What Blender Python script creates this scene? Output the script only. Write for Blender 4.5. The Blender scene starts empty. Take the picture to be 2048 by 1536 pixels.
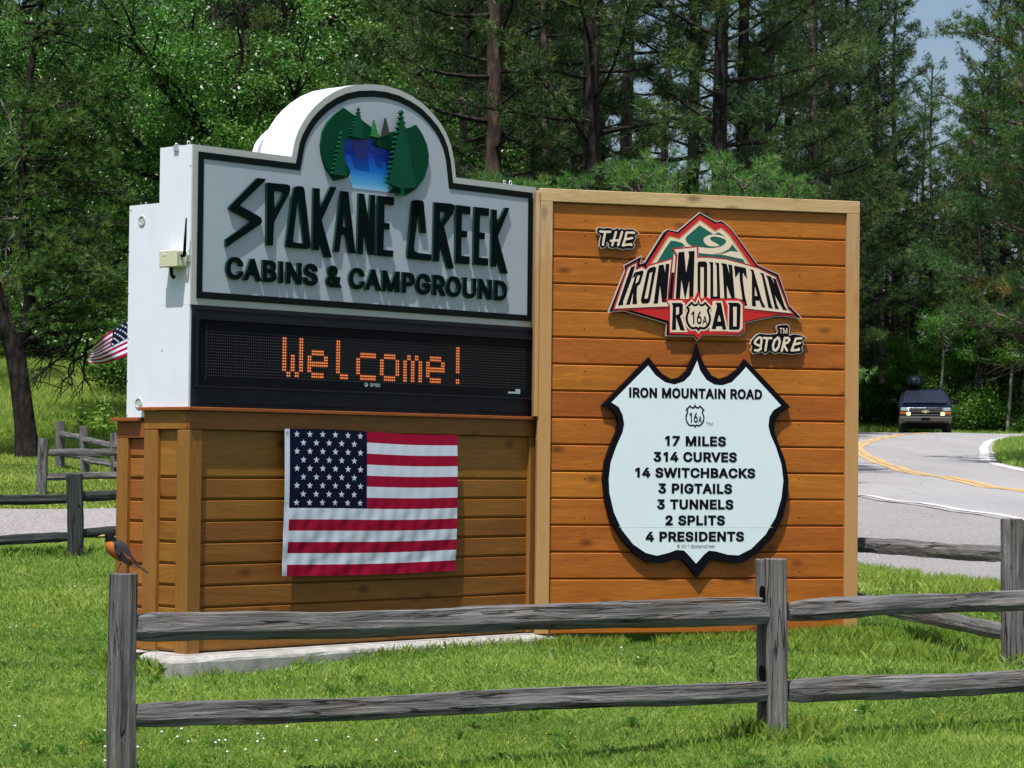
import bpy, bmesh, math, random
import numpy as np
from math import sin, cos, radians, pi, atan2, sqrt
from mathutils import Vector, Matrix, geometry

random.seed(7)
RNG = np.random.default_rng(11)
scene = bpy.context.scene
COL = scene.collection
V = Vector

# ------------------------------------------------------------------ camera
CH = 1.475                       # eye height
FPX = 5200.0                     # focal length in pixels of a 2048 px wide picture
PITCH, ROLL = 0.03001, 0.01065
Fv = np.array([0, cos(PITCH), sin(PITCH)])
U0 = np.array([0, -sin(PITCH), cos(PITCH)])
X0 = np.array([1.0, 0, 0])
Rv = cos(ROLL) * X0 + sin(ROLL) * U0
Uv = -sin(ROLL) * X0 + cos(ROLL) * U0
cam_data = bpy.data.cameras.new('camera')
cam = bpy.data.objects.new('camera', cam_data)
COL.objects.link(cam)
cam_data.sensor_width = 36
cam_data.lens = 36 * FPX / 2048
cam_data.clip_start = 0.5
cam_data.clip_end = 3000
cam.matrix_world = Matrix((
    (Rv[0], Uv[0], -Fv[0], 0), (Rv[1], Uv[1], -Fv[1], 0),
    (Rv[2], Uv[2], -Fv[2], CH), (0, 0, 0, 1)))
scene.camera = cam

# ------------------------------------------------------------------ light
SUN = Vector((-0.123, -0.3555, 0.926)).normalized()      # towards the sun
world = bpy.data.worlds.new('World')
scene.world = world
world.use_nodes = True
wn = world.node_tree
bg = wn.nodes['Background']
sky = wn.nodes.new('ShaderNodeTexSky')
sky.sky_type = 'NISHITA'
sky.sun_disc = False
sky.sun_elevation = math.asin(SUN.z)
sky.sun_rotation = atan2(SUN.x, SUN.y)
sky.air_density = 1.0
sky.dust_density = 2.6
sky.ozone_density = 1.2
wn.links.new(sky.outputs[0], bg.inputs[0])
bg.inputs[1].default_value = 0.112
sl = bpy.data.lights.new('sun', 'SUN')
sl.energy = 4.95
sl.angle = radians(0.5)
sl.color = (1.0, 0.97, 0.925)
so = bpy.data.objects.new('sun', sl)
COL.objects.link(so)
so.rotation_euler = (-SUN).to_track_quat('-Z', 'Y').to_euler()
scene.view_settings.view_transform = 'Standard'
scene.view_settings.look = 'None'
scene.view_settings.exposure = 0.2
scene.view_settings.gamma = 1.0
scene.view_settings.use_curve_mapping = False
scene.render.engine = 'CYCLES'
scene.cycles.max_bounces = 6
scene.cycles.transparent_max_bounces = 6

# ------------------------------------------------------------------ pixel rays (measuring the photograph)
C0 = np.array([0, 0, CH])
def ray(px, py):
    return Fv + (px - 1024) / FPX * Rv + (768 - py) / FPX * Uv
def W(px, py, D):
    d = ray(px, py)
    return Vector(C0 + d * (D / d[1]))

LT = np.array([[-50, -.5], [5, -.02], [11, .05], [13, .1], [15.5, .2], [20, .26], [29.6, .34], [33, .43], [43.8, .83],
               [53.8, 1.25], [58, 1.5], [70, 2.7], [90, 5.1], [120, 9], [200, 20], [400, 42], [2000, 60]])
RT = np.array([[-50, -.8], [8, -.06], [13, .09], [97, 2.71], [101, 2.62], [106, 2.42], [111, 2.6], [116, 3.1], [130, 4], [200, 8],
               [400, 22], [2000, 40]])
def zg(x, y):
    x = np.asarray(x, float); y = np.asarray(y, float)
    l = np.interp(y, LT[:, 0], LT[:, 1]); r = np.interp(y, RT[:, 0], RT[:, 1])
    t = x / np.maximum(y, 12)
    w = np.clip((t + .05) / .15, 0, 1); w = w * w * (3 - 2 * w)
    return l * (1 - w) + r * w + .012 * np.sin(x * 1.7 + y * .9) + .01 * np.sin(y * 2.3 - x * .8)
def gpt(px, py):
    d = ray(px, py)
    D = np.linspace(8, 110, 6000)
    P = C0 + d * (D / d[1])[:, None]
    h = P[:, 2] - zg(P[:, 0], P[:, 1])
    i = np.argmax(h < 0)
    return P[i]

# ------------------------------------------------------------------ object helpers
def tag(o, label=None, cat=None, group=None, kind=None):
    if label: o['label'] = label
    if cat: o['category'] = cat
    if group: o['group'] = group
    if kind: o['kind'] = kind
    return o
def empty(name, M, label, cat, group=None):
    o = bpy.data.objects.new(name, None)
    COL.objects.link(o)
    if isinstance(M, Matrix): o.matrix_world = M
    else: o.location = M
    o.empty_display_size = .2
    return tag(o, label, cat, group)
def link(name, me, mat=None, parent=None, M=None):
    o = bpy.data.objects.new(name, me)
    COL.objects.link(o)
    if mat is not None and not me.materials:
        for m in (mat if isinstance(mat, (list, tuple)) else [mat]): me.materials.append(m)
    if parent is not None:
        o.parent = parent
    if M is not None: o.matrix_local = M
    return o
def mesh_np(name, verts, faces, attr=None, mi=None, smooth=False):
    """faces: (n,k) int array of equal k"""
    verts = np.asarray(verts, np.float32); faces = np.asarray(faces, np.int32)
    n, k = faces.shape
    me = bpy.data.meshes.new(name)
    me.vertices.add(len(verts)); me.vertices.foreach_set('co', verts.ravel())
    me.loops.add(n * k); me.loops.foreach_set('vertex_index', faces.ravel())
    me.polygons.add(n)
    me.polygons.foreach_set('loop_start', np.arange(n, dtype=np.int32) * k)
    me.polygons.foreach_set('loop_total', np.full(n, k, np.int32))
    if mi is not None: me.polygons.foreach_set('material_index', np.asarray(mi, np.int32))
    if smooth: me.polygons.foreach_set('use_smooth', np.ones(n, bool))
    if attr is not None:
        a = me.attributes.new('rnd', 'FLOAT', 'FACE'); a.data.foreach_set('value', np.asarray(attr, np.float32))
    me.update(calc_edges=True)
    return me
class MB:
    def __init__(s): s.v = []; s.f = []; s.m = []; s.sm = []
    def add(s, v, f, mi=0, smooth=False):
        b = len(s.v); s.v += [tuple(p) for p in v]; s.f += [tuple(i + b for i in q) for q in f]
        s.m += [mi] * len(f); s.sm += [smooth] * len(f); return s
    def box(s, a, b, mi=0):
        x0, y0, z0 = a; x1, y1, z1 = b
        return s.add([(x0, y0, z0), (x1, y0, z0), (x1, y1, z0), (x0, y1, z0), (x0, y0, z1), (x1, y0, z1), (x1, y1, z1), (x0, y1, z1)],
                     [(0, 3, 2, 1), (4, 5, 6, 7), (0, 1, 5, 4), (1, 2, 6, 5), (2, 3, 7, 6), (3, 0, 4, 7)], mi)
    def tube(s, pts, rad, n=8, mi=0, smooth=True, cap=True):
        pts = [V(p) for p in pts]
        if not isinstance(rad, (list, tuple)): rad = [rad] * len(pts)
        vv = []
        up = V((0, 0, 1))
        for i, p in enumerate(pts):
            t = (pts[min(i + 1, len(pts) - 1)] - pts[max(i - 1, 0)]).normalized()
            a = t.cross(up)
            if a.length < .05: a = t.cross(V((0, 1, 0)))
            a.normalize(); b = t.cross(a)
            for k in range(n):
                th = 2 * pi * k / n
                vv.append(p + (a * cos(th) + b * sin(th)) * rad[i])
        ff = []
        for i in range(len(pts) - 1):
            for k in range(n):
                q = (k + 1) % n
                ff.append((i * n + k, i * n + q, (i + 1) * n + q, (i + 1) * n + k))
        s.add(vv, ff, mi, smooth)
        if cap:
            b = len(s.v) - len(vv)
            s.f.append(tuple(b + k for k in range(n))[::-1]); s.m.append(mi); s.sm.append(False)
            e = b + (len(pts) - 1) * n
            s.f.append(tuple(e + k for k in range(n))); s.m.append(mi); s.sm.append(False)
        return s
    def mesh(s, name='m'):
        me = bpy.data.meshes.new(name); me.from_pydata(s.v, [], s.f); me.update()
        me.polygons.foreach_set('material_index', s.m); me.polygons.foreach_set('use_smooth', s.sm)
        return me
    def build(s, name, mat, parent=None, M=None, bevel=0, seg=1):
        me = s.mesh(name)
        o = link(name, me, mat, parent, M)
        if bevel: add_bevel(o, bevel, seg)
        return o
def add_bevel(o, w, seg=1):
    m = o.modifiers.new('b', 'BEVEL'); m.width = w; m.segments = seg; m.limit_method = 'ANGLE'; m.angle_limit = radians(35)
    return o
def boxo(name, a, b, mat, parent=None, bevel=0):
    return MB().box(a, b).build(name, mat, parent, bevel=bevel)

# ---- 2-D shapes: union by winding number, then given thickness
def fill2d(loops, y0=0.0, y1=None, xz=True):
    """loops of (x,z); returns MB-style verts/faces lying in the local x-z plane, face towards -y at y0, back at y1"""
    vs = []; es = []
    for l in loops:
        b = len(vs); n = len(l)
        vs += [V((float(p[0]), float(p[1]))) for p in l]
        es += [(b + i, b + (i + 1) % n) for i in range(n)]
    r = geometry.delaunay_2d_cdt(vs, es, [], 0, 1e-5)
    ov, of = r[0], r[2]
    P = np.array([(p.x, p.y) for p in ov]); T = np.array([f for f in of])
    c = P[T].mean(1)
    wn_ = np.zeros(len(c), int)
    for l in loops:
        a = np.array(l, float); b = np.roll(a, -1, 0)
        up = (a[None, :, 1] <= c[:, None, 1]) & (b[None, :, 1] > c[:, None, 1])
        dn = (a[None, :, 1] > c[:, None, 1]) & (b[None, :, 1] <= c[:, None, 1])
        cr = (b[None, :, 0] - a[None, :, 0]) * (c[:, None, 1] - a[None, :, 1]) - (c[:, None, 0] - a[None, :, 0]) * (b[None, :, 1] - a[None, :, 1])
        wn_ += (up & (cr > 0)).sum(1) - (dn & (cr < 0)).sum(1)
    keep = wn_ != 0
    T = T[keep]
    if len(T) == 0: return [], []
    A = P[T]
    ar = (A[:, 1, 0] - A[:, 0, 0]) * (A[:, 2, 1] - A[:, 0, 1]) - (A[:, 2, 0] - A[:, 0, 0]) * (A[:, 1, 1] - A[:, 0, 1])
    T[ar < 0] = T[ar < 0][:, ::-1]
    v = [(p[0], y0, p[1]) for p in P]; f = [tuple(int(i) for i in t) for t in T]
    if y1 is not None:
        n = len(P); v += [(p[0], y1, p[1]) for p in P]
        E = {}
        for t in f:
            for i in range(3): E[(t[i], t[(i + 1) % 3])] = 1
        sides = [(b, a, a + n, b + n) for (a, b) in E if (b, a) not in E]
        f = f + [(t[2] + n, t[1] + n, t[0] + n) for t in f] + sides
    return v, f
def area2(l): return sum(l[i][0] * l[(i + 1) % len(l)][1] - l[(i + 1) % len(l)][0] * l[i][1] for i in range(len(l))) / 2
def ccw(l): return list(l) if area2(l) > 0 else list(l)[::-1]
def hole(l): return ccw(l)[::-1]
def offset(l, d, lim=2.2):
    """positive = outwards for a CCW loop"""
    n = len(l); o = []
    for i in range(n):
        a, b, c = l[i - 1], l[i], l[(i + 1) % n]
        e1 = (b[0] - a[0], b[1] - a[1]); e2 = (c[0] - b[0], c[1] - b[1])
        L1 = sqrt(e1[0]**2 + e1[1]**2) or 1e-9; L2 = sqrt(e2[0]**2 + e2[1]**2) or 1e-9
        n1 = (e1[1] / L1, -e1[0] / L1); n2 = (e2[1] / L2, -e2[0] / L2)
        mx, my = n1[0] + n2[0], n1[1] + n2[1]; q = mx * mx + my * my
        if q < 1e-6: o.append((b[0] + n1[0] * d, b[1] + n1[1] * d)); continue
        s = 2 / q; k = sqrt(q) * s
        if k > lim: s *= lim / k
        o.append((b[0] + mx * s * d, b[1] + my * s * d))
    return o
def shape(name, loops, y0, y1, mat, parent, bevel=0):
    v, f = fill2d(loops, y0, y1)
    return MB().add(v, f).build(name, mat, parent, bevel=bevel)
def capsule(a, b, r0, r1=None, n=7):
    r1 = r0 if r1 is None else r1
    th = atan2(b[1] - a[1], b[0] - a[0])
    return [(b[0] + r1 * cos(th - pi / 2 + pi * k / n), b[1] + r1 * sin(th - pi / 2 + pi * k / n)) for k in range(n + 1)] + \
           [(a[0] + r0 * cos(th + pi / 2 + pi * k / n), a[1] + r0 * sin(th + pi / 2 + pi * k / n)) for k in range(n + 1)]
def strokes(paths, r):
    L = []
    for p in paths:
        for i in range(len(p) - 1): L.append(capsule(p[i], p[i + 1], r))
    return L
def smooth_poly(l, k=3, closed=True):
    """Catmull-Rom through the points"""
    n = len(l); o = []
    for i in range(n if closed else n - 1):
        p0, p1, p2, p3 = (l[(i - 1) % n], l[i], l[(i + 1) % n], l[(i + 2) % n]) if closed else (l[max(i - 1, 0)], l[i], l[i + 1], l[min(i + 2, n - 1)])
        for j in range(k):
            t = j / k
            o.append(tuple(.5 * (2 * p1[c] + (p2[c] - p0[c]) * t + (2 * p0[c] - 5 * p1[c] + 4 * p2[c] - p3[c]) * t * t + (-p0[c] + 3 * p1[c] - 3 * p2[c] + p3[c]) * t**3) for c in (0, 1)))
    if not closed: o.append(tuple(l[-1]))
    return o
GL={"&":[448,[[221,-5,246,-1,271,7,294,17,315,30,333,47,345,62,371,92,380,107,389,124,397,144,403,167,406,194,408,224,349,224,348,198,343,174,336,151,327,131,315,112,301,95,286,81,269,69,251,59,232,52,213,48,193,46,175,48,158,51,143,57,130,66,118,76,109,87,102,101,98,115,97,131,98,146,103,161,110,174,121,188,135,202,154,217,256,293,269,303,281,314,291,325,301,336,309,349,315,362,320,375,323,389,324,404,322,424,317,442,308,459,297,475,283,488,266,499,246,507,224,512,200,513,176,512,154,507,134,499,117,488,102,474,91,458,82,440,77,420,75,398,77,379,81,361,87,344,96,327,108,310,121,293,171,231,364,0,438,0,204,284,169,327,159,340,152,352,145,363,141,375,138,386,137,399,138,411,141,421,145,431,151,440,159,447,168,453,178,457,189,460,201,461,219,459,233,454,245,445,255,434,260,420,262,405,261,394,259,384,255,375,237,352,216,335,140,279,120,264,101,249,85,235,70,220,58,205,47,189,40,173,36,154,34,133,36,108,43,84,54,62,69,42,88,26,110,12,136,1,165,-5,197,-7]]],"0":[453,[[263,-3,295,7,323,24,348,48,368,77,384,113,396,155,403,202,405,254,403,306,396,353,384,395,368,431,348,461,323,484,295,502,262,512,227,516,191,512,159,502,130,484,106,461,85,431,69,395,57,353,50,306,48,254,50,202,57,155,69,113,85,77,105,48,130,24,158,7,191,-3,227,-7],[203,52,182,60,163,74,147,92,134,116,123,144,115,176,111,213,109,254,111,295,115,332,123,365,134,393,147,416,163,435,182,449,203,457,227,460,250,457,271,449,290,435,306,416,320,393,330,365,338,332,342,295,344,254,342,213,338,176,330,144,320,116,306,92,290,74,271,60,250,52,227,50]]],"1":[400,[[212,509,100,435,100,368,209,448,212,448,212,0,276,0,276,509]]],"2":[453,[[389,0,389,57,153,57,153,60,267,180,294,209,317,235,336,259,351,280,363,299,371,318,377,336,380,354,381,372,379,398,372,423,361,445,346,465,328,482,306,497,281,507,254,513,225,516,196,513,168,507,143,496,121,482,102,464,86,442,75,418,68,391,66,362,127,362,128,381,132,398,139,413,148,427,159,438,172,447,188,454,205,458,224,460,241,458,258,455,273,449,287,441,298,431,308,419,315,405,319,389,320,371,319,356,316,341,311,327,303,312,294,298,282,282,268,266,252,248,234,229,64,47,64,0]]],"3":[453,[[251,-5,281,2,309,12,333,27,354,45,370,66,383,90,390,116,393,145,391,173,383,198,371,222,354,244,333,262,308,276,279,286,247,290,211,289,211,278,372,461,372,509,70,509,70,452,288,452,288,448,157,299,157,248,201,248,229,246,254,241,275,234,292,223,306,211,316,196,323,180,328,163,329,145,328,125,323,108,315,93,304,80,291,69,275,61,258,55,239,51,219,50,200,51,182,54,165,59,150,66,137,76,126,87,118,100,112,115,109,132,44,132,48,104,57,79,70,57,88,38,108,22,133,10,159,1,188,-5,218,-7]]],"4":[453,[[413,105,413,163,109,163,109,166,311,509,247,509,40,158,40,105],[343,0,343,318,282,318,282,146,282,121,282,0]]],"6":[453,[[257,-4,284,3,310,14,333,30,352,50,368,73,379,98,387,127,389,157,387,187,380,215,370,240,355,262,337,280,316,295,291,305,265,312,235,314,221,313,208,311,196,307,184,302,174,295,165,288,157,279,151,270,145,261,151,261,322,509,252,509,137,340,112,302,93,268,80,239,71,212,65,187,64,162,66,130,73,101,84,74,100,51,119,31,142,15,168,3,196,-4,226,-7],[207,50,190,55,174,63,160,73,148,86,138,102,131,119,126,138,125,158,126,179,131,197,138,214,148,229,160,241,174,252,190,259,207,264,226,265,245,264,263,259,279,251,293,241,304,228,314,213,322,196,326,178,327,157,326,137,322,119,314,101,304,86,293,73,279,63,263,55,245,50,226,48]]],"7":[453,[[165,0,391,449,391,509,62,509,62,452,323,452,323,448,97,0]]],"A":[480,[[85,0,191,302,213,371,222,402,233,437,245,478,232,478,264,372,287,302,395,0,463,0,276,509,201,509,16,0],[370,142,370,199,110,199,110,142]]],"B":[456,[[247,0,284,2,317,8,344,18,368,31,386,48,400,67,410,88,416,111,418,136,416,161,411,184,402,203,391,220,378,234,363,245,347,254,331,260,315,262,315,267,329,272,343,278,356,286,368,295,378,307,387,320,393,336,397,353,398,374,396,398,390,421,381,442,367,461,350,477,329,491,304,501,274,507,241,509,60,509,60,0],[125,231,248,231,269,229,289,225,306,218,320,209,333,197,342,184,350,169,354,153,355,137,353,115,344,96,330,80,309,67,281,60,245,57,125,57],[125,452,240,452,270,449,294,442,313,429,326,412,333,393,336,372,335,355,330,340,323,326,314,314,302,304,288,296,273,290,256,287,238,285,125,285]]],"C":[510,[[293,-6,317,-2,341,5,363,13,383,24,402,38,420,53,435,71,448,91,459,112,467,135,473,160,408,160,404,144,397,128,389,114,380,102,369,90,357,81,344,72,330,65,315,60,300,56,284,54,267,53,237,56,210,63,184,76,161,94,141,117,125,145,113,177,106,213,103,254,106,295,113,332,125,364,141,391,161,414,184,432,209,445,237,453,267,456,284,455,300,453,315,449,330,444,344,437,357,428,369,418,380,407,389,395,397,380,404,365,408,348,473,348,467,373,459,397,448,418,435,438,419,456,402,471,383,485,362,496,340,504,317,511,293,514,267,516,225,512,186,501,150,484,119,459,92,429,70,393,53,352,44,305,40,254,44,203,53,157,70,115,92,79,119,49,150,25,186,7,225,-3,267,-7]]],"D":[502,[[268,3,312,14,351,31,384,54,411,83,433,119,449,159,458,205,462,255,458,306,449,351,433,391,412,426,385,455,353,478,315,495,273,505,225,509,93,509,93,452,221,452,258,449,291,441,320,428,344,410,364,388,379,361,390,329,397,294,399,255,397,216,390,181,379,149,363,122,343,99,318,81,288,68,254,60,215,57,96,57,96,0,219,0],[60,509,60,0,125,0,125,509]]],"E":[419,[[375,0,375,57,125,57,125,229,355,229,355,286,125,286,125,452,372,452,372,509,60,509,60,0]]],"G":[520,[[308,-4,344,5,377,19,406,38,431,62,451,91,466,124,475,160,478,200,478,256,283,256,283,199,434,199,415,202,413,173,407,147,396,123,382,102,365,85,345,71,322,61,296,55,269,53,238,56,210,63,184,76,161,95,141,117,125,145,113,177,106,213,103,254,106,295,113,332,125,364,141,392,160,414,183,432,209,445,236,453,265,456,283,455,300,453,315,448,330,443,344,436,356,427,368,417,378,406,387,393,395,379,402,365,408,349,474,349,468,373,460,395,449,416,436,436,421,453,403,469,384,483,363,494,340,504,316,510,291,514,265,516,223,512,184,501,149,484,117,459,91,429,69,393,53,352,43,305,40,254,43,203,53,157,69,116,91,79,118,49,149,25,185,7,225,-3,269,-7]]],"H":[517,[[125,0,125,232,392,232,392,0,457,0,457,509,392,509,392,289,125,289,125,509,60,509,60,0]]],"I":[200,[[132,0,132,509,68,509,68,0]]],"K":[467,[[228,276,231,276,448,509,364,509,212,344,174,303,139,261,104,216,104,145],[125,0,125,193,124,225,125,334,125,509,60,509,60,0],[449,0,228,309,188,259,372,0]]],"L":[393,[[361,0,361,57,125,57,125,509,60,509,60,0]]],"M":[628,[[122,0,122,291,122,328,121,372,120,416,119,457,112,457,129,408,145,361,159,321,170,291,286,0,342,0,456,291,467,322,482,363,498,409,513,457,507,457,506,413,505,369,504,327,504,291,504,0,568,0,568,509,476,509,352,187,342,158,330,121,318,83,307,49,322,49,311,84,299,123,287,159,277,187,152,509,60,509,60,0]]],"N":[523,[[125,0,125,291,124,328,122,384,119,454,108,452,148,381,177,331,202,290,387,0,463,0,463,509,399,509,399,195,399,157,401,108,405,54,414,55,388,107,363,151,343,183,136,509,60,509,60,0]]],"O":[533,[[309,-3,348,7,384,25,415,49,442,79,464,115,480,157,490,203,493,254,490,305,480,352,464,393,442,429,415,459,384,484,348,501,309,512,267,516,225,512,186,501,150,484,119,459,92,429,70,393,53,352,44,305,40,254,44,203,53,157,70,115,92,79,119,49,150,25,186,7,225,-3,267,-7],[237,55,210,63,184,76,161,94,142,117,125,144,113,176,106,213,103,254,106,295,113,332,125,364,142,392,161,415,184,433,210,445,237,453,267,456,296,453,324,446,349,433,372,415,392,392,408,365,420,332,428,295,430,254,428,213,420,176,408,144,392,116,372,94,349,76,324,63,296,55,267,53]]],"P":[445,[[125,0,125,452,232,452,257,451,279,446,297,439,312,428,324,416,333,402,339,385,343,367,344,348,343,328,339,310,333,294,324,279,312,266,297,256,279,248,257,244,233,242,109,242,109,186,235,186,272,188,305,195,332,207,356,223,375,243,390,265,400,291,407,318,409,348,407,377,400,404,390,430,375,452,356,471,332,487,305,499,272,506,235,509,60,509,60,0]]],"R":[449,[[125,0,125,452,233,452,258,451,279,446,298,440,313,430,325,419,334,405,340,389,344,371,345,352,344,333,340,316,334,300,325,287,313,276,298,267,280,260,258,256,234,255,96,255,96,198,236,198,273,200,305,206,333,217,356,232,376,250,390,271,401,296,407,323,409,352,407,381,401,408,390,433,376,455,356,473,333,489,305,500,273,506,236,509,60,509,60,0],[428,0,303,229,230,229,353,0]]],"S":[447,[[261,-7,294,0,323,11,349,25,370,43,386,64,399,87,406,112,408,139,407,161,402,180,395,198,384,213,372,226,359,238,344,248,328,256,312,264,264,279,212,293,169,308,155,315,142,324,131,334,122,345,117,359,115,376,117,391,121,405,129,418,139,430,152,440,167,448,185,454,204,457,225,459,254,456,280,449,302,437,320,421,332,402,337,378,401,378,398,403,390,427,377,449,360,468,340,484,316,498,289,508,259,514,227,516,195,514,165,508,138,498,113,484,92,468,75,448,62,425,54,400,52,372,56,341,67,313,86,289,112,269,145,253,184,239,245,222,263,217,280,211,296,205,310,197,322,189,332,179,340,168,344,154,346,139,344,122,338,106,329,92,317,79,303,69,286,60,267,54,246,50,224,49,204,50,185,53,166,59,150,66,136,76,123,88,114,102,108,118,104,137,38,137,42,109,51,83,64,60,81,40,102,23,128,9,156,-1,188,-7,224,-9]]],"T":[449,[[193,452,193,0,257,0,257,452,417,452,417,509,32,509,32,452]]],"U":[517,[[297,-6,332,2,363,15,391,33,414,55,433,80,446,108,454,140,457,173,457,509,393,509,393,178,391,155,385,133,377,113,364,95,349,80,331,68,309,59,285,53,259,52,232,53,208,59,187,68,169,80,153,95,141,113,132,133,126,155,124,178,124,509,60,509,60,173,63,140,71,108,85,80,103,55,126,33,154,15,186,2,220,-6,259,-8]]],"V":[480,[[278,0,463,509,395,509,290,206,267,138,257,107,247,71,235,31,248,31,215,137,192,206,84,509,16,509,204,0]]],"W":[686,[[230,0,318,323,324,347,330,371,335,395,350,475,336,475,341,445,346,417,351,391,368,323,455,0,530,0,670,509,603,509,523,196,510,145,499,94,488,40,497,40,486,94,474,145,462,196,380,509,306,509,224,196,211,145,200,94,189,40,197,40,187,94,175,145,163,196,82,509,16,509,155,0]]],"a":[389,[[181,-7,199,-4,215,1,229,8,242,16,252,25,260,34,267,43,272,52,277,52,277,0,337,0,337,251,335,278,330,301,322,320,312,336,300,350,286,360,271,369,255,375,239,379,223,382,208,384,194,384,173,383,153,380,133,375,114,368,95,358,79,346,64,331,51,313,41,291,100,274,104,283,110,292,118,301,127,309,137,316,149,322,163,327,178,330,196,331,212,330,227,327,240,322,251,315,260,307,267,297,272,285,275,272,276,257,276,255,274,246,271,240,265,235,257,231,247,229,234,227,178,220,125,211,108,206,92,200,78,193,64,184,53,174,43,161,36,146,32,128,30,108,32,84,38,63,48,45,60,29,76,15,94,5,115,-3,137,-7,160,-9],[156,46,142,48,130,52,119,57,109,64,102,72,96,82,93,93,92,105,93,118,97,130,103,139,112,147,122,153,134,159,147,163,161,166,175,168,200,171,231,176,259,182,276,190,276,138,274,122,270,108,263,93,254,80,242,68,228,59,211,51,192,47,170,45]]],"e":[404,[[237,-7,261,-3,283,4,302,14,320,26,335,39,348,55,358,72,365,91,306,105,300,93,294,82,285,73,276,65,265,58,254,53,241,49,227,47,212,46,190,48,169,53,151,61,135,73,121,88,110,106,102,127,98,151,96,178,96,211,97,231,102,251,109,270,119,286,131,301,146,313,164,323,183,328,205,330,227,328,246,323,263,314,277,301,288,286,298,269,304,248,308,226,310,202,338,221,75,221,75,169,371,169,371,194,370,227,365,256,357,282,347,305,334,324,319,341,303,355,285,366,266,374,246,380,226,383,205,384,172,382,142,373,115,359,91,340,71,317,55,290,44,258,36,224,34,187,37,150,44,116,56,85,72,58,92,35,117,16,145,3,177,-5,212,-8]]],"k":[381,[[177,199,184,199,360,379,284,379,121,212,110,212,110,137],[114,0,114,509,53,509,53,0],[372,0,191,229,148,186,294,0]]],"n":[410,[[115,248,119,266,126,283,136,297,147,308,161,317,176,324,192,328,210,329,235,326,256,318,273,304,286,286,293,263,296,235,296,0,357,0,357,240,355,271,350,298,341,321,328,340,313,356,295,369,275,377,252,383,227,384,200,382,175,374,152,362,132,344,116,319,102,287,112,287,112,379,53,379,53,0,114,0,114,227]]],"o":[415,[[241,-5,271,3,299,16,323,35,343,58,359,85,371,116,379,150,381,187,379,225,371,260,359,291,343,318,323,341,299,360,271,374,241,382,207,384,174,382,144,374,117,360,93,341,72,318,56,291,44,260,37,225,34,187,37,150,44,116,56,85,72,58,93,35,117,16,144,3,174,-5,207,-8],[184,49,163,55,145,66,130,80,118,97,108,117,102,139,98,163,96,187,98,212,102,236,108,258,118,278,130,296,145,310,163,321,184,328,207,330,231,328,252,321,270,310,285,296,298,278,307,258,314,236,318,212,319,187,318,163,314,139,307,117,298,97,285,80,270,66,252,55,231,49,207,46]]],"p":[424,[[114,-143,114,59,118,59,138,31,147,21,159,12,173,4,189,-3,208,-7,229,-8,260,-6,288,3,313,16,336,34,355,57,370,84,381,116,388,151,390,189,388,227,381,261,370,293,354,320,335,342,313,361,287,374,259,382,229,384,207,383,188,379,171,373,158,364,147,355,137,346,118,319,112,319,112,379,53,379,53,-143],[198,49,179,55,162,65,147,78,135,95,125,115,118,138,114,162,113,189,114,216,118,241,125,263,134,282,147,299,161,312,178,322,198,328,220,330,243,328,262,322,280,311,295,298,307,281,316,261,323,239,327,215,328,189,327,163,323,139,316,117,306,97,294,80,279,66,262,55,242,49,220,47]]],"r":[259,[[114,0,114,237,115,254,119,269,126,284,135,296,146,306,159,315,174,321,190,324,207,326,230,324,243,322,243,384,229,384,213,385,191,383,171,377,152,367,137,354,124,339,115,321,112,321,112,379,53,379,53,0]]],"©":[637,[[176,228,182,203,193,180,208,159,226,141,247,126,270,115,295,109,321,107,344,108,365,113,385,122,403,133,418,147,432,163,443,181,450,201,455,223,395,223,390,207,381,193,370,181,355,172,339,166,321,165,305,166,290,170,276,177,263,186,252,196,243,209,236,223,232,238,231,254,232,270,236,285,243,299,252,312,263,323,276,332,290,339,305,343,321,344,339,342,357,337,372,328,385,316,395,302,400,286,460,286,455,307,447,327,436,345,422,361,405,375,386,386,366,395,344,400,321,402,295,399,270,393,247,382,226,367,208,349,193,328,182,305,176,280,173,254],[354,-6,388,1,420,12,450,28,478,47,504,69,526,94,545,122,560,153,571,185,578,219,580,254,578,290,571,324,560,356,545,386,526,414,504,440,478,462,450,481,420,496,388,508,354,514,318,517,283,514,249,508,216,496,186,481,158,462,133,440,110,414,92,386,76,356,65,324,58,290,56,254,58,219,65,185,76,153,92,122,110,94,133,69,158,47,186,28,216,12,249,1,283,-6,318,-8],[291,53,265,58,240,67,216,79,194,93,175,111,158,131,143,152,131,176,122,201,117,227,115,254,117,282,122,308,131,333,143,357,158,378,175,398,194,415,216,430,240,442,265,451,291,456,318,457,346,456,372,451,397,442,421,430,442,415,462,398,479,378,494,357,506,333,514,308,520,282,521,254,520,227,514,201,506,176,494,152,479,131,462,111,442,93,421,79,397,67,372,58,346,53,318,51]]]}
def text_loops(s, x0, z0, x1, z1, cap, bold=22, squeeze=1.0):
    """baseline from (x0,z0) to (x1,z1), capital height cap"""
    adv = 0; items = []
    for ch in s:
        if ch == ' ': adv += 230; continue
        a, L = GL[ch]
        items.append((adv, L)); adv += a + bold * .9
    xs = [v for (o, L) in items for l in L for v in [p + o for p in l[0::2]]]
    mn, mx = min(xs) - bold, max(xs) + bold
    k = sqrt((x1 - x0)**2 + (z1 - z0)**2) / (mx - mn)
    kz = cap / (509 + 2 * bold)
    th = atan2(z1 - z0, x1 - x0)
    out = []
    for (o, L) in items:
        per = []
        for l in L:
            pts = [(l[i], l[i + 1]) for i in range(0, len(l), 2)]
            pts = offset(pts, bold)
            q = []
            for (a, b) in pts:
                u = (a + o - mn) * k; w = (b + bold) * kz
                q.append((x0 + u * cos(th) - w * sin(th), z0 + u * sin(th) + w * cos(th)))
            per.append(q)
        out.append(per)
    return out

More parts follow.
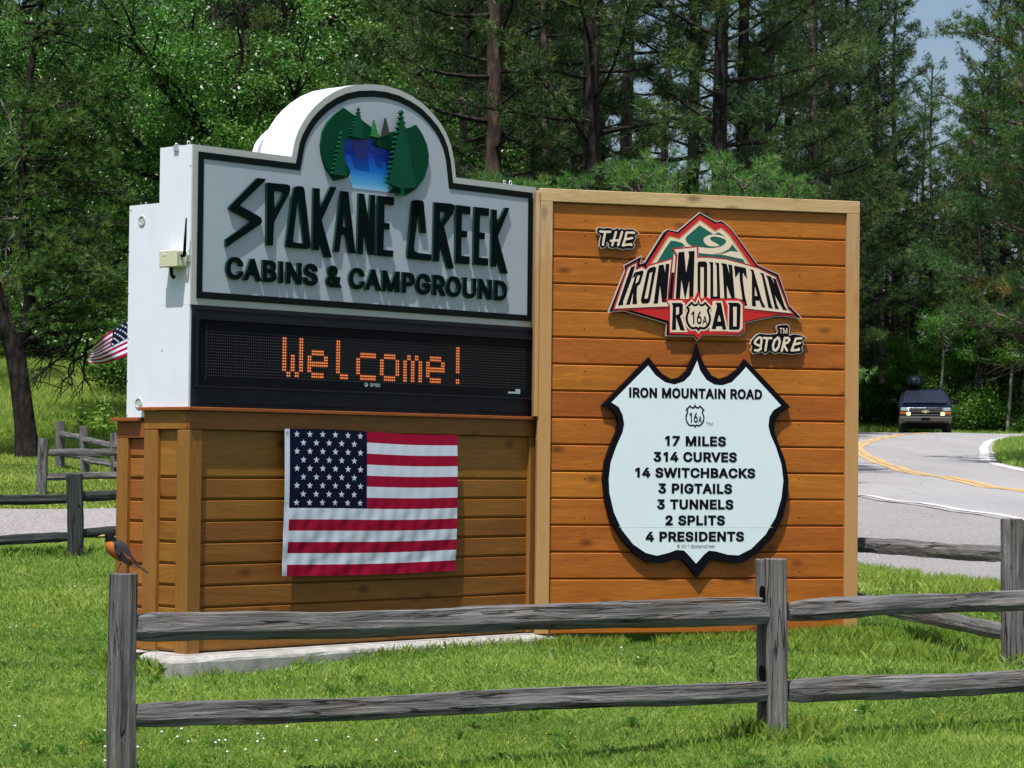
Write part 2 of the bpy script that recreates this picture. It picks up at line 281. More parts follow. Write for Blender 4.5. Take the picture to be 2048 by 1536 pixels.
# ------------------------------------------------------------------ materials
def nodes(name):
    m = bpy.data.materials.new(name); m.use_nodes = True
    nt = m.node_tree; b = nt.nodes['Principled BSDF']
    return m, nt, b
def N(nt, t, **k):
    n = nt.nodes.new(t)
    for a, v in k.items(): setattr(n, a, v)
    return n
def ramp(nt, fac, stops):
    r = N(nt, 'ShaderNodeValToRGB'); e = r.color_ramp.elements
    while len(e) < len(stops): e.new(.5)
    for i, (p, c) in enumerate(stops):
        e[i].position = p; e[i].color = (*c, 1) if len(c) == 3 else c
    nt.links.new(fac, r.inputs[0]); return r.outputs[0]
def coords(nt, scale=(1, 1, 1), kind='Object', rnd=False):
    tc = N(nt, 'ShaderNodeTexCoord'); mp = N(nt, 'ShaderNodeMapping')
    mp.inputs['Scale'].default_value = scale
    nt.links.new(tc.outputs[kind], mp.inputs[0])
    if rnd:
        oi = N(nt, 'ShaderNodeObjectInfo'); mu = N(nt, 'ShaderNodeMath', operation='MULTIPLY'); mu.inputs[1].default_value = 37.0
        nt.links.new(oi.outputs['Random'], mu.inputs[0])
        cb = N(nt, 'ShaderNodeCombineXYZ')
        for i in range(3): nt.links.new(mu.outputs[0], cb.inputs[i])
        nt.links.new(cb.outputs[0], mp.inputs['Location'])
    return mp.outputs[0]
def noise(nt, vec, scale, detail=4, rough=.55, dist=0.0, out=0):
    n = N(nt, 'ShaderNodeTexNoise'); n.inputs['Scale'].default_value = scale; n.inputs['Detail'].default_value = detail
    n.inputs['Roughness'].default_value = rough; n.inputs['Distortion'].default_value = dist
    nt.links.new(vec, n.inputs['Vector']); return n.outputs[out]
def mixc(nt, fac, a, b, mode='MIX'):
    m = N(nt, 'ShaderNodeMix', data_type='RGBA', blend_type=mode)
    for inp, v in ((0, fac), (6, a), (7, b)):
        if hasattr(v, 'is_output'): nt.links.new(v, m.inputs[inp])
        elif isinstance(v, (int, float)): m.inputs[inp].default_value = v
        else: m.inputs[inp].default_value = (*v, 1)
    return m.outputs[2]
def maprange(nt, v, a, b, c, d):
    m = N(nt, 'ShaderNodeMapRange'); m.clamp = True
    for i, x in enumerate((a, b, c, d)): m.inputs[i + 1].default_value = x
    nt.links.new(v, m.inputs[0]); return m.outputs[0]
def bump(nt, bsdf, h, strength=.3, dist=.01):
    bm = N(nt, 'ShaderNodeBump'); bm.inputs['Strength'].default_value = strength; bm.inputs['Distance'].default_value = dist
    nt.links.new(h, bm.inputs['Height']); nt.links.new(bm.outputs[0], bsdf.inputs['Normal'])
def paint(name, col, rough=.5, metal=0, var=.08, dirt=0, emit=None, spec=.5, coat=0):
    m, nt, b = nodes(name)
    v = coords(nt)
    n1 = noise(nt, v, 3.1, 5)
    c = mixc(nt, maprange(nt, n1, .3, .7, 0, 1), tuple(x * (1 - var) for x in col), tuple(min(1, x * (1 + var)) for x in col))
    if dirt:
        n2 = noise(nt, coords(nt, (6, 6, .8)), 2.0, 6)
        c = mixc(nt, maprange(nt, n2, .55, .8, 0, dirt), c, tuple(x * .55 for x in col))
    nt.links.new(c, b.inputs['Base Color'])
    b.inputs['Roughness'].default_value = rough; b.inputs['Metallic'].default_value = metal
    b.inputs['Specular IOR Level'].default_value = spec; b.inputs['Coat Weight'].default_value = coat
    if emit:
        b.inputs['Emission Color'].default_value = (*emit[0], 1); b.inputs['Emission Strength'].default_value = emit[1]
    bump(nt, b, noise(nt, v, 60, 3), .08, .002)
    return m
def stained(name, c1, c2, c3, rough=.5, axis='x', obj_var=.12, knots=True):
    """stained softwood: long grain along the board, faint knots, board-to-board tone"""
    m, nt, b = nodes(name)
    sc = {'x': (1, 14, 14), 'z': (14, 14, 1)}[axis]
    v = coords(nt, sc, rnd=True)
    g1 = noise(nt, v, 1.6, 6, .6, .6)
    g2 = noise(nt, v, 9.0, 5, .65, .2)
    c = ramp(nt, g1, [(.3, c1), (.5, c2), (.72, c3)])
    c = mixc(nt, maprange(nt, g2, .38, .68, 0, .6), c, tuple(x * .62 for x in c1))
    v2 = coords(nt, {'x': (.45, 1, 1), 'z': (1, 1, .45)}[axis], rnd=True)
    big = noise(nt, v2, 2.6, 4)
    c = mixc(nt, maprange(nt, big, .40, .68, 0, .45), c, (c2[0] * .64, c2[1] * .54, c2[2] * .5))
    if knots:
        vo = N(nt, 'ShaderNodeTexVoronoi'); vo.inputs['Scale'].default_value = 1.0
        nt.links.new(coords(nt, {'x': (2.6, 5.5, 5.5), 'z': (5.5, 5.5, 2.6)}[axis], rnd=True), vo.inputs['Vector'])
        k = maprange(nt, vo.outputs['Distance'], .05, .19, .92, 0)
        c = mixc(nt, k, c, tuple(x * .38 for x in c1))
    oi = N(nt, 'ShaderNodeObjectInfo')
    hs = N(nt, 'ShaderNodeHueSaturation')
    nt.links.new(maprange(nt, oi.outputs['Random'], 0, 1, 1 - obj_var, 1 + obj_var), hs.inputs['Value'])
    nt.links.new(maprange(nt, oi.outputs['Random'], 0, 1, .493, .507), hs.inputs['Hue'])
    nt.links.new(c, hs.inputs['Color'])
    nt.links.new(hs.outputs[0], b.inputs['Base Color'])
    b.inputs['Roughness'].default_value = rough; b.inputs['Specular IOR Level'].default_value = .35
    bump(nt, b, g2, .25, .003)
    return m
def weathered(name, c1, c2, c3, strength=1.0):
    """silver grey split wood: fine grain along local x, a few long dark checks, broad tone patches"""
    m, nt, b = nodes(name)
    g1 = noise(nt, coords(nt, (1.1, 13, 13), rnd=True), 2.0, 7, .62, 1.1)
    g2 = noise(nt, coords(nt, (.8, 70, 70), rnd=True), 1.5, 5, .6, .3)
    ck = noise(nt, coords(nt, (.55, 17, 17), rnd=True), 1.3, 2, .5, .8)
    blotch = noise(nt, coords(nt, (1, 2.5, 2.5), rnd=True), 3.2, 5)
    c = ramp(nt, g1, [(.28, c1), (.47, c2), (.74, c3)])
    c = mixc(nt, maprange(nt, g2, .38, .60, .55, 0), c, tuple(x * .42 for x in c1))
    # checks: thin bands where the stretched noise crosses its middle value
    d = N(nt, 'ShaderNodeMath', operation='SUBTRACT'); nt.links.new(ck, d.inputs[0]); d.inputs[1].default_value = .5
    ab = N(nt, 'ShaderNodeMath', operation='ABSOLUTE'); nt.links.new(d.outputs[0], ab.inputs[0])
    crack = maprange(nt, ab.outputs[0], .003, .018, .95, 0)
    gate = N(nt, 'ShaderNodeMath', operation='MULTIPLY'); nt.links.new(crack, gate.inputs[0]); nt.links.new(maprange(nt, blotch, .40, .50, 0, 1), gate.inputs[1])
    c = mixc(nt, gate.outputs[0], c, tuple(x * .14 for x in c1))
    c = mixc(nt, maprange(nt, blotch, .48, .72, 0, .65), c, (c2[0] * .90, c2[1] * .76, c2[2] * .60))
    nt.links.new(c, b.inputs['Base Color'])
    b.inputs['Roughness'].default_value = .85; b.inputs['Specular IOR Level'].default_value = .25
    ad = N(nt, 'ShaderNodeMath', operation='SUBTRACT'); nt.links.new(g1, ad.inputs[0]); nt.links.new(gate.outputs[0], ad.inputs[1])
    bump(nt, b, ad.outputs[0], strength, .012)
    return m
def bark(name, c1, c2):
    m, nt, b = nodes(name)
    v = coords(nt, (3.0, 3.0, .9), rnd=True)
    vo = N(nt, 'ShaderNodeTexVoronoi'); vo.inputs['Scale'].default_value = 3.0; nt.links.new(v, vo.inputs['Vector'])
    n1 = noise(nt, v, 5, 6, .6)
    c = ramp(nt, n1, [(.3, c1), (.7, c2)])
    c = mixc(nt, maprange(nt, vo.outputs['Distance'], .3, .7, 0, .6), c, tuple(x * .35 for x in c1))
    nt.links.new(c, b.inputs['Base Color']); b.inputs['Roughness'].default_value = .95; b.inputs['Specular IOR Level'].default_value = .1
    bump(nt, b, vo.outputs['Distance'], .8, .04)
    return m
def leafm(name, cols, trans=.3, rough=.55, spec=.3, objvar=.2, tcol=None):
    """foliage: colour by per-face random value; some light passes through"""
    m, nt, b = nodes(name)
    at = N(nt, 'ShaderNodeAttribute', attribute_name='rnd')
    n = len(cols)
    c = ramp(nt, at.outputs['Fac'], [(p, c) for p, c in cols])
    oi = N(nt, 'ShaderNodeObjectInfo'); hs = N(nt, 'ShaderNodeHueSaturation')
    nt.links.new(maprange(nt, oi.outputs['Random'], 0, 1, 1 - objvar, 1 + objvar), hs.inputs['Value'])
    nt.links.new(maprange(nt, oi.outputs['Random'], 0, 1, .49, .515), hs.inputs['Hue'])
    nt.links.new(c, hs.inputs['Color'])
    nt.links.new(hs.outputs[0], b.inputs['Base Color'])
    b.inputs['Roughness'].default_value = rough; b.inputs['Specular IOR Level'].default_value = spec
    tr = N(nt, 'ShaderNodeBsdfTranslucent')
    nt.links.new(mixc(nt, 1.0, hs.outputs[0], tcol or (1.3, 1.5, .6), 'MULTIPLY'), tr.inputs[0])
    ms = N(nt, 'ShaderNodeMixShader'); ms.inputs[0].default_value = trans
    out = nt.nodes['Material Output']
    nt.links.new(b.outputs[0], ms.inputs[1]); nt.links.new(tr.outputs[0], ms.inputs[2]); nt.links.new(ms.outputs[0], out.inputs[0])
    return m

M = {}
M['white'] = paint('white_painted_metal', (.76, .80, .89), .35, dirt=.12, var=.02)
M['face'] = paint('pale_grey_sign_face', (.43, .48, .545), .45, var=.03, spec=.3, dirt=.12)
M['edge'] = paint('cream_grey_edge', (.47, .49, .46), .4, var=.03)
M['trim'] = paint('near_black_green_trim', (.004, .008, .008), .6, spec=.1)
M['letter'] = paint('dark_green_letters', (.006, .040, .030), .4, spec=.4)
M['letterfront'] = paint('black_green_letter_front', (.002, .007, .008), .7, spec=.04)
M['black'] = paint('black_plastic', (.004, .005, .007), .6, var=.2, spec=.12)
M['housing'] = paint('charcoal_housing', (.008, .010, .016), .5, var=.2, dirt=.2, spec=.25)
M['lens'] = paint('unlit_diode', (.06, .06, .065), .25)
M['hill'] = paint('dark_green_relief', (.002, .055, .024), .5, spec=.08)
M['tree1'] = paint('relief_tree_green', (.003, .075, .040), .5, spec=.12)
M['tree2'] = paint('bright_green_relief', (.015, .22, .035), .4)
M['tree3'] = paint('brown_green_relief', (.03, .045, .035), .4)
M['red'] = paint('sign_red', (.50, .022, .022), .45, var=.03, spec=.2)
M['rose'] = paint('sign_rose', (.33, .02, .035), .4, var=.03)
M['tan'] = paint('sign_tan', (.42, .28, .16), .4, var=.03)
M['cream'] = paint('sign_cream', (.74, .61, .46), .4, var=.03)
M['green'] = paint('sign_green', (.004, .11, .075), .4, var=.03)
M['ink'] = paint('sign_black', (.004, .004, .007), .5, var=.05, spec=.1)
M['silver'] = paint('aluminium_edge', (.60, .56, .50), .3, metal=.3)
M['shieldwhite'] = paint('shield_white', (.70, .80, .86), .35, var=.02, dirt=.05)
M['greyprint'] = paint('thin_grey_print', (.30, .32, .34), .5)
M['beige'] = paint('beige_plastic', (.60, .60, .42), .45, var=.04)
M['zinc'] = paint('zinc_fitting', (.6, .6, .62), .35, metal=.6)
M['concrete'] = None
M['panel'] = stained('orange_stained_pine', (.34, .102, .011), (.44, .136, .014), (.53, .170, .022), .45)
M['pale'] = stained('pale_pine_horizontal', (.52, .34, .16), (.60, .42, .22), (.66, .49, .29), .6, obj_var=.03)
M['basef'] = stained('golden_brown_siding', (.24, .094, .014), (.30, .122, .019), (.35, .150, .028), .5)
M['bases'] = stained('reddish_siding', (.33, .110, .022), (.38, .135, .028), (.42, .165, .038), .5)
M['basev'] = stained('golden_brown_post', (.25, .105, .020), (.30, .132, .027), (.34, .158, .038), .55, axis='z', obj_var=.05, knots=False)
M['ledge'] = stained('red_brown_ledge', (.30, .085, .018), (.36, .11, .022), (.42, .14, .03), .45, knots=False)
def pale_vertical():
    m = stained('pale_pine_vertical', (.48, .31, .14), (.57, .40, .20), (.63, .47, .27), .6, axis='z', obj_var=.03)
    nt = m.node_tree; b = nt.nodes['Principled BSDF']
    src = b.inputs['Base Color'].links[0].from_socket
    tc = N(nt, 'ShaderNodeTexCoord'); sx = N(nt, 'ShaderNodeSeparateXYZ'); nt.links.new(tc.outputs['Object'], sx.inputs[0])
    nz = noise(nt, coords(nt, (20, 20, 2)), 1.5, 4)
    ad = N(nt, 'ShaderNodeMath', operation='ADD'); nt.links.new(sx.outputs[2], ad.inputs[0]); nt.links.new(nz, ad.inputs[1])
    k = maprange(nt, ad.outputs[0], 3.02, 3.2, .75, 0)      # varnish left on the lower part
    nt.links.new(mixc(nt, k, src, (.46, .235, .075)), b.inputs['Base Color'])
    return m
M['palev'] = pale_vertical()
M['grey'] = weathered('silver_grey_split_wood', (.060, .058, .060), (.165, .160, .162), (.31, .30, .295))
M['dark'] = weathered('dark_split_wood', (.02, .026, .03), (.045, .052, .055), (.085, .09, .09))
M['knot'] = paint('knot_hole', (.006, .005, .004), .95, spec=.02)
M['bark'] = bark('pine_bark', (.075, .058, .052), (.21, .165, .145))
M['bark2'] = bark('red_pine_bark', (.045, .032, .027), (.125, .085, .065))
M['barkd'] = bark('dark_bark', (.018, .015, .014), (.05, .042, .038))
M['birch'] = bark('pale_birch_bark', (.22, .21, .19), (.42, .41, .38))
M['twig'] = paint('dead_grey_twig', (.20, .18, .165), .9, var=.3)
M['needle'] = leafm('pine_needles', [(0, (.012, .036, .015)), (.35, (.034, .074, .022)), (.7, (.090, .142, .033)), (.95, (.17, .215, .052)), (1, (.22, .14, .05))], .16, .5, .35)
M['needleb'] = leafm('browning_pine_needles', [(0, (.025, .07, .024)), (.55, (.065, .15, .040)), (.80, (.13, .17, .045)), (1, (.32, .18, .05))], .28, .5, .3)
M['needley'] = leafm('young_pine_needles', [(0, (.030, .085, .024)), (.4, (.075, .165, .038)), (.8, (.145, .245, .058)), (1, (.21, .27, .08))], .28, .5, .3)
M['oak'] = leafm('oak_leaves', [(0, (.020, .060, .012)), (.4, (.060, .152, .024)), (.8, (.145, .27, .045)), (1, (.27, .37, .14))], .26, .38, .5)
M['bush'] = leafm('bright_bush_leaves', [(0, (.03, .09, .012)), (.5, (.075, .19, .024)), (1, (.18, .33, .05))], .4, .45, .4)
M['shrub'] = leafm('mullein_leaves', [(0, (.16, .28, .08)), (1, (.34, .46, .16))], .3, .6, .3)
M['grass'] = leafm('lawn_grass', [(0, (.055, .125, .016)), (.35, (.19, .29, .038)), (.7, (.345, .45, .082)), (.9, (.50, .54, .16)), (1, (.62, .54, .28))], .40, .5, .35, 0)
M['meadow'] = leafm('meadow_grass', [(0, (.14, .24, .045)), (.4, (.31, .42, .08)), (.8, (.48, .54, .16)), (1, (.62, .54, .28))], .45, .6, .25, 0)
M['clover'] = paint('clover_flower', (.75, .72, .70), .8)
M['yellow'] = paint('dandelion_yellow', (.75, .45, .01), .7)

def ground_mat():
    m, nt, b = nodes('grassy_soil')
    v = coords(nt)
    n1 = noise(nt, v, .5, 6); n2 = noise(nt, v, 14, 6)
    n3 = noise(nt, v, 70, 3)
    c = ramp(nt, n2, [(.3, (.035, .070, .012)), (.6, (.075, .125, .022)), (.8, (.13, .16, .045))])
    c = mixc(nt, maprange(nt, n3, .35, .65, .6, 0), c, (.02, .04, .008))
    c = mixc(nt, maprange(nt, n1, .45, .7, 0, .5), c, (.09, .10, .035))
    nt.links.new(c, b.inputs['Base Color']); b.inputs['Roughness'].default_value = 1; b.inputs['Specular IOR Level'].default_value = 0
    bump(nt, b, n2, .6, .05)
    return m
def gravel_mat(name, a, b_, s=45):
    m, nt, b = nodes(name)
    v = coords(nt)
    vo = N(nt, 'ShaderNodeTexVoronoi'); vo.inputs['Scale'].default_value = s; nt.links.new(v, vo.inputs['Vector'])
    n1 = noise(nt, v, s * .6, 5, .7); n2 = noise(nt, v, .35, 4)
    sp = N(nt, 'ShaderNodeSeparateColor'); nt.links.new(vo.outputs['Color'], sp.inputs[0])
    c = ramp(nt, sp.outputs[0], [(0, a), (.5, tuple((x + y) / 2 for x, y in zip(a, b_))), (1, b_)])
    c = mixc(nt, maprange(nt, n1, .35, .6, .7, 0), c, tuple(x * .35 for x in a))
    c = mixc(nt, maprange(nt, n2, .4, .7, 0, .35), c, tuple(x * .75 for x in b_))
    nt.links.new(c, b.inputs['Base Color']); b.inputs['Roughness'].default_value = .95
    bump(nt, b, n1, .9, .03)
    return m
def asphalt_mat():
    m, nt, b = nodes('worn_pale_asphalt')
    v = coords(nt)
    n1 = noise(nt, v, 30, 5, .7); n2 = noise(nt, coords(nt, (1, .15, 1)), .8, 5)
    c = ramp(nt, n1, [(.3, (.24, .232, .24)), (.7, (.40, .388, .395))])
    c = mixc(nt, maprange(nt, n2, .4, .65, 0, .35), c, (.21, .20, .205))
    vo = N(nt, 'ShaderNodeTexVoronoi', feature='DISTANCE_TO_EDGE'); vo.inputs['Scale'].default_value = .35
    nt.links.new(coords(nt, (1.2, 1, 1)), vo.inputs['Vector'])
    c = mixc(nt, maprange(nt, vo.outputs['Distance'], 0, .010, .40, 0), c, (.12, .115, .115))
    nt.links.new(c, b.inputs['Base Color']); b.inputs['Roughness'].default_value = .85
    bump(nt, b, n1, .4, .01)
    return m
def line_mat(name, col):
    m, nt, b = nodes(name)
    v = coords(nt)
    n = noise(nt, v, 14, 6, .7)
    c = mixc(nt, maprange(nt, n, .42, .62, .7, 0), col, (.33, .315, .31))
    nt.links.new(c, b.inputs['Base Color']); b.inputs['Roughness'].default_value = .8
    return m
def concrete_mat():
    m, nt, b = nodes('rough_concrete')
    v = coords(nt)
    n = noise(nt, v, 8, 7, .65); n2 = noise(nt, v, 90, 4)
    c = ramp(nt, n, [(.3, (.24, .235, .22)), (.55, (.38, .37, .35)), (.75, (.52, .50, .48))])
    nt.links.new(c, b.inputs['Base Color']); b.inputs['Roughness'].default_value = .9
    bump(nt, b, n2, .5, .006)
    return m
M['ground'] = ground_mat()
M['gravel'] = gravel_mat('pale_pinkish_gravel', (.20, .18, .178), (.56, .515, .505))
M['shoulder'] = gravel_mat('fine_grey_gravel', (.25, .238, .235), (.50, .475, .47), 80)
M['asphalt'] = asphalt_mat()
M['yline'] = line_mat('yellow_road_paint', (.62, .36, .045))
M['wline'] = line_mat('white_road_paint', (.70, .68, .68))
M['concrete'] = concrete_mat()
# ================================================================== THE SETTING
def ribbon(name, left, right, dz, mat, n=60, thick=None):
    """strip between two ground polylines, following the ground"""
    def res(l):
        l = np.array(smooth_poly([tuple(p) for p in l], 8, False)); s = np.r_[0, np.cumsum(np.hypot(*np.diff(l, axis=0).T))]
        t = np.linspace(0, s[-1], n); return np.c_[np.interp(t, s, l[:, 0]), np.interp(t, s, l[:, 1])]
    L, R = res(left), res(right)
    k = max(1, int(np.max(np.hypot(*(L - R).T)) / .5)) + 1
    vs = []
    for i in range(k + 1):
        p = L + (R - L) * i / k
        vs.append(np.c_[p, zg(p[:, 0], p[:, 1]) + dz])
    vs = np.concatenate(vs)
    fs = [(i * n + j, (i + 1) * n + j, (i + 1) * n + j + 1, i * n + j + 1) for i in range(k) for j in range(n - 1)]
    me = mesh_np(name, vs, fs, smooth=True)
    # faces must look up
    if sum(p.normal.z for p in list(me.polygons)[:5]) < 0: me.flip_normals()
    return tag(link(name, me, mat), kind='structure')

def make_ground():
    ys = np.r_[np.arange(-40, 4, 4.0), np.arange(4, 60, .7), np.arange(60, 130, 1.2), np.arange(130, 300, 8), np.arange(300, 1500, 80)]
    xs = np.r_[np.arange(-700, -60, 60.0), np.arange(-60, -12, 3), np.arange(-12, 26, .7), np.arange(26, 70, 3), np.arange(70, 760, 60)]
    X, Y = np.meshgrid(xs, ys)
    v = np.c_[X.ravel(), Y.ravel(), zg(X, Y).ravel()]
    nx = len(xs)
    i, j = np.meshgrid(np.arange(len(ys) - 1), np.arange(nx - 1), indexing='ij')
    a = (i * nx + j).ravel()
    f = np.c_[a, a + 1, a + nx + 1, a + nx]
    tag(link('ground', mesh_np('ground', v, f, smooth=True), M['ground']), kind='structure')
make_ground()

# road: near white edge, yellow centre, far white edge (plan positions)
g = lambda px, py: tuple(gpt(px, py)[:2])
near_edge = [(11.5, 12), (9.6, 20), (8.0, 28), g(2000, 1040), g(1850, 1015), g(1718, 995), (5.2, 47), (5.4, 60), (6.3, 72), (8.3, 84), (11.4, 94.5), (15.8, 101.5), (23, 105.5), (33, 107.5)]
yel = [(16.5, 12), (14, 20), (11.6, 29), g(2048, 985), g(1900, 958), g(1790, 936), g(1716, 903), g(1722, 892), g(1765, 878), g(1838, 868), (19.0, 99.6), (24.5, 101.5), (34, 103)]
far_edge = [(22, 12), (19, 20), (16.2, 30), (13.3, 42), g(2048, 938), g(1988, 905), g(1990, 890), (15.9, 84.5), (18.6, 92.5), (23.5, 96.5), (34, 98.5)]
sh_near = [(8.5, 8), (6.6, 15), (5.2, 20), (4.3, 22.6), (3.85, 23.3), (3.4, 24.1), (2.9, 25.6), (1.6, 29.5), (0, 32), (-3.2, 33.5), (-9, 32.8), (-16, 32)]
sh_far = [(12.4, 8), (11.1, 15), (9.4, 22), (7.6, 30), (6.7, 35), (6.1, 38), (5.4, 41.5), (4.2, 42), (2.5, 40.5), (-3.2, 40), (-9, 39.4), (-16, 39)]
ribbon('gravel_shoulder', sh_near[:9], sh_far[:9], .012, M['shoulder'], 80)
ribbon('gravel_drive', sh_near[7:], sh_far[7:], .016, M['gravel'], 60)
ribbon('road', near_edge, far_edge, .022, M['asphalt'], 110)
def line(name, c, w, mat, dz=.030, inset=0.0):
    c = np.array(smooth_poly([tuple(p) for p in c], 4, False))
    d = np.gradient(c, axis=0); d /= np.hypot(*d.T)[:, None]
    nrm = np.c_[-d[:, 1], d[:, 0]]
    ribbon(name, c + nrm * (w / 2 + inset), c + nrm * (-w / 2 + inset), dz, mat, 160)
line('white_edge_line', near_edge, .15, M['wline'], inset=-.22)
line('white_edge_line', far_edge, .24, M['wline'], inset=.25)
line('yellow_centre_line', yel, .18, M['yline'], inset=.105)
line('yellow_centre_line', yel, .18, M['yline'], inset=-.105)

# ================================================================== THE DOUBLE SIGN: frames of its two faces
class Frame:
    def __init__(s, x, y, yaw, z0):
        u = V((cos(yaw), sin(yaw), 0)); m = V((-sin(yaw), cos(yaw), 0)); z = V((0, 0, 1)); o = V((x, y, z0))
        s.M = Matrix((u, m, z)).transposed().to_4x4(); s.M.translation = o; s.I = s.M.inverted()
    def L(s, px, py, y=0.0):
        """pixel -> (x,z) on the local plane y = const"""
        o = s.I @ V(C0); d = s.I.to_3x3() @ V(ray(px, py))
        t = (y - o.y) / d.y; p = o + d * t
        return (p.x, p.z)
    def S(s, px, py, x=0.0):
        """pixel -> (y,z) on the local plane x = const"""
        o = s.I @ V(C0); d = s.I.to_3x3() @ V(ray(px, py))
        t = (x - o.x) / d.x; p = o + d * t
        return (p.y, p.z)
    def at(s, x, y, z): return s.M @ Matrix.Translation((x, y, z))
BZ = .20
B = Frame(-1.92147, 15.5, 0.82701, BZ)
BWD = 3.05966; BT = 3.35506 - BZ; BM = 1.78302 - BZ; BW0 = .31795 - BZ; BL = .3056
P = Frame(.17081, 17.7, 0.28588, .26)
PW = 2.36632; PT = 3.34372 - .26; PB0 = .31017 - .26

def tr(frame, pts, ox=0, oy=0, s=1.0, y=0.0): return [frame.L(ox + p[0] / s, oy + p[1] / s, y) for p in pts]

# ------------------------------------------------------------------ wooden base of the cabinet
LEDZ = B.S(376, 820.5)[1]                     # underside of the ledge
yF = B.S(287, 900)[0]                         # depth of the front unit
yR = B.S(233, 900)[0]                         # back of the rear unit
CW = BWD; BWD = B.L(1077, 1100)[0]          # the plinth is a little wider than the cabinet
base = empty('wooden_plinth', B.M, 'low golden brown wooden plinth with horizontal siding under the white cabinet', 'sign base')
# front unit core and siding
PITCHB = .1297
def siding(y_out, x0, x1, zt, zb, first_groove, mat, axis, name='siding_board', th=.018, pitch=PITCHB, fixed=0.0, gap=.002, cham=.004, hc=.017):
    """shiplap boards; axis 'x': wall runs along local x at y=fixed; axis 'y': runs along y at x=fixed"""
    zs = [zt]; z = first_groove
    while z > zb + .02: zs.append(z); z -= pitch
    zs.append(zb)
    for i in range(len(zs) - 1):
        a, b = zs[i], zs[i + 1]; h = a - b
        gp, ch = gap, cham
        # section: chamfered top edge, small gap at the bottom
        sec = [(0, b + gp), (-th + .012, b + gp), (-th, b + gp + hc), (-th, a - gp - ch), (-th + ch, a - gp), (0, a - gp)]
        L = x1 - x0; vs = []
        for xx in (-L / 2, L / 2):
            for (d, zz) in sec: vs.append((xx, d, zz - (a + b) / 2))
        k = len(sec)
        fs = [tuple(range(k))[::-1], tuple(range(k, 2 * k))] + [(i2, (i2 + 1) % k, (i2 + 1) % k + k, i2 + k) for i2 in range(k)]
        me = MB().add(vs, fs).mesh(name)
        if axis == 'x': Mx = Matrix.Translation(((x0 + x1) / 2, fixed, (a + b) / 2))
        else: Mx = Matrix.Translation((fixed, (x0 + x1) / 2, (a + b) / 2)) @ Matrix.Rotation(-pi / 2, 4, 'Z')
        link(name, me, mat, y_out, Mx)
REC = .045                                    # boards lie this far behind the posts
g1 = B.L(610, 958, REC - .018)[1]
pw = .105
boxo('core', (REC, REC, BW0), (BWD - .01, yF - REC, LEDZ - .001), M['basef'], base)
boxo('corner_post', (0, 0, BW0 - .01), (pw, pw, LEDZ - .115), M['basev'], base, .004)
boxo('corner_post', (BWD - .095, .001, BW0), (BWD - .004, pw, LEDZ - .115), M['basev'], base, .004)
boxo('top_rail', (-.001, -.001, LEDZ - .112), (BWD - .004, .03, LEDZ - .0005), M['basef'], base, .003)
boxo('top_rail', (-.0005, .031, LEDZ - .1125), (.03, yF, LEDZ - .0006), M['basef'], base, .003)
siding(base, pw + .001, BWD - .097, LEDZ - .113, BW0, g1, M['basef'], 'x', fixed=REC)
# side of the front unit: post at its rear edge, then boards between
yP0, yP1 = B.S(290, 1000)[0], B.S(313, 1000)[0]
yC = B.S(352, 1000)[0]
boxo('corner_post', (.0008, yP1, BW0), (.09, yF, LEDZ - .114), M['basev'], base, .004)
boxo('corner_post', (.0012, pw + .0005, BW0), (.04, yC, LEDZ - .114), M['basev'], base, .003)
gs = B.S(330, 913, .03)[1]
siding(base, yC + .0005, yP1 - .0005, LEDZ - .113, BW0, B.S(330, 955.5, .03)[1], M['basef'], 'y', fixed=REC)
MB().box((-.03, -.03, LEDZ), (BWD + .03, yF + .02, LEDZ + .021)).build('ledge', M['ledge'], base, bevel=.003)
# rear unit, a little lower
RZ = B.S(270, 843)[1]
rear_t = RZ
boxo('core', (REC, yF, BW0 - .01), (BWD - .3, yR - REC, rear_t - .001), M['bases'], base)
MB().box((-.035, yF + .022, rear_t), (BWD - .2, yR + .03, rear_t + .022)).build('ledge', M['ledge'], base, bevel=.003)
boxo('top_rail', (.0, yF + .001, rear_t - .10), (.03, yR, rear_t - .0005), M['bases'], base, .003)
boxo('corner_post', (.0, B.S(253.5, 1000)[0], BW0 - .01), (.09, yR - .001, rear_t - .102), M['basev'], base, .004)
siding(base, yF + .0005, B.S(253.5, 1000)[0] - .0005, rear_t - .101, BW0 - .01, B.S(272, 916, .03)[1], M['bases'], 'y', fixed=REC, pitch=.130)

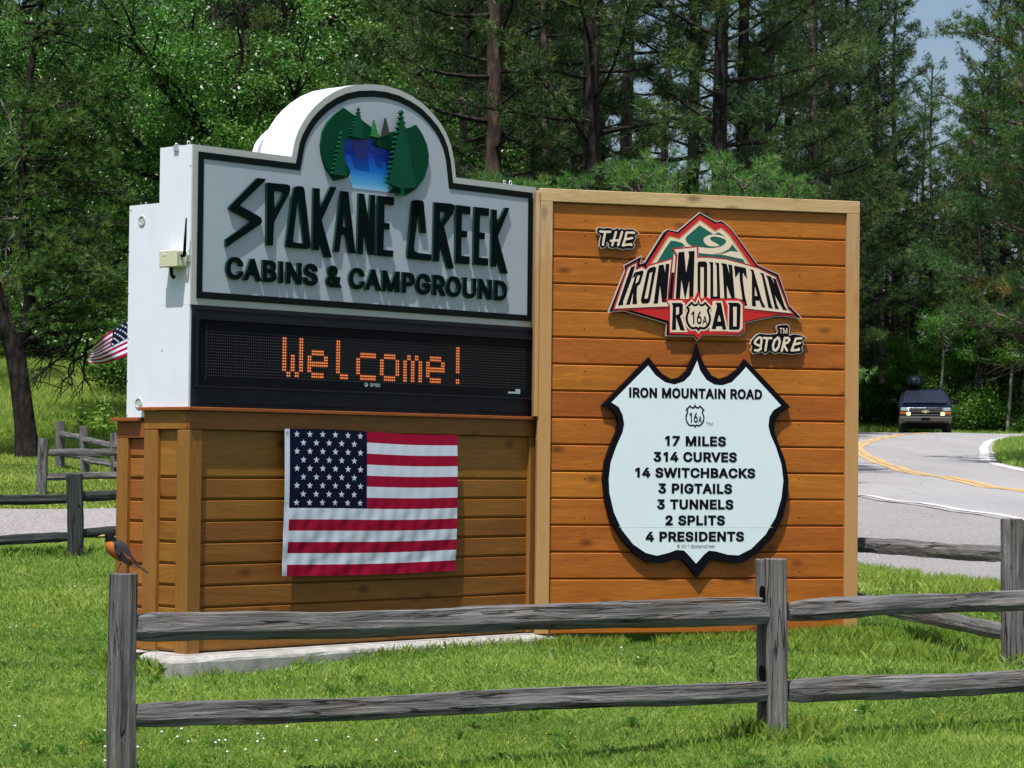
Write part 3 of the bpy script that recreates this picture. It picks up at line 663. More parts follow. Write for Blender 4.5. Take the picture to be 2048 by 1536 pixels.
# concrete footing with a rounded, crumbling edge
def footing():
    x1 = B.L(1180, 1278)[0]
    out = [(-.10, -.11), (x1 * .25, -.13), (x1 * .5, -.12), (x1 * .75, -.13), (x1 + .02, -.10), (x1 + .05, .05), (x1, .75), (x1 * .5, .8), (.10, yF * .98), (-.06, yF * .95), (-.11, yF * .6), (-.12, .2)]
    out = smooth_poly(out[::1], 6)
    n = len(out); vs = []; fs = []
    rnd = random.Random(3)
    top = BW0 - .006
    prof = [(0, -.35), (0, top - .042), (.008, top - .026), (.030, top - .012), (.075, top - .002)]
    cx = sum(p[0] for p in out) / n; cy = sum(p[1] for p in out) / n
    inner = [offset([p for p in ccw(out)], -d) for d, z in prof]
    for k, (d, z) in enumerate(prof):
        for i, p in enumerate(inner[k]):
            j = .004 if 0 < k < 4 else 0
            vs.append((p[0] + rnd.uniform(-j, j), p[1] + rnd.uniform(-j, j), z + rnd.uniform(-j, j) * .8 - (0.006 if 0 < k < 5 and 30 < i < 44 else 0)))
    for k in range(len(prof) - 1):
        for i in range(n):
            q = (i + 1) % n
            fs.append((k * n + i, k * n + q, (k + 1) * n + q, (k + 1) * n + i))
    prof_n = len(prof)
    tv, tf = fill2d([[(v_[0], v_[1]) for v_ in vs[(prof_n - 1) * n:prof_n * n]]])
    b = len(vs); vs += [(v_[0], v_[2], top - .0005) for v_ in tv]; fs += [tuple(b + i for i in t) for t in tf]
    o = MB().add(vs, fs, smooth=False).build('concrete_footing', M['concrete'], None)
    o.matrix_world = B.M
    tag(o, 'pale rough concrete footing with rounded edge under the brown wooden plinth', 'footing')
footing()

BWD = CW
# ------------------------------------------------------------------ white cabinet with the illuminated message board
cab = empty('sign_cabinet', B.M, 'tall white cabinet sign with arched top, raised dark green lettering and amber message display', 'cabinet sign')
ZS = B.L(381, 608.5)[1]                       # bottom edge of the sign face
# outline of the sign face (arched top), traced on its plane
dome_px = [(584, 318), (586.5, 300), (590.5, 280), (597, 262), (606, 245), (617, 228), (631, 212), (648, 197), (668, 184), (690, 174.5), (715, 169.3), (745, 168.5),
           (772, 171.5), (800, 180), (824, 192), (846, 207), (865, 226), (881, 246), (893, 267), (902, 290), (908, 318), (911, 345), (912, 357)]
dome = tr(B, dome_px)
# regularise: left and right feet on the same height as the cabinet top
def zt(x): return BT
face_out = [(0, ZS), (BWD, ZS), (BWD, BT), (dome[-1][0], BT)] + dome[::-1][1:-1] + [(dome[0][0], BT), (0, BT)]
face_out = ccw(face_out)
sk = shape('cabinet_shell', [face_out], .012, BL, M['white'], cab)
shape('face_rim', [face_out], 0.0, .0115, M['edge'], cab)
f1 = offset(face_out, -.040); f2 = offset(face_out, -.080)
shape('border_trim', [f1, hole(f2)], -.007, -.0006, M['trim'], cab)
shape('face_panel', [offset(face_out, -.0805)], -.002, -.0005, M['face'], cab)
# lower white body and side, rear cabinet
ye = B.S(320.5, 500)[0]; yb = B.S(256, 600)[0]
boxo('lower_body', (.0, .0125, LEDZ + .0215), (BWD - .002, BL, ZS - .0005), M['white'], cab)
zr = B.S(259.6, 411.5)[1]; rb = B.S(252.2, 834.7)[1]
rear = MB().box((.0015, BL + .001, max(rb, rear_t + .024)), (BWD - .25, yb, zr)).build('rear_cabinet', M['white'], cab)
# rear arch seen behind the left shoulder
xa_, za_ = B.L(503, 309, yb - .012); xb_, zb_ = B.L(527, 281, yb - .155)
dx0 = dome[0][0]; kx = .90
rd = [((p[0] - dx0) * kx + xa_, (p[1] - BT) * .58 + za_) for p in dome]
rd = [(rd[0][0], zr + .002)] + rd + [(rd[-1][0], zr + .002)]
shape('rear_arch', [ccw(rd)], yb - .06, yb - .012, M['white'], cab)
# round access covers on the side
for px, py, r in ((284, 441.5, .032), (277.5, 806, .032)):
    yy, zz = B.S(px, py)
    rc = MB(); n = 24
    rings = [(r, 0), (r, -.006), (r * .80, -.007), (r * .76, -.003), (0.001, -.003)]
    vs = [(d + .0015, yy + rr * cos(2 * pi * k / n), zz + rr * sin(2 * pi * k / n)) for rr, d in rings for k in range(n)]
    fs = [(i * n + k, i * n + (k + 1) % n, (i + 1) * n + (k + 1) % n, (i + 1) * n + k) for i in range(len(rings) - 1) for k in range(n)]
    rc.add(vs, fs).build('round_cover', M['edge'], cab)
# screws down the side
sc_ = MB()
for px, py in ((262, 420), (258, 500), (257, 585), (256, 675), (255, 760), (254, 829), (324, 700), (381, 330), (378, 500)):
    yy, zz = B.S(px, py); sc_.box((-.003, yy - .004, zz - .004), (.004, yy + .004, zz + .004))
tag(sc_.build('screws', M['zinc'], cab), kind='stuff')
# lifting eyes on top
def eye(x, y, z, parent, s=1.0):
    s *= .55
    m = MB(); pts = [(x + .022 * s * cos(a), y, z + .035 * s + .022 * s * sin(a)) for a in np.linspace(-pi / 2 - .3, 1.5 * pi - .7, 12)]
    m.tube(pts, .006 * s, 6); m.tube([(x, y, z - .02), (x, y, z + .018 * s)], .010 * s, 8)
    m.box((x - .03 * s, y - .02, z), (x + .03 * s, y + .02, z + .007)).build('lifting_eye', M['zinc'], parent)
eye(.05, .10, BT, cab); eye(.04, .20, BT, cab, .8); eye(B.L(1022, 372)[0], .06, BT, cab); eye(B.L(1034, 373)[0], .06, BT, cab, 1.1)
eye(.05, yb - .1, zr, cab, .6)
# bracket hanging over the top edge
MB().box((-.012, .13, BT - .03), (.03, .17, BT + .006)).build('edge_bracket', M['zinc'], cab)

# raised lettering: upper line, traced glyph by glyph
LT1 = [  # (origin x, origin y, zoom, outer, holes)
 (440, 350, 7.68, [(575,45),(708,60),(690,90),(316,455),(320,472),(600,632),(635,660),(646,700),(640,740),(615,762),(95,1110),(90,990),(440,738),(487,708),(165,542),(142,510),(150,478)], []),
 (440, 350, 7.68, [(732,114),(1040,145),(1070,160),(1082,190),(1080,240),(1066,285),(832,720),(817,1082),(715,1078),(724,140)], [[(832,240),(985,260),(975,300),(838,525)]]),
 (440, 350, 7.68, [(1155,182),(1205,168),(1270,175),(1298,205),(1392,1090),(1378,1128),(1340,1136),(1040,1112),(1015,1085),(1015,1045),(1105,380),(1140,200)], [[(1205,295),(1288,1050),(1140,1036),(1124,1010)]]),
 (600, 350, 7.68, [(210,198),(307,208),(305,455),(318,500),(470,178),(562,188),(335,695),(492,1268),(385,1262),(302,985),(295,1155),(192,1148)], []),
 (600, 350, 7.68, [(640,245),(745,258),(853,1202),(752,1196),(712,922),(640,912),(604,1182),(518,1174),(610,400)], [[(678,440),(722,805),(662,795)]]),
 (600, 350, 7.68, [(905,280),(988,290),(1062,715),(1085,300),(1160,307),(1145,1228),(1062,1222),(980,815),(970,1217),(882,1212)], []),
 (600, 350, 7.68, [(1198,315),(1450,340),(1445,465),(1300,450),(1298,735),(1380,742),(1378,840),(1292,832),(1283,1148),(1437,1162),(1432,1256),(1178,1236)], []),
 (800, 370, 6.678, [(190,203),(240,200),(300,210),(320,235),(352,645),(275,636),(250,320),(188,830),(195,880),(235,905),(420,928),(415,1012),(130,985),(102,950),(100,900),(170,225)], []),
 (800, 370, 6.678, [(462,229),(695,250),(724,268),(730,300),(718,370),(590,548),(722,1118),(645,1116),(537,775),(526,1020),(442,1014)], [[(535,350),(628,362),(540,500)]]),
 (800, 370, 6.678, [(752,264),(945,288),(940,392),(830,378),(825,608),(900,616),(898,700),(822,695),(820,945),(934,956),(930,1060),(742,1044)], []),
 (800, 370, 6.678, [(996,291),(1193,312),(1190,415),(1070,402),(1065,632),(1135,640),(1132,725),(1062,718),(1058,968),(1182,980),(1178,1078),(982,1064)], []),
 (800, 370, 6.678, [(1230,324),(1297,331),(1296,450),(1303,500),(1405,300),(1464,307),(1308,688),(1441,1184),(1362,1182),(1294,965),(1288,1092),(1218,1086)], []),
]
LD = .020                                     # letters stand this far off the face
def letter(loops):
    v, f = fill2d(loops, -LD, -.0025)
    nT = len(f)
    m = MB().add(v, f)
    for i, q in enumerate(m.f):
        ys = {round(m.v[k][1], 4) for k in q}
        m.m[i] = 0 if (len(ys) == 1 and min(ys) < -LD + .001) else 1
    return m.build('letter', [M['letterfront'], M['letter']], cab)
for ox, oy, s, o, hs in LT1:
    lp = [ccw(tr(B, o, ox, oy, s, -LD))] + [hole(tr(B, h, ox, oy, s, -LD)) for h in hs]
    letter(lp)
# lower line
a = B.L(452.5, 557.2, -LD); b = B.L(1014.5, 602.0, -LD)
capz = B.L(503, 515.8, -LD)[1] - B.L(503, 559.8, -LD)[1]
for per in text_loops('CABINS & CAMPGROUND', a[0], a[1], b[0], b[1], capz, 30):
    letter(per)

# round relief picture above the lettering
Z4 = (630, 200, 7.68)
def rel(name, pts, y0, y1, mat): return shape(name, [ccw(tr(B, pts, *Z4, y0))], y0, y1, mat, cab)
water_px = [(420,600),(960,590),(1200,700),(1200,900),(1160,1200),(1150,1418),(850,1384),(562,1352),(545,1110),(500,1010),(440,900)]
def water_mat():
    m, nt, b_ = nodes('airbrushed_water')
    tc = N(nt, 'ShaderNodeTexCoord'); sx = N(nt, 'ShaderNodeSeparateXYZ'); nt.links.new(tc.outputs['Object'], sx.inputs[0])
    z0 = B.L(*[690, 383])[1]; z1 = B.L(690, 278)[1]
    f = maprange(nt, sx.outputs[2], z0, z1, 0, 1)
    c = ramp(nt, f, [(0, (.50, .66, .78)), (.18, (.10, .42, .74)), (.45, (.01, .15, .60)), (.75, (.012, .04, .42)), (1, (.04, .10, .50))])
    nt.links.new(c, b_.inputs['Base Color']); b_.inputs['Roughness'].default_value = .5; b_.inputs['Specular IOR Level'].default_value = .1
    return m
rel('painted_lake', water_px, -.005, -.0021, water_mat())
rel('painted_ripple', [(540,620),(790,605),(850,880),(640,905)], -.0062, -.0051, paint('deep_blue', (.008, .02, .26), .35))
hill_l = [(445,120),(530,180),(610,240),(700,295),(800,365),(875,425),(960,505),(1010,578),(950,592),(700,598),(430,596),(425,680),(440,850),(465,960),(500,1010),(535,1060),(546,1110),(532,1165),(470,1200),(310,1238),(200,1080),(140,950),(105,800),(98,680),(130,480),(200,340),(320,210)]
hill_r = [(1555,380),(1480,420),(1380,442),(1140,500),(1010,575),(890,670),(960,712),(1190,768),(1215,900),(1460,930),(1520,1010),(1460,1090),(1300,1290),(1150,1417),(1420,1455),(1500,1405),(1560,1362),(1680,1200),(1740,1000),(1752,850),(1720,680),(1650,520)]
rel('relief_hill', hill_l, -.020, -.0021, M['hill']); rel('relief_hill', hill_r, -.020, -.0021, M['hill'])
def fir(tip, base_l, base_r, teeth, amp, trunk=0, seed=1):
    r = random.Random(seed); L = []; R = []
    for i in range(teeth):
        t = (i + .6) / teeth
        xl = tip[0] + (base_l[0] - tip[0]) * t; yl = tip[1] + (base_l[1] - tip[1]) * t
        xr = tip[0] + (base_r[0] - tip[0]) * t; yr = tip[1] + (base_r[1] - tip[1]) * t
        dy = (base_l[1] - tip[1]) / teeth
        k = .5 + .5 * t
        L += [(xl - amp * r.uniform(.7, 1.3) * k, yl), (xl + amp * .8 * k, yl + dy * .35)]
        R += [(xr + amp * r.uniform(.7, 1.3) * k, yr), (xr - amp * .6 * k, yr + dy * .35)]
    mid = ((base_l[0] + base_r[0]) / 2, max(base_l[1], base_r[1]) + 8)
    out = [tip] + R
    if trunk:
        out += [(mid[0] + 22, mid[1]), (mid[0] + 22, mid[1] + trunk - 30), (mid[0] + 80, mid[1] + trunk), (mid[0] - 80, mid[1] + trunk), (mid[0] - 18, mid[1] + trunk - 30), (mid[0] - 18, mid[1])]
    return out + L[::-1]
rel('relief_fir', fir((1340,150),(1120,1290),(1560,1350),15,32,110,2), -.048, -.0201, M['tree1'])
rel('relief_fir', fir((680,115),(545,560),(760,600),9,20,0,3), -.038, -.0201, M['tree1'])
rel('relief_fir', fir((415,480),(275,1150),(500,1170),10,20,0,4), -.040, -.0201, M['tree1'])
rel('relief_fir', fir((912,300),(882,562),(985,580),8,7,0,5), -.036, -.0201, M['tree2'])
rel('relief_fir', fir((1092,275),(1035,570),(1150,520),9,10,0,6), -.038, -.0201, M['tree3'])
# bright paint on the upper edges of the relief branches
for (x, y) in [(395,515),(382,575),(368,650),(357,740),(348,803),(340,875),(325,945),(305,1030),(292,1070),(272,1130)]:
    pass

# message display
hx0, hz0 = .002, LEDZ + .0215; hx1, hz1 = BWD - .004, ZS - .001
rx0, rz1 = B.L(394, 638.2); rx1 = B.L(1061.7, 680.5)[0]; rz0 = B.L(392, 770)[1]
disp = boxo('display_housing', (hx0 + .012, -.001, hz0 + .001), (hx1, .0115, hz1), M['housing'], cab)
def ringbox(a0, b0, a1, b1, y0, y1):  # frame made of four bars
    m = MB()
    x0, z0, x1, z1 = a0; X0_, Z0_, X1_, Z1_ = b0
    return m
rim = MB()
for (xa, za, xb, zb) in ((rx0, rz1, rx1, rz1 + .012), (rx0, rz0 - .012, rx1, rz0), (rx0 - .012, rz0 - .012, rx0 - .0002, rz1 + .012), (rx1 + .0002, rz0 - .012, rx1 + .012, rz1 + .012)):
    rim.box((xa, -.020, za), (xb, -.0011, zb))
rim.build('display_rim', M['housing'], disp)
boxo('display_window', (rx0 + .001, -.006, rz0 + .001), (rx1 - .001, -.0012, rz1 - .001), M['black'], disp)
# horizontal seams and drip marks of the housing
for z in (hz0 + .02, rz1 + .055):
    boxo('housing_seam', (hx0 + .03, -.004, z), (hx1 - .02, -.0011, z + .004), M['black'], disp)
gx0, gz1 = B.L(566.9, 676.6, -.006)
pu = (B.L(740 + 1635 / 9.31, 660 + 340 / 9.31, -.006)[0] - gx0) / 88.5
pv = (gz1 - B.L(566.9, 660 + 875 / 9.31 - 3.0, -.006)[1]) / 13
lit = set()
def cols(cs, rs):
    for c in cs:
        for r in rs: lit.add((c, r))
R_ = range
cols([0, 1, 8, 9], R_(0, 12)); cols([4, 5], R_(6, 12)); cols([2, 3, 6, 7], (12, 13))
for c0 in (12, 72):
    cols([c0, c0 + 1], R_(6, 12)); cols(R_(c0 + 2, c0 + 8), (4, 5, 12, 13)); cols(R_(c0, c0 + 10), (8, 9)); cols([c0 + 8, c0 + 9], (6, 7))
cols([26, 27], R_(0, 12)); cols(R_(28, 32), (12, 13))
cols([36, 37], R_(6, 12)); cols(R_(38, 46), (4, 5, 12, 13))
cols([48, 49, 56, 57], R_(6, 12)); cols(R_(50, 56), (4, 5, 12, 13))
cols([60, 61, 64, 65, 68, 69], R_(6, 14)); cols([62, 63, 66, 67], (4, 5))
cols([88, 89], list(R_(0, 10)) + [12, 13])
c_lo = -int((gx0 - rx0 - .07) / pu); c_hi = int((rx1 - gx0 - .05) / pu)
mu = MB(); ml = MB(); mglow = MB()
for c in range(c_lo, c_hi + 1):
    for r in range(-1, 15):
        x = gx0 + c * pu; z = gz1 - r * pv
        on = (c, r) in lit
        s_ = .0054 if on else .0038
        n = 6
        pts = [(x + s_ * cos(2 * pi * k / n), -.0075, z + s_ * sin(2 * pi * k / n)) for k in range(n)] + [(x, -.0085 - (.002 if on else 0), z)]
        (ml if on else mu).add(pts, [(k, (k + 1) % n, n) for k in range(n)])
def emitter(name, col, e):
    m, nt, b_ = nodes(name)
    b_.inputs['Base Color'].default_value = (.05, .02, .01, 1); b_.inputs['Emission Color'].default_value = (*col, 1); b_.inputs['Emission Strength'].default_value = e
    return m
M['amber'] = emitter('lit_amber_diode', (1.0, .27, .05), 1.15)
M['amberdim'] = emitter('amber_glow_on_mask', (.55, .040, .0), .12)
tag(mu.build('unlit_diodes', M['lens'], disp), kind='stuff')
tag(ml.build('lit_diodes', M['amber'], disp), label='lit amber diodes spelling Welcome!', kind='stuff')
# dim emissive squares paint the diodes' red glow onto the mask
for (c, r) in sorted(lit):
    x = gx0 + c * pu; z = gz1 - r * pv
    mglow.add([(x - pu * .56, -.0066, z - pv * .56), (x + pu * .56, -.0066, z - pv * .56), (x + pu * .56, -.0066, z + pv * .56), (x - pu * .56, -.0066, z + pv * .56)], [(0, 1, 2, 3)])
lm = []
for (c, r) in sorted(lit):
    x = gx0 + c * pu; z = gz1 - r * pv
    lm.append([(x - pu * .55, z - pv * .55), (x + pu * .55, z - pv * .55), (x + pu * .55, z + pv * .55), (x - pu * .55, z + pv * .55)])
tag(shape('diode_glow_sheet', lm, -.0066, None, M['amberdim'], disp), kind='stuff')
# maker's name and a small sticker
a = B.L(740.0, 773.2, -.006); b = B.L(760.3, 774.3, -.006)
for per in text_loops('OPTEC', a[0], a[1], b[0], b[1], .021, 14):
    shape('maker_letter', per, -.0075, -.0061, paint('pale_blue_print', (.42, .50, .58), .5), disp)
cx, cz = B.L(732.2, 769.5, -.006)
moon = [(cx + .015 * cos(t), cz + .013 * sin(t)) for t in np.linspace(0, 2 * pi, 18, endpoint=False)]
moon_h = [(cx - .003 + .008 * cos(t), cz + .003 + .0075 * sin(t)) for t in np.linspace(0, 2 * pi, 14, endpoint=False)]
shape('maker_emblem', [ccw(moon), hole(moon_h)], -.0075, -.0061, paint('pale_blue_print', (.42, .50, .58), .5), disp)
a = B.L(1016, 785, -.006); b = B.L(1040, 778.5, -.006)
sm = MB(); sm.box((a[0], -.0075, a[1] - .006), (b[0], -.0061, a[1] + .006)); sm.box((b[0] - .045, -.0078, a[1] + .0065), (b[0], -.0061, b[1]))
sm.build('pale_sticker', paint('pale_blue_print', (.42, .50, .58), .5), disp)
boxo('inner_left_bar', (rx0 + .06, -.0095, rz0 + .02), (rx0 + .072, -.0061, rz1 - .03), M['housing'], disp)

# grey-beige junction box with an aerial on the cabinet's side
y0_, z1_ = B.S(323.5, 502.5, -.07); y1_, z0_ = B.S(357, 532.5, -.07)
jb = empty('junction_box', B.M @ Matrix.Translation((0, (y0_ + y1_) / 2, z0_)), 'small beige junction box with black aerial on the side of the white cabinet', 'junction box')
hw = abs(y0_ - y1_) / 2; hh = z1_ - z0_
boxo('housing', (-.075, -hw, 0), (-.001, hw, hh), M['beige'], jb, .006)
boxo('lid', (-.090, -hw - .004, -.004), (-.0755, hw + .004, hh + .004), M['beige'], jb, .006)
MB().tube([(-.05, -hw - .002, hh * .66), (-.05, -hw - .028, hh * .66)], .009).tube([(-.05, -hw - .028, hh * .64), (-.053, -hw - .045, hh + .19)], [.011, .005]).build('aerial', M['black'], jb)
MB().tube([(-.045, .02, .0), (-.045, .012, -.05), (-.04, -.005, -.062)], [.012, .010, .014]).build('cable_gland', M['black'], jb)
MB().box((-.0925, -.01 + hw * .35, hh * .70), (-.0903, .012 + hw * .35, hh * .84)).build('sticker', M['shieldwhite'], jb)
boxo('mounting_tab', (-.012, -hw - .03, .03), (-.001, -hw, .07), M['zinc'], jb)

# ------------------------------------------------------------------ big wooden billboard on the right
pan = empty('wooden_billboard', P.M, 'upright billboard of orange stained boards in a pale pine frame, right of the white cabinet', 'billboard')
FD = .026
zTR = P.L(1090, 401.5)[1]; zTR = min(zTR, PT - .085)
xl = P.L(1100, 800)[0]; xr = P.L(1689, 800)[0]
boxo('frame_top', (0, -FD, PT - .088), (PW, .02, PT), M['pale'], pan, .003)
boxo('frame_stile', (0, -FD, PB0), (xl, .02, PT - .0885), M['palev'], pan, .003)
boxo('frame_stile', (xr, -FD, PB0), (PW, .02, PT - .0885), M['palev'], pan, .003)
zmid = P.L(1067, 833)[1]
boxo('side_batten', (-.030, -.035, zmid), (-.0005, .02, PT - .02), M['palev'], pan, .003)
boxo('backing', (.01, .0205, PB0 + .02), (PW - .01, .10, PT - .01), M['barkd'], pan)
pz = P.L(1103, 460.2, 0)[1]; pz2 = P.L(1103, 1158 - 3, 0)[1]
pp = (pz - P.L(1103, 1159, 0)[1]) / 13
siding(pan, xl + .0008, xr - .0008, PT - .089, PB0 - .01, pz, M['panel'], 'x', name='board', pitch=pp, fixed=.019, gap=.0018, cham=.006, hc=.013)
# nail heads in columns
nh = MB(); rn = random.Random(5)
for px in (1170, 1598, 1300, 1440):
    for k in range(14):
        x, z = P.L(px + rn.uniform(-2, 2), 430 + k * 54 + rn.choice((-12, 12)), 0)
        nh.box((x - .0035, -.0005, z - .0035), (x + .0035, .002, z + .0035))
tag(nh.build('nail_heads', M['knot'], pan), kind='stuff')
bolt = P.L(1086, 440)
# ================================================================== PLAQUES ON THE BILLBOARD
def plaque(name, label, cat, px, py):
    x, z = P.L(px, py, 0)
    e = empty(name, P.M @ Matrix.Translation((x, 0, z)), label, cat)
    return e, (x, z)
def pl_shape(e, o, name, loops, y0, y1, mat):
    return shape(name, [[(p[0] - o[0], p[1] - o[1]) for p in l] for l in loops], y0, y1, mat, e)
T2 = 1.0 / 295                                 # metres per source pixel on the billboard

# --- mountain logo
e, o = plaque('mountain_logo_sign', 'red black and cream mountain shaped logo plaque reading IRON MOUNTAIN ROAD', 'sign', 1395, 683)
q = lambda pts, y=-.03: tr(P, pts, y=y)
outl = q([(1399.6,424),(1354.3,462.2),(1342.3,459.1),(1335,457.5),(1325.6,464.8),(1288.6,524.2),(1280.8,526.3),(1284.5,510.6),(1246.5,531),(1249,540.8),(1233.6,580),(1216.2,625.1),(1249,622.8),(1299.2,637.4),(1332,647.2),(1331.2,672.3),(1387.4,673.3),(1394.6,682.5),(1402.8,672.8),(1413,670.7),(1478.5,672.4),(1490.2,663),(1490.5,646),(1518.4,640.2),(1550,633.2),(1573.5,633.8),(1599.3,637.3),(1603.4,635),(1579.3,610.3),(1557.6,548.2),(1515.6,528.9),(1464.6,458.5),(1444.8,441.4),(1440.6,440.8),(1432.3,442.9)])
outl = ccw(outl)
pl_shape(e, o, 'plate', [outl], -.030, -.012, M['silver'])
pl_shape(e, o, 'black_field', [offset(outl, -1.7 * T2)], -.032, -.0302, M['ink'])
for (x_, z_) in ((-.25, -.05 + .35), (.3, .3), (0, .5), (.35, .16), (-.35, .18)):
    MB().tube([(x_, -.012, z_), (x_, .002, z_)], .012, 8).build('spacer', M['silver'], e)
LY = [-.033]
def lay(name, loops, mat, dy=.0012, groups=None):
    y = LY[0]; LY[0] -= dy
    if groups is None: groups = [len(loops)]
    i = 0
    for k in groups:
        pl_shape(e, o, name, [ccw(q(l)) for l in loops[i:i + k]], y, y + dy - .0001, mat); i += k
    assert i == len(loops)
lay('red_band', [[(1399.6,429.8),(1430.2,448),(1439.6,445.5),(1444.8,447.6),(1460.4,459.6),(1512.5,534),(1506,545),(1292.3,545),(1292.3,530.4),(1334,464.8),(1338,462.7),(1355.8,467.9)]], M['red'])
lay('tan_band', [[(1399.6,439.3),(1430.2,461.7),(1440.6,455.9),(1443.8,456.5),(1458.3,469),(1504,534),(1500,545),(1298,545),(1300.6,528.3),(1335.5,473.6),(1340,472),(1357.4,476.8)]], M['tan'])
lay('cream_band', [[(1399.6,442.8),(1429.8,464.6),(1440.6,459.0),(1442.8,459.6),(1456,471),(1500,535),(1499,545),(1301,545),(1303.6,529.3),(1337.5,476.6),(1341,475),(1358.6,479.8)]], M['cream'])
lay('green_hill', [[(1398.5,450.7),(1426,468.6),(1437,464.8),(1453,475.5),(1463,488),(1475.5,503.5),(1463,502),(1444,507),(1397,507),(1397,494),(1383,492),(1373,485.6),(1370.4,478.3),(1372.5,473)],
                   [(1340.7,481.5),(1349.6,482),(1363,485.6),(1369.4,491.9),(1347.5,497),(1345.4,518),(1314,523.6),(1328.8,499)],
                   [(1397,506),(1426,510),(1443,509),(1485,519),(1491,528),(1470,523),(1430,518),(1397,516)]], M['green'], groups=[1,1,1])
lay('cream_swirl', [smooth_poly([(1397,494.5),(1412,496),(1426,496.4),(1441.7,493),(1451,485.6),(1449.5,479),(1434.4,473.8),(1424,473.6),(1419.3,476.3),(1421.9,481.5),(1438.5,490.8),(1426,493.2),(1413.5,490.8),(1406.5,482.5),(1408.3,475.6),(1418.8,470),(1434.4,469.6),(1451,474.6),(1461.5,482.5),(1463,489),(1457,498),(1443.8,505),(1426,508.3),(1410,507.6),(1397,505.6),(1397,500)], 2),
                    [(1443,509.5),(1459,502.5),(1477,506.5),(1487,519)], [(1398,497),(1372,494),(1369,486),(1372,484),(1378,491)]], M['cream'], groups=[1,1,1])
iron = [(1255.8,536.1),(1271.5,527.3),(1270,541),(1283,535),(1291,540),(1297.5,532.5),(1341.8,519.5),(1334,590),(1334,608),(1336,612.8),(1300,614),(1228.5,617.4)]
mount = [(1347.5,499.2),(1392.3,495),(1393,516.6),(1400,515.8),(1420.8,516.4),(1452,520),(1483.3,528.3),(1514.6,537.7),(1550,555.5),(1574.6,619.7),(1582.8,626.7),(1487.9,616.8),(1486,600),(1470,596),(1346.4,599),(1353.8,510.6)]
up = lambda l, d: [(p[0], p[1]) for p in offset(ccw(l), d)]
lay('rose_outline', [up(iron, 3.2), up(mount, 3.2)], M['rose'], groups=[1,1])
lay('red_wedge', [[(1264.3,621.5),(1337,617.5),(1337,642.5)], [(1487.9,622.6),(1552.4,629.7),(1487.9,643.1)], [(1216+8,621),(1336,617),(1336,619.5),(1226,621.5)], [(1487,620),(1588,631),(1592,633.5),(1487,622)]], M['red'], groups=[1,1,1,1])
lay('cream_banner', [iron, mount], M['cream'], groups=[1,1])
lay('black_letter', [
 [(1260.5,535),(1269.5,531),(1266.5,541),(1260.8,560),(1245,603),(1245.4,609.7),(1234.6,611.3),(1251.5,560)],
 [(1263,556),(1268.3,545),(1270,550),(1251,609.7),(1258.7,608.7),(1265,585),(1273.5,551)],
 [(1268.3,545),(1284,540.8),(1286,544),(1285,549),(1273.5,551),(1270,552)], [(1285.8,545),(1280.8,562),(1279.7,566.7),(1273,573.5),(1267,570),(1275.5,563),(1279.5,549)],
 [(1265,570),(1273,573.5),(1272,590.8),(1273,608),(1263.5,608.3),(1265,588)],
 [(1293.3,541.5),(1298.5,535.6),(1308,533.3),(1311,536),(1310,545),(1303.5,544),(1298.3,545.5),(1287.4,597.4),(1280.2,601)], [(1310.6,540),(1298.7,602),(1295,606.7),(1283,607.2),(1280.2,600),(1288,597.4),(1294.5,597),(1303.3,546)],
 [(1316.3,531),(1326,529),(1329,545),(1330.3,528.3),(1337.6,527.8),(1332,604),(1323,604.5),(1318.7,571.3),(1314.6,606.7),(1306,607.2)],
 [(1355.3,505),(1367.3,503.3),(1371,546),(1377,512),(1375.6,502.8),(1387.9,502),(1385.5,594),(1377,594),(1377.2,560.6),(1369,600),(1361.6,559.6),(1358.7,598.5),(1350,599)],
 [(1393.9,527),(1396.5,523),(1410,523),(1413,527),(1413,534),(1406.5,534),(1399.5,534),(1399.5,594),(1393.9,594)], [(1413,530),(1413,598),(1406.5,598),(1406.5,530)],
 [(1416.7,524),(1425,524.5),(1425.5,598),(1419.5,598),(1419.5,530)], [(1428.6,525.2),(1436.8,526.5),(1439.3,599),(1433,599),(1432,531)], [(1421,593),(1438,593),(1438,599),(1421,599)],
 [(1441,526.3),(1452,527.8),(1457.8,549),(1456,533),(1455,528.9),(1463,530.4),(1468.6,598),(1462,598),(1452.2,570.5),(1452.9,597.5),(1447.5,597.5),(1443.8,533)],
 [(1466.7,531.5),(1490.3,536),(1493.2,558.5),(1484,545),(1484.5,560),(1488.5,592),(1493.5,611.5),(1485,611),(1482,587),(1478.2,560),(1477.5,543.5),(1469.3,555.4)],
 [(1498.4,538.2),(1505.7,540.3),(1508.4,556),(1508.4,600),(1510,603),(1511,612.7),(1502.6,612),(1502.3,545)], [(1503,540),(1505.7,540.3),(1523,602),(1530,615),(1522.5,614),(1513.7,591.6),(1508,571)], [(1506,592),(1519,592),(1521,601),(1506,601)],
 [(1518.8,545.5),(1526,547),(1541,608),(1545,617.4),(1535.4,615.5),(1522.5,552)],
 [(1530.2,550.2),(1540.6,553.3),(1549,571),(1543.5,555.4),(1550.5,558.5),(1568,612),(1573.5,621),(1565,619.7),(1548.3,590.4),(1553,610),(1557,618.5),(1549,617.4),(1533.5,556)]], M['ink'], groups=[1,4,2,1,1,2,3,1,1,3,1,1])
lay('red_road_field', [[(1328,598.5),(1364,597.5),(1372,601),(1381,592),(1387,599),(1394.5,581),(1402,598),(1409,593),(1420,598),(1476,597.5),(1487.5,606),(1488,660),(1476,669),(1403,669.5),(1394.6,678),(1387,669.5),(1336.5,668.5),(1336.5,610)]], M['red'])
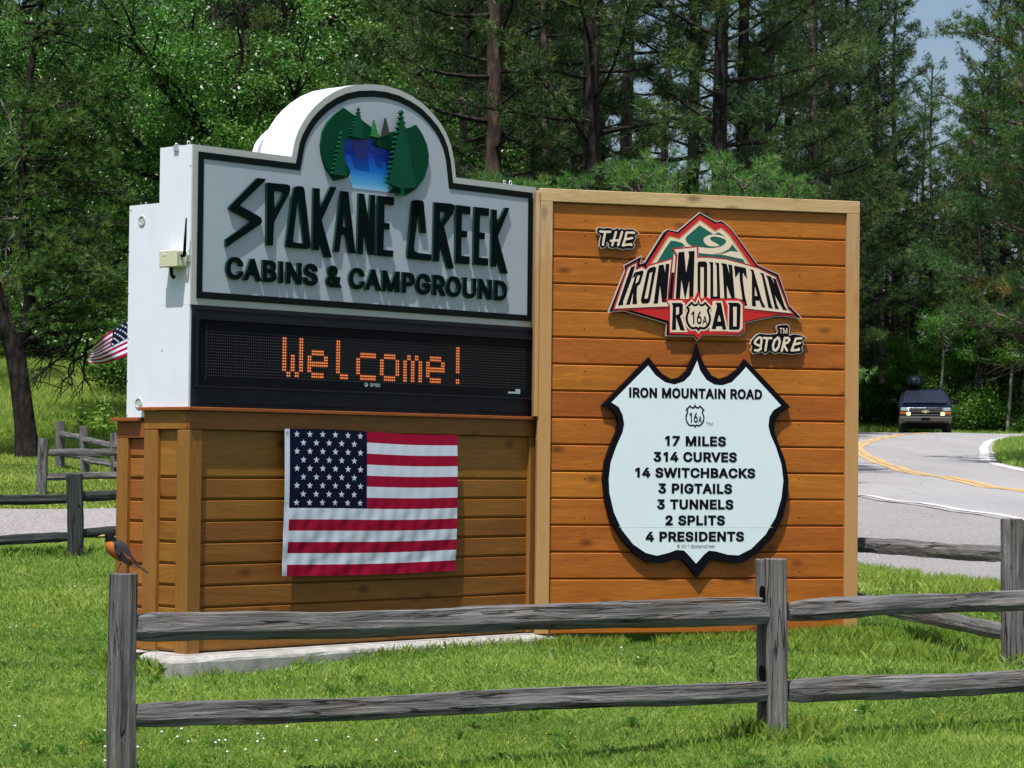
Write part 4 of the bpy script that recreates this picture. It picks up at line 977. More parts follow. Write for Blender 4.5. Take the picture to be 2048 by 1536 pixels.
shield_out = [(672,25),(690,90),(715,150),(760,220),(810,245),(870,225),(930,180),(970,120),(1115,270),(1255,420),(1190,460),(1160,510),(1155,570),(1180,640),(1225,760),(1245,880),(1240,980),(1210,1110),(1150,1230),(1060,1330),(960,1395),(880,1400),(800,1385),(760,1375),(735,1405),(672,1490),(610,1410),(580,1380),(540,1373),(460,1398),(360,1395),(280,1340),(200,1250),(130,1130),(95,1000),(82,870),(95,760),(130,660),(165,580),(180,520),(165,470),(130,430),(75,410),(220,262),(370,108),(400,150),(450,210),(510,245),(560,235),(610,190),(650,100)]
def mini(x0, y0, x1, y1):
    return [(x0 + (a - 75) / 1180 * (x1 - x0), y0 + (b - 25) / 1465 * (y1 - y0)) for a, b in shield_out]
ms = mini(1369, 599, 1421, 663)
lay('cream_road_outline', [[(1333,601.5),(1362,601.2),(1368.5,607),(1368.5,632),(1364,635),(1374,664.5),(1339,664.5),(1339,612)],
    [(1424,602),(1443,602),(1455,662.5),(1417,662.5)], [(1449,602),(1477,602),(1483.5,609),(1483.5,657),(1476.5,663.5),(1454,663.5),(1454,612)], up(ms, 3.0)], M['cream'])
lay('black_letter', [
 [(1341.8,606),(1350.5,606),(1350.5,660),(1342.3,659.5),(1344,612)], [(1350,606),(1361,606),(1364.3,609.5),(1357,613.8),(1350,613.8)], [(1364.3,609.5),(1363.8,627.5),(1358.7,632),(1351,636),(1350,631),(1356.6,627.5),(1356.6,612)],
 [(1351,636),(1358.7,632),(1368,661),(1359.2,660.5)],
 [(1430,605.6),(1440.5,605.6),(1440,615),(1433,643),(1429.8,658.4),(1421.7,657.8),(1432.5,612)], [(1433,605.6),(1440.5,605.6),(1451,659),(1443.4,659.3),(1440.4,643),(1436.6,629)], [(1431,643),(1444,643),(1444,652.5),(1430,652.5)],
 [(1454,605.6),(1464.7,605.6),(1464.7,659.4),(1456.3,659.3),(1456.8,610.3)], [(1464,605.6),(1475,605.6),(1479.7,610.3),(1472,613.2),(1464,613.2)], [(1479.7,610.3),(1478,656),(1475,659.5),(1464,659.5),(1464,653),(1471.5,653),(1472,612)], ms], M['ink'], groups=[4,3,3,1])
lay('cream_shield', [up(ms, -4.6)], M['cream'])
def sc_text(s, x0, y0, x1, y1, cap_px, bold): # text on the billboard, pixel baseline
    a = P.L(x0, y0, -.03); b = P.L(x1, y1, -.03)
    cap = P.L(x0, y0 - cap_px, -.03)[1] - a[1]
    return text_loops(s, a[0], a[1], b[0], b[1], cap, bold)
y = LY[0]
for per in sc_text('16', 1381.2, 648, 1401.5, 648.3, 25, 14) + sc_text('A', 1403.2, 648.6, 1412.5, 648.8, 16.5, 14):
    pl_shape(e, o, 'numeral', per, y, y + .001, M['ink'])

# --- THE and STORE plaques
def small_plaque(label, ox, oy, s, outline, paths, r, base_pt, groups, extra=None):
    e, o = plaque('name_plaque', label, 'sign', *base_pt)
    ol = ccw(tr(P, outline, ox, oy, s, -.03))
    pl_shape(e, o, 'plate', [ol], -.030, -.012, M['silver'])
    pl_shape(e, o, 'black_field', [offset(ol, -1.6 * T2)], -.032, -.0302, M['ink'])
    st = [tr(P, p, ox, oy, s, -.03) for p in paths]
    i = 0
    for k in groups:
        pl_shape(e, o, 'cream_letter', strokes(st[i:i + k], r), -.0335, -.0322, M['cream']); i += k
    if extra: extra(e, o)
    MB().tube([(0, -.012, .06), (0, .002, .06)], .01, 8).build('spacer', M['silver'], e)
small_plaque('small black plaque with hand lettered word THE, left of the mountain logo', 1180, 440, 17.07,
 [(270,232),(430,265),(620,242),(720,265),(790,315),(920,262),(985,258),(990,300),(1080,272),(1170,310),(1250,290),(1450,295),(1560,345),(1695,455),(1545,548),(1580,620),(1530,720),(1500,760),(1530,850),(1500,950),(1440,1000),(1260,995),(1100,1027),(1020,990),(900,960),(760,990),(640,950),(615,890),(622,800),(590,775),(585,880),(520,950),(390,990),(300,880),(310,720),(355,540),(240,470),(208,370),(225,300)],
 [[(345,392),(520,405),(690,402)], [(515,405),(470,640),(435,850)], [(885,410),(825,620),(755,862)], [(1090,410),(1020,650),(955,860)], [(705,712),(860,700),(985,690)],
  [(1500,438),(1380,430),(1240,430),(1215,560),(1180,700),(1115,870),(1260,840),(1405,838)], [(1400,820),(1410,855)], [(1190,650),(1330,640),(1435,612)]], 2.25 * T2, (1225, 498), [2, 3, 3])
def tm(e, o):
    for per in sc_text('TM', 1400 + 1352 / 8.532, 540 + 1083 / 8.532, 1400 + 1486 / 8.532, 540 + 1087 / 8.532, 11.2, 6):
        pl_shape(e, o, 'trade_mark_letter', per, -.0335, -.0322, M['cream'])
small_plaque('small black plaque with hand lettered word STORE, lower right of the logo', 1400, 540, 8.532,
 [(1300,950),(1370,928),(1480,920),(1530,955),(1530,1105),(1600,1085),(1720,1100),(1825,1165),(1750,1215),(1778,1260),(1740,1320),(1765,1370),(1720,1430),(1620,1435),(1590,1450),(1460,1435),(1340,1415),(1280,1442),(1190,1392),(1110,1447),(1060,1405),(900,1440),(860,1370),(880,1310),(853,1260),(870,1200),(960,1100),(1020,1072),(1130,1087),(1200,1090),(1310,1075),(1322,1040),(1300,1000)],
 [[(1040,1268),(1048,1190),(1040,1158),(1000,1152),(945,1205),(930,1245),(960,1272),(1030,1295),(1035,1345),(990,1375),(935,1368)], [(1085,1160),(1160,1165),(1215,1162)], [(1145,1165),(1130,1270),(1112,1372)],
  [(1330,1155),(1270,1200),(1242,1290),(1250,1360),(1290,1375),(1335,1320),(1358,1230),(1345,1165),(1325,1152)], [(1445,1158),(1420,1270),(1392,1380)], [(1445,1162),(1505,1160),(1525,1190),(1495,1235),(1425,1265),(1450,1320),(1482,1372)],
  [(1730,1165),(1670,1168),(1632,1172),(1600,1270),(1560,1372),(1640,1365),(1685,1360)], [(1685,1345),(1688,1362)], [(1595,1268),(1650,1262),(1705,1245)]], 2.3 * T2, (1555, 709), [1, 2, 1, 2, 3], tm)

# --- big route shield
e, o = plaque('route_shield_sign', 'large white route shield plaque with thick black border listing miles, curves and tunnels', 'sign', 1394, 1157)
SH = (1180, 680, 3.134)
so_ = ccw(tr(P, smooth_poly(shield_out, 1), *SH, -.04))
pl_shape(e, o, 'black_plate', [so_], -.040, -.001, M['ink'])
inner = [(672,130),(690,190),(730,250),(780,280),(830,285),(890,265),(940,215),(978,170),(1090,292),(1198,410),(1150,440),(1125,480),(1118,540),(1130,590),(1165,670),(1200,780),(1212,880),(1200,990),(1165,1110),(1100,1220),(1010,1310),(930,1350),(860,1345),(790,1325),(745,1320),(715,1345),(665,1402),(620,1350),(590,1320),(545,1315),(490,1335),(420,1352),(350,1335),(270,1280),(200,1190),(150,1080),(122,960),(118,870),(130,770),(165,670),(205,580),(215,530),(205,470),(180,420),(135,392),(250,275),(365,160),(410,220),(470,265),(530,280),(590,260),(630,220),(655,170)]
inn = ccw(tr(P, inner, *SH, -.0430))
zs_ = P.L(1394, 1054.5, -.0430)[1]
# two sheets meeting at a hairline seam
pl_shape(e, o, 'white_sheet', [inn], -.0430, -.0402, M['shieldwhite'])
xa = P.L(1238, 1053, -.0430)[0]; xb = P.L(1545, 1056, -.0430)[0]
pl_shape(e, o, 'sheet_seam', [ccw([(xa, zs_ - .0015), (xb, zs_ - .0015), (xb, zs_ + .0015), (xa, zs_ + .0015)])], -.0436, -.0431, paint('seam_grey', (.60, .68, .72), .5))
def stext(s, x0, x1, yt, yb, yt2=None, yb2=None, bold=36, mat='ink'):
    f = lambda X, Y: (1180 + X / 3.134, 680 + Y / 3.134)
    yt2 = yt2 or yt; yb2 = yb2 or yb
    A = f(x0, yb); Bp = f(x1, yb2)
    a = P.L(*A, -.0430); b = P.L(*Bp, -.0430); cap = P.L(A[0], A[1] - (yb - yt) / 3.134, -.0430)[1] - a[1]
    for per in text_loops(s, a[0], a[1], b[0], b[1], cap, bold):
        pl_shape(e, o, 'letter', per, -.0452, -.0432, M[mat])
stext('IRON MOUNTAIN ROAD', 245, 1078, 297, 360, 308, 372)
stext('17 MILES', 470, 852, 600, 662, 603, 667); stext('314 CURVES', 398, 920, 700, 762, 704, 766); stext('14 SWITCHBACKS', 283, 1035, 799, 861, 803, 866)
stext('3 PIGTAILS', 428, 890, 898, 961, 900, 964); stext('3 TUNNELS', 420, 898, 998, 1060, 1000, 1062); stext('2 SPLITS', 472, 845, 1099, 1161)
stext('4 PRESIDENTS', 348, 965, 1201, 1263, 1202, 1262); stext('© 2011 SpokaneCreek', 545, 783, 1281, 1301, bold=2, mat='greyprint'); stext('TM', 728, 768, 515, 534, bold=2, mat='greyprint')
ms2 = [(1180 + x / 3.134, 680 + y / 3.134) for x, y in [(597 + (a - 75) / 1180 * 121, 398 + (b - 25) / 1465 * 151) for a, b in shield_out]]
so2 = ccw(q(ms2, -.0430))
pl_shape(e, o, 'small_shield_outline', [so2, hole(offset(so2, -2.6 * T2))], -.0452, -.0432, M['ink'])
stext('16', 624, 675, 455, 517, bold=12); stext('A', 680, 700, 476, 517, bold=12)
bolt_ = MB()
for (X, Y) in ((668, 88), (325, 1373), (1105, 1235), (1180, 520)):
    a = P.L(1180 + X / 3.134, 680 + Y / 3.134, -.0400); bolt_.box((a[0] - o[0] - .004, -.0440, a[1] - o[1] - .004), (a[0] - o[0] + .004, -.0401, a[1] - o[1] + .004))
tag(bolt_.build('bolts', M['knot'], e), kind='stuff')

# ================================================================== FLAGS
def cloth(name, fn, nu, nv, mats, pick, parent, thick=.0):
    vs = [fn(i / nu, j / nv) for j in range(nv + 1) for i in range(nu + 1)]
    fs = []; mi = []
    for j in range(nv):
        for i in range(nu):
            a = j * (nu + 1) + i
            fs.append((a, a + 1, a + nu + 2, a + nu + 1)); mi.append(pick((i + .5) / nu, (j + .5) / nv))
    me = mesh_np(name, vs, np.array(fs), mi=mi, smooth=True)
    return link(name, me, mats, parent)
def fabric(name, col, var=.05):
    m, nt, b = nodes(name)
    n = noise(nt, coords(nt), 6, 5)
    nt.links.new(mixc(nt, maprange(nt, n, .3, .7, 0, 1), tuple(c * (1 - var) for c in col), tuple(min(1, c * (1 + var)) for c in col)), b.inputs['Base Color'])
    b.inputs['Roughness'].default_value = .85; b.inputs['Specular IOR Level'].default_value = .08
    bump(nt, b, noise(nt, coords(nt), 260, 2), .12, .001)
    return m
FR = fabric('flag_red', (.33, .006, .035)); FW = fabric('flag_white', (.62, .68, .80)); FB = fabric('flag_navy', (.005, .007, .028))
fy = -.018
c00 = B.L(568.5, 857.5, fy); c10 = B.L(913.5, 870, fy); c01 = B.L(562.5, 1152, fy); c11 = B.L(910.5, 1141, fy)
fo = B.L(740, 1145, 0)
fl = empty('hanging_flag', B.M @ Matrix.Translation((fo[0], 0, fo[1])), 'stars and stripes flag with white header strip pinned to the brown plinth siding', 'flag')
SL = .027                                      # header strip share of the width
def fpos(u, v, dy=0):
    x = (c00[0] * (1 - u) + c10[0] * u) * (1 - v) + (c01[0] * (1 - u) + c11[0] * u) * v
    z = (c00[1] * (1 - u) + c10[1] * u) * (1 - v) + (c01[1] * (1 - u) + c11[1] * u) * v
    # soft diagonal folds, stronger towards the bottom
    w = max(0, v - .32) / .68
    tz = .0020 * sin((u * 1.2 + v * .55) * 52 + 2 * sin(v * 9)) * w * (1 - u * .5) * min(1, u * 8) * (.5 + .5 * sin(v * 13 * pi + .8)) + .0016 * sin((u * .7 + v * 1.1) * 33 + 1) * w
    tz += .0015 * sin(u * 90 + v * 12) * (1 if v > .5 else .3)
    sag = -.010 * sin(pi * u) * v + .006 * (1 - v) * sin(pi * u * 2)
    return (x - fo[0], fy - .004 + tz + dy + .010 * sin(pi * min(1, v * 1.1)) * -1, z - fo[1] + sag)
def pick(u, v):
    if u < SL: return 1
    s = min(12, int(v * 13))
    if (u - SL) / (1 - SL) < .445 and s < 7: return 2
    return 0 if s % 2 == 0 else 1
cl = cloth('cloth', fpos, 148, 104, [FR, FW, FB], pick, fl)
for r in range(9):
    k = 6 if r % 2 == 0 else 5
    for c in range(k):
        u = SL + (1 - SL) * .445 * ((c + (.55 if k == 6 else 1.05)) / 6.1); v = 7 / 13 * ((r + .62) / 9.25)
        ru = .0175; rv = ru * 1.55
        pts = []
        for i in range(10):
            a = pi / 2 + i * pi / 5; rr = 1 if i % 2 == 0 else .42
            pts.append(fpos(u + ru * rr * cos(a), v - rv * rr * sin(a) * .9, -.0012))
        ctr = fpos(u, v, -.0014)
        MB().add(pts + [ctr], [(i, (i + 1) % 10, 10) for i in range(10)]).build('star', FW, fl)
for v in (.02, .975):
    p = fpos(.012, v, -.001); m = MB(); n = 14
    ring = [(p[0] + r * cos(2 * pi * k / n), p[1] - d, p[2] + r * sin(2 * pi * k / n)) for r, d in ((.008, .001), (.008, .003), (.004, .003), (.004, .001)) for k in range(n)]
    m.add(ring, [(i * n + k, i * n + (k + 1) % n, (i + 1) * n + (k + 1) % n, (i + 1) * n + k) for i in range(3) for k in range(n)]).build('grommet', M['zinc'], fl)

# flag streaming out from behind the cabinet, on its own pole further back
fD = 21.0
pA = W(300, 560, fD); pB = W(300, 1075, fD)
gz = float(zg(pA.x, fD))
wf = empty('flag_on_pole', V((pA.x, fD, gz)), 'small stars and stripes flag waving out from behind the white cabinet', 'flag')
MB().tube([(0, 0, 0), (0, 0, pA.z - gz + .1)], .016, 10).build('pole', M['zinc'], wf)
def wpos(u, v):
    # corners measured: hoist hidden at the right, fly end low at the left
    top0 = W(292, 610, fD); top1 = W(183, 686, fD); bot0 = W(300, 690, fD); bot1 = W(171, 729, fD)
    p = top0 * (1 - u) * (1 - v) + top1 * u * (1 - v) + bot0 * (1 - u) * v + bot1 * u * v
    sagz = -.035 * sin(pi * u) + .03 * sin(u * 5 + v * 2) * u
    return (p.x - pA.x + .01 * sin(v * 7), .10 * sin(u * 6.5 + v * 1.8) * (.3 + u), p.z - gz + sagz * .8)
cloth('cloth', wpos, 60, 52, [FR, FW, FB], lambda u, v: (2 if (u < .60 and v < 7 / 13) else (0 if int(v * 13) % 2 == 0 else 1)), wf)
ws = MB()
for r in range(6):
    for c in range(7):
        u = .04 + c * .08 + (.04 if r % 2 else 0); v = .05 + r * .085
        if u > .57: continue
        ct = V(wpos(u, v)); ct.y -= .006
        pts = [ct + V((.011 * (1 if i % 2 == 0 else .45) * cos(pi / 2 + i * pi / 5), 0, .011 * (1 if i % 2 == 0 else .45) * sin(pi / 2 + i * pi / 5))) for i in range(10)]
        ws.add(pts + [ct], [(i, (i + 1) % 10, 10) for i in range(10)])
tag(ws.build('stars', FW, wf), kind='stuff')

# ================================================================== SPLIT-RAIL FENCES
def beam(L, w, h, seed, seg=26, taper=.85, tl=.16, rough=.06, bow=0, wedge=.25, nside=10):
    """hand-split rail lying along local x, centred, w thick (y) and h tall (z)"""
    r = random.Random(seed)
    ph = [r.uniform(0, 6.3) for _ in range(8)]
    prof = []
    for k in range(nside):
        a = 2 * pi * (k + .5) / nside
        c_, s_ = cos(a), sin(a)
        m = max(abs(c_), abs(s_)) ** .93
        x_ = c_ / m; y_ = s_ / m
        if y_ > 0: x_ *= 1 - wedge * r.random()
        prof.append((x_ * .5 * r.uniform(.9, 1.08), y_ * .5 * r.uniform(.92, 1.05)))
    vs = []; fs = []
    for i in range(seg + 1):
        t = i / seg; x = (t - .5) * L
        e = 1.0
        if tl:
            d = min(t * L, (1 - t) * L)
            e = taper + (1 - taper) * min(1, d / tl) ** .8
        for k, (a, b) in enumerate(prof):
            n1 = 1 + rough * sin(x * 4.1 + ph[k % 8]) + rough * .7 * sin(x * 11 + ph[(k + 3) % 8]) + rough * .35 * sin(x * 27 + ph[(k + 5) % 8])
            vs.append((x, a * w * n1 * (e if tl else 1), b * h * n1 * e + bow * (1 - (2 * t - 1)**2) + .006 * sin(x * 3 + ph[0])))
        if i:
            for k in range(nside):
                j = (k + 1) % nside
                fs.append(((i - 1) * nside + k, i * nside + k, i * nside + j, (i - 1) * nside + j))
    fs.append(tuple(range(nside))); fs.append(tuple(seg * nside + k for k in range(nside))[::-1])
    me = bpy.data.meshes.new('rail'); me.from_pydata(vs, [], fs); me.update()
    return me
def along(p, q):
    d = (q - p); m = (p + q) / 2
    X = d.normalized(); Y = V((0, 0, 1)).cross(X).normalized(); Z = X.cross(Y)
    R_m = Matrix((X, Y, Z)).transposed().to_4x4(); R_m.translation = m
    return R_m, d.length
def add_rail(parent, p, q, w, h, seed, mat, name='rail', **k):
    Mx, L = along(p, q)
    me = beam(L, w, h, seed, **k)
    o = link(name, me, mat, parent); o.matrix_local = parent.matrix_world.inverted() @ Mx
    add_bevel(o, .004)
    return o
def add_post(parent, base_, top, w, d, seed, mat, turn=0, **k):
    Mx, L = along(base_, top)
    Mx = Mx @ Matrix.Rotation(turn, 4, 'X')
    me = beam(L, d, w, seed, taper=1, tl=0, rough=.025, **k)
    o = link('post', me, mat, parent); o.matrix_local = parent.matrix_world.inverted() @ Mx
    add_bevel(o, .005)
    return o
def fence(name, loc, label, group=None):
    e = empty(name, V(loc), label, 'fence', group); bpy.context.view_layer.update(); return e
def knot(rail, parent, px, py, D, r=.012):
    p = W(px, py, D)
    m = MB(); n = 12
    rings = [(r * 1.9, -.002), (r * 1.25, .006), (r, .001), (r * .7, -.012), (.0005, -.016)]
    vs = [(rr * 1.3 * cos(2 * pi * k / n), -d, rr * sin(2 * pi * k / n)) for rr, d in rings for k in range(n)]
    fs = [(i * n + k, i * n + (k + 1) % n, (i + 1) * n + (k + 1) % n, (i + 1) * n + k) for i in range(4) for k in range(n)]
    mi = [0] * n * 2 + [1] * n * 2
    me = m.add(vs, fs).mesh('knot'); me.polygons.foreach_set('material_index', mi)
    o = link('knot', me, [M['grey'], M['knot']], rail)
    o.matrix_local = rail.matrix_local.inverted() @ parent.matrix_world.inverted() @ Matrix.Translation(p)

# front fence: two posts in view, rails run on to the right
DL, DR = 10.95, 13.0
ff = fence('front_fence', (W(1543, 1478, DR)), 'weathered grey two rail split fence in the foreground, running across the lawn')
lp_t = W(248, 1146, DL); lp_b = V((lp_t.x - .004, lp_t.y, float(zg(lp_t.x, lp_t.y)) - .12)); lp_b.x = W(241, 1536, DL).x
add_post(ff, lp_b, lp_t, .098, .098, 21, M['grey'], nside=12, wedge=.1, turn=radians(38))
rp_t = W(1553, 1117, DR); rp_b = W(1550, 1500, DR)
post2 = add_post(ff, rp_b, rp_t, .105, .10, 22, M['grey'], nside=12, wedge=.05)
add_post(ff, W(1531, 1500, DR + .05), W(1534, 1118, DR + .05), .105, .06, 23, M['grey'], nside=12, wedge=.05)
yy_ = lambda px, a, b: a + (b - a) * (px - 272) / (1525 - 272)
def Dx(px):   # depth of the fence line below a pixel column
    A = W(248, 1300, DL); Bq = W(1545, 1300, DR)
    d = ray(px, 1300); # intersect in plan
    n = (Bq.y - A.y, -(Bq.x - A.x))
    t = (n[0] * A.x + n[1] * A.y) / (n[0] * d[0] + n[1] * d[1])
    return t * d[1]
r1 = add_rail(ff, W(262, 1258, Dx(262)), W(1530, 1223, Dx(1530) + .01), .085, .118, 31, M['grey'], seg=60, tl=.10, rough=.05)
r2 = add_rail(ff, W(262, 1434, Dx(262)), W(1530, 1381, Dx(1530) + .01), .085, .108, 32, M['grey'], seg=60, tl=.10, rough=.045)
FZ = 15.1
A_ = V((W(1545, 1300, DR).x, DR, 0)); dirf = (W(1545, 1300, DR) - W(248, 1300, DL)); dirf.z = 0; dirf.normalize()
sp_ = add_rail(ff, W(1182, 1206, Dx(1182) - .01), W(1522, 1200, Dx(1522) - .005), .035, .018, 91, M['grey'], name='splinter', seg=30, tl=.05, rough=.1)
r3 = add_rail(ff, W(1572, 1224, DR + .02), W(2230, 1186, DR + 1.25), .085, .105, 33, M['grey'], seg=50, tl=.10, rough=.07)
r4 = add_rail(ff, W(1572, 1385, DR + .02), W(2230, 1352, DR + 1.25), .085, .118, 37, M['grey'], seg=50, tl=.10, rough=.06)
add_post(ff, W(2250, 1440, DR + 1.3), W(2250, 1090, DR + 1.3), .11, .10, 25, M['grey'])
for rr, px, py, dd, s_ in ((r1, 327, 1262, -.05, .010), (r1, 590, 1243, -.05, .011), (r1, 915, 1250, -.045, .008), (r1, 1141, 1211, -.05, .013), (r1, 1276, 1252, -.045, .009), (r1, 1442, 1237, -.045, .009), (r3, 1734, 1217, -.05, .014), (r3, 1900, 1211, -.05, .014), (r3, 1750, 1232, -.05, .010), (r2, 1296, 1400, -.05, .007), (r4, 1612, 1402, -.05, .008)):
    knot(rr, ff, px, py, (Dx(px) if px < 1540 else DR + .02 + 1.23 * (px - 1572) / 658) + dd - .008, s_ * 1.5)
# black plugs paint the shade of open mortices above the right post's rail ends
for px, py in ((1524, 1186), (1523, 1346)):
    p = W(px, py, DR - .036)
    m = MB(); n = 10
    pts = [(.024 * cos(a) * (1 if cos(a) > 0 else .4), 0, .036 * sin(a)) for a in np.linspace(0, 2 * pi, n, endpoint=False)]
    m.add([(x, 0, z) for x, _, z in pts] + [(x, .04, z) for x, _, z in pts], [tuple(range(n))] + [(k, k + n, (k + 1) % n + n, (k + 1) % n) for k in range(n)])
    ob = m.build('mortice_shade_plug', M['knot'], ff); ob.matrix_local = ff.matrix_world.inverted() @ Matrix.Translation(p)

# fence behind, right of the billboard
rf = fence('side_fence', W(2030, 1320, 16.7), 'grey split rail fence right of the billboard, at the edge of the gravel')
add_post(rf, W(2024, 1345, 16.7), W(2025, 1037, 16.7), .135, .12, 41, M['grey'], nside=12)
add_post(rf, W(2048, 1345, 16.8), W(2048, 1040, 16.8), .10, .05, 42, M['grey'])
add_rail(rf, W(2010, 1108, 16.72), W(1690, 1089, 19.0), .09, .105, 43, M['grey'], seg=30, tl=.10)
add_rail(rf, W(2010, 1262, 16.72), W(1690, 1190, 19.0), .09, .110, 44, M['grey'], seg=30, tl=.10, bow=-.02)
add_rail(rf, W(2040, 1110, 16.75), W(2300, 1110, 16.0), .09, .11, 45, M['grey'])
add_rail(rf, W(2040, 1250, 16.75), W(2300, 1262, 16.0), .09, .11, 46, M['grey'])
add_post(rf, W(1640, 1230, 19.3), W(1640, 1010, 19.3), .12, .12, 47, M['grey'])
add_rail(rf, W(1655, 1088, 19.3), W(1500, 1078, 21.3), .09, .11, 48, M['grey'])

# dark fence at the left, in front of the gravel drive
lf = fence('left_fence', W(150, 1108, 29.6), 'dark split rail fence left of the sign, before the gravel drive')
add_post(lf, W(152, 1118, 29.6), W(149, 948, 29.6), .17, .14, 51, M['dark'], nside=12)
for (a, b, s_) in (((135, 997, 29.65), (-120, 1001, 28.9), 52), ((135, 1074, 29.65), (-120, 1085, 28.9), 53), ((160, 993, 29.65), (330, 984, 30.6), 54), ((160, 1066, 29.65), (330, 1056, 30.6), 55)):
    add_rail(lf, W(*a), W(*b), .10, .115, s_, M['dark'], seg=30)
add_post(lf, W(-130, 1125, 28.9), W(-130, 955, 28.9), .17, .14, 56, M['dark'])
add_post(lf, W(345, 1100, 30.6), W(345, 940, 30.6), .17, .14, 57, M['dark'])
# grey fence beyond the drive, with a corner
bf = fence('far_fence', W(85, 985, 43.8), 'light grey split rail fence beyond the gravel drive, turning a corner near the leaning pine')
add_post(bf, W(83, 992, 43.8), W(86, 877, 43.8), .17, .15, 61, M['grey'])
add_post(bf, W(121, 935, 53.8), W(120, 842, 53.8), .19, .15, 62, M['grey'])
add_post(bf, W(169, 950, 51.5), W(168, 852, 51.5), .17, .15, 63, M['grey'])
add_post(bf, W(229, 965, 49.5), W(229, 866, 49.5), .15, .15, 64, M['grey'])
for (a, b, s_) in (((90, 906, 43.8), (250, 904, 44.6), 65), ((90, 953, 43.8), (250, 951, 44.6), 66), ((121, 867, 53.8), (169, 877, 51.5), 67), ((121, 905, 53.8), (169, 914, 51.5), 68),
                   ((169, 879, 51.5), (232, 893, 49.5), 69), ((169, 918, 51.5), (232, 930, 49.5), 70), ((229, 890, 49.5), (300, 905, 47), 71), ((229, 930, 49.5), (300, 950, 47), 72)):
    add_rail(bf, W(*a), W(*b), .11, .12, s_, M['grey'], seg=16)
add_post(bf, W(262, 992, 44.6), W(262, 880, 44.6), .17, .15, 73, M['grey'])

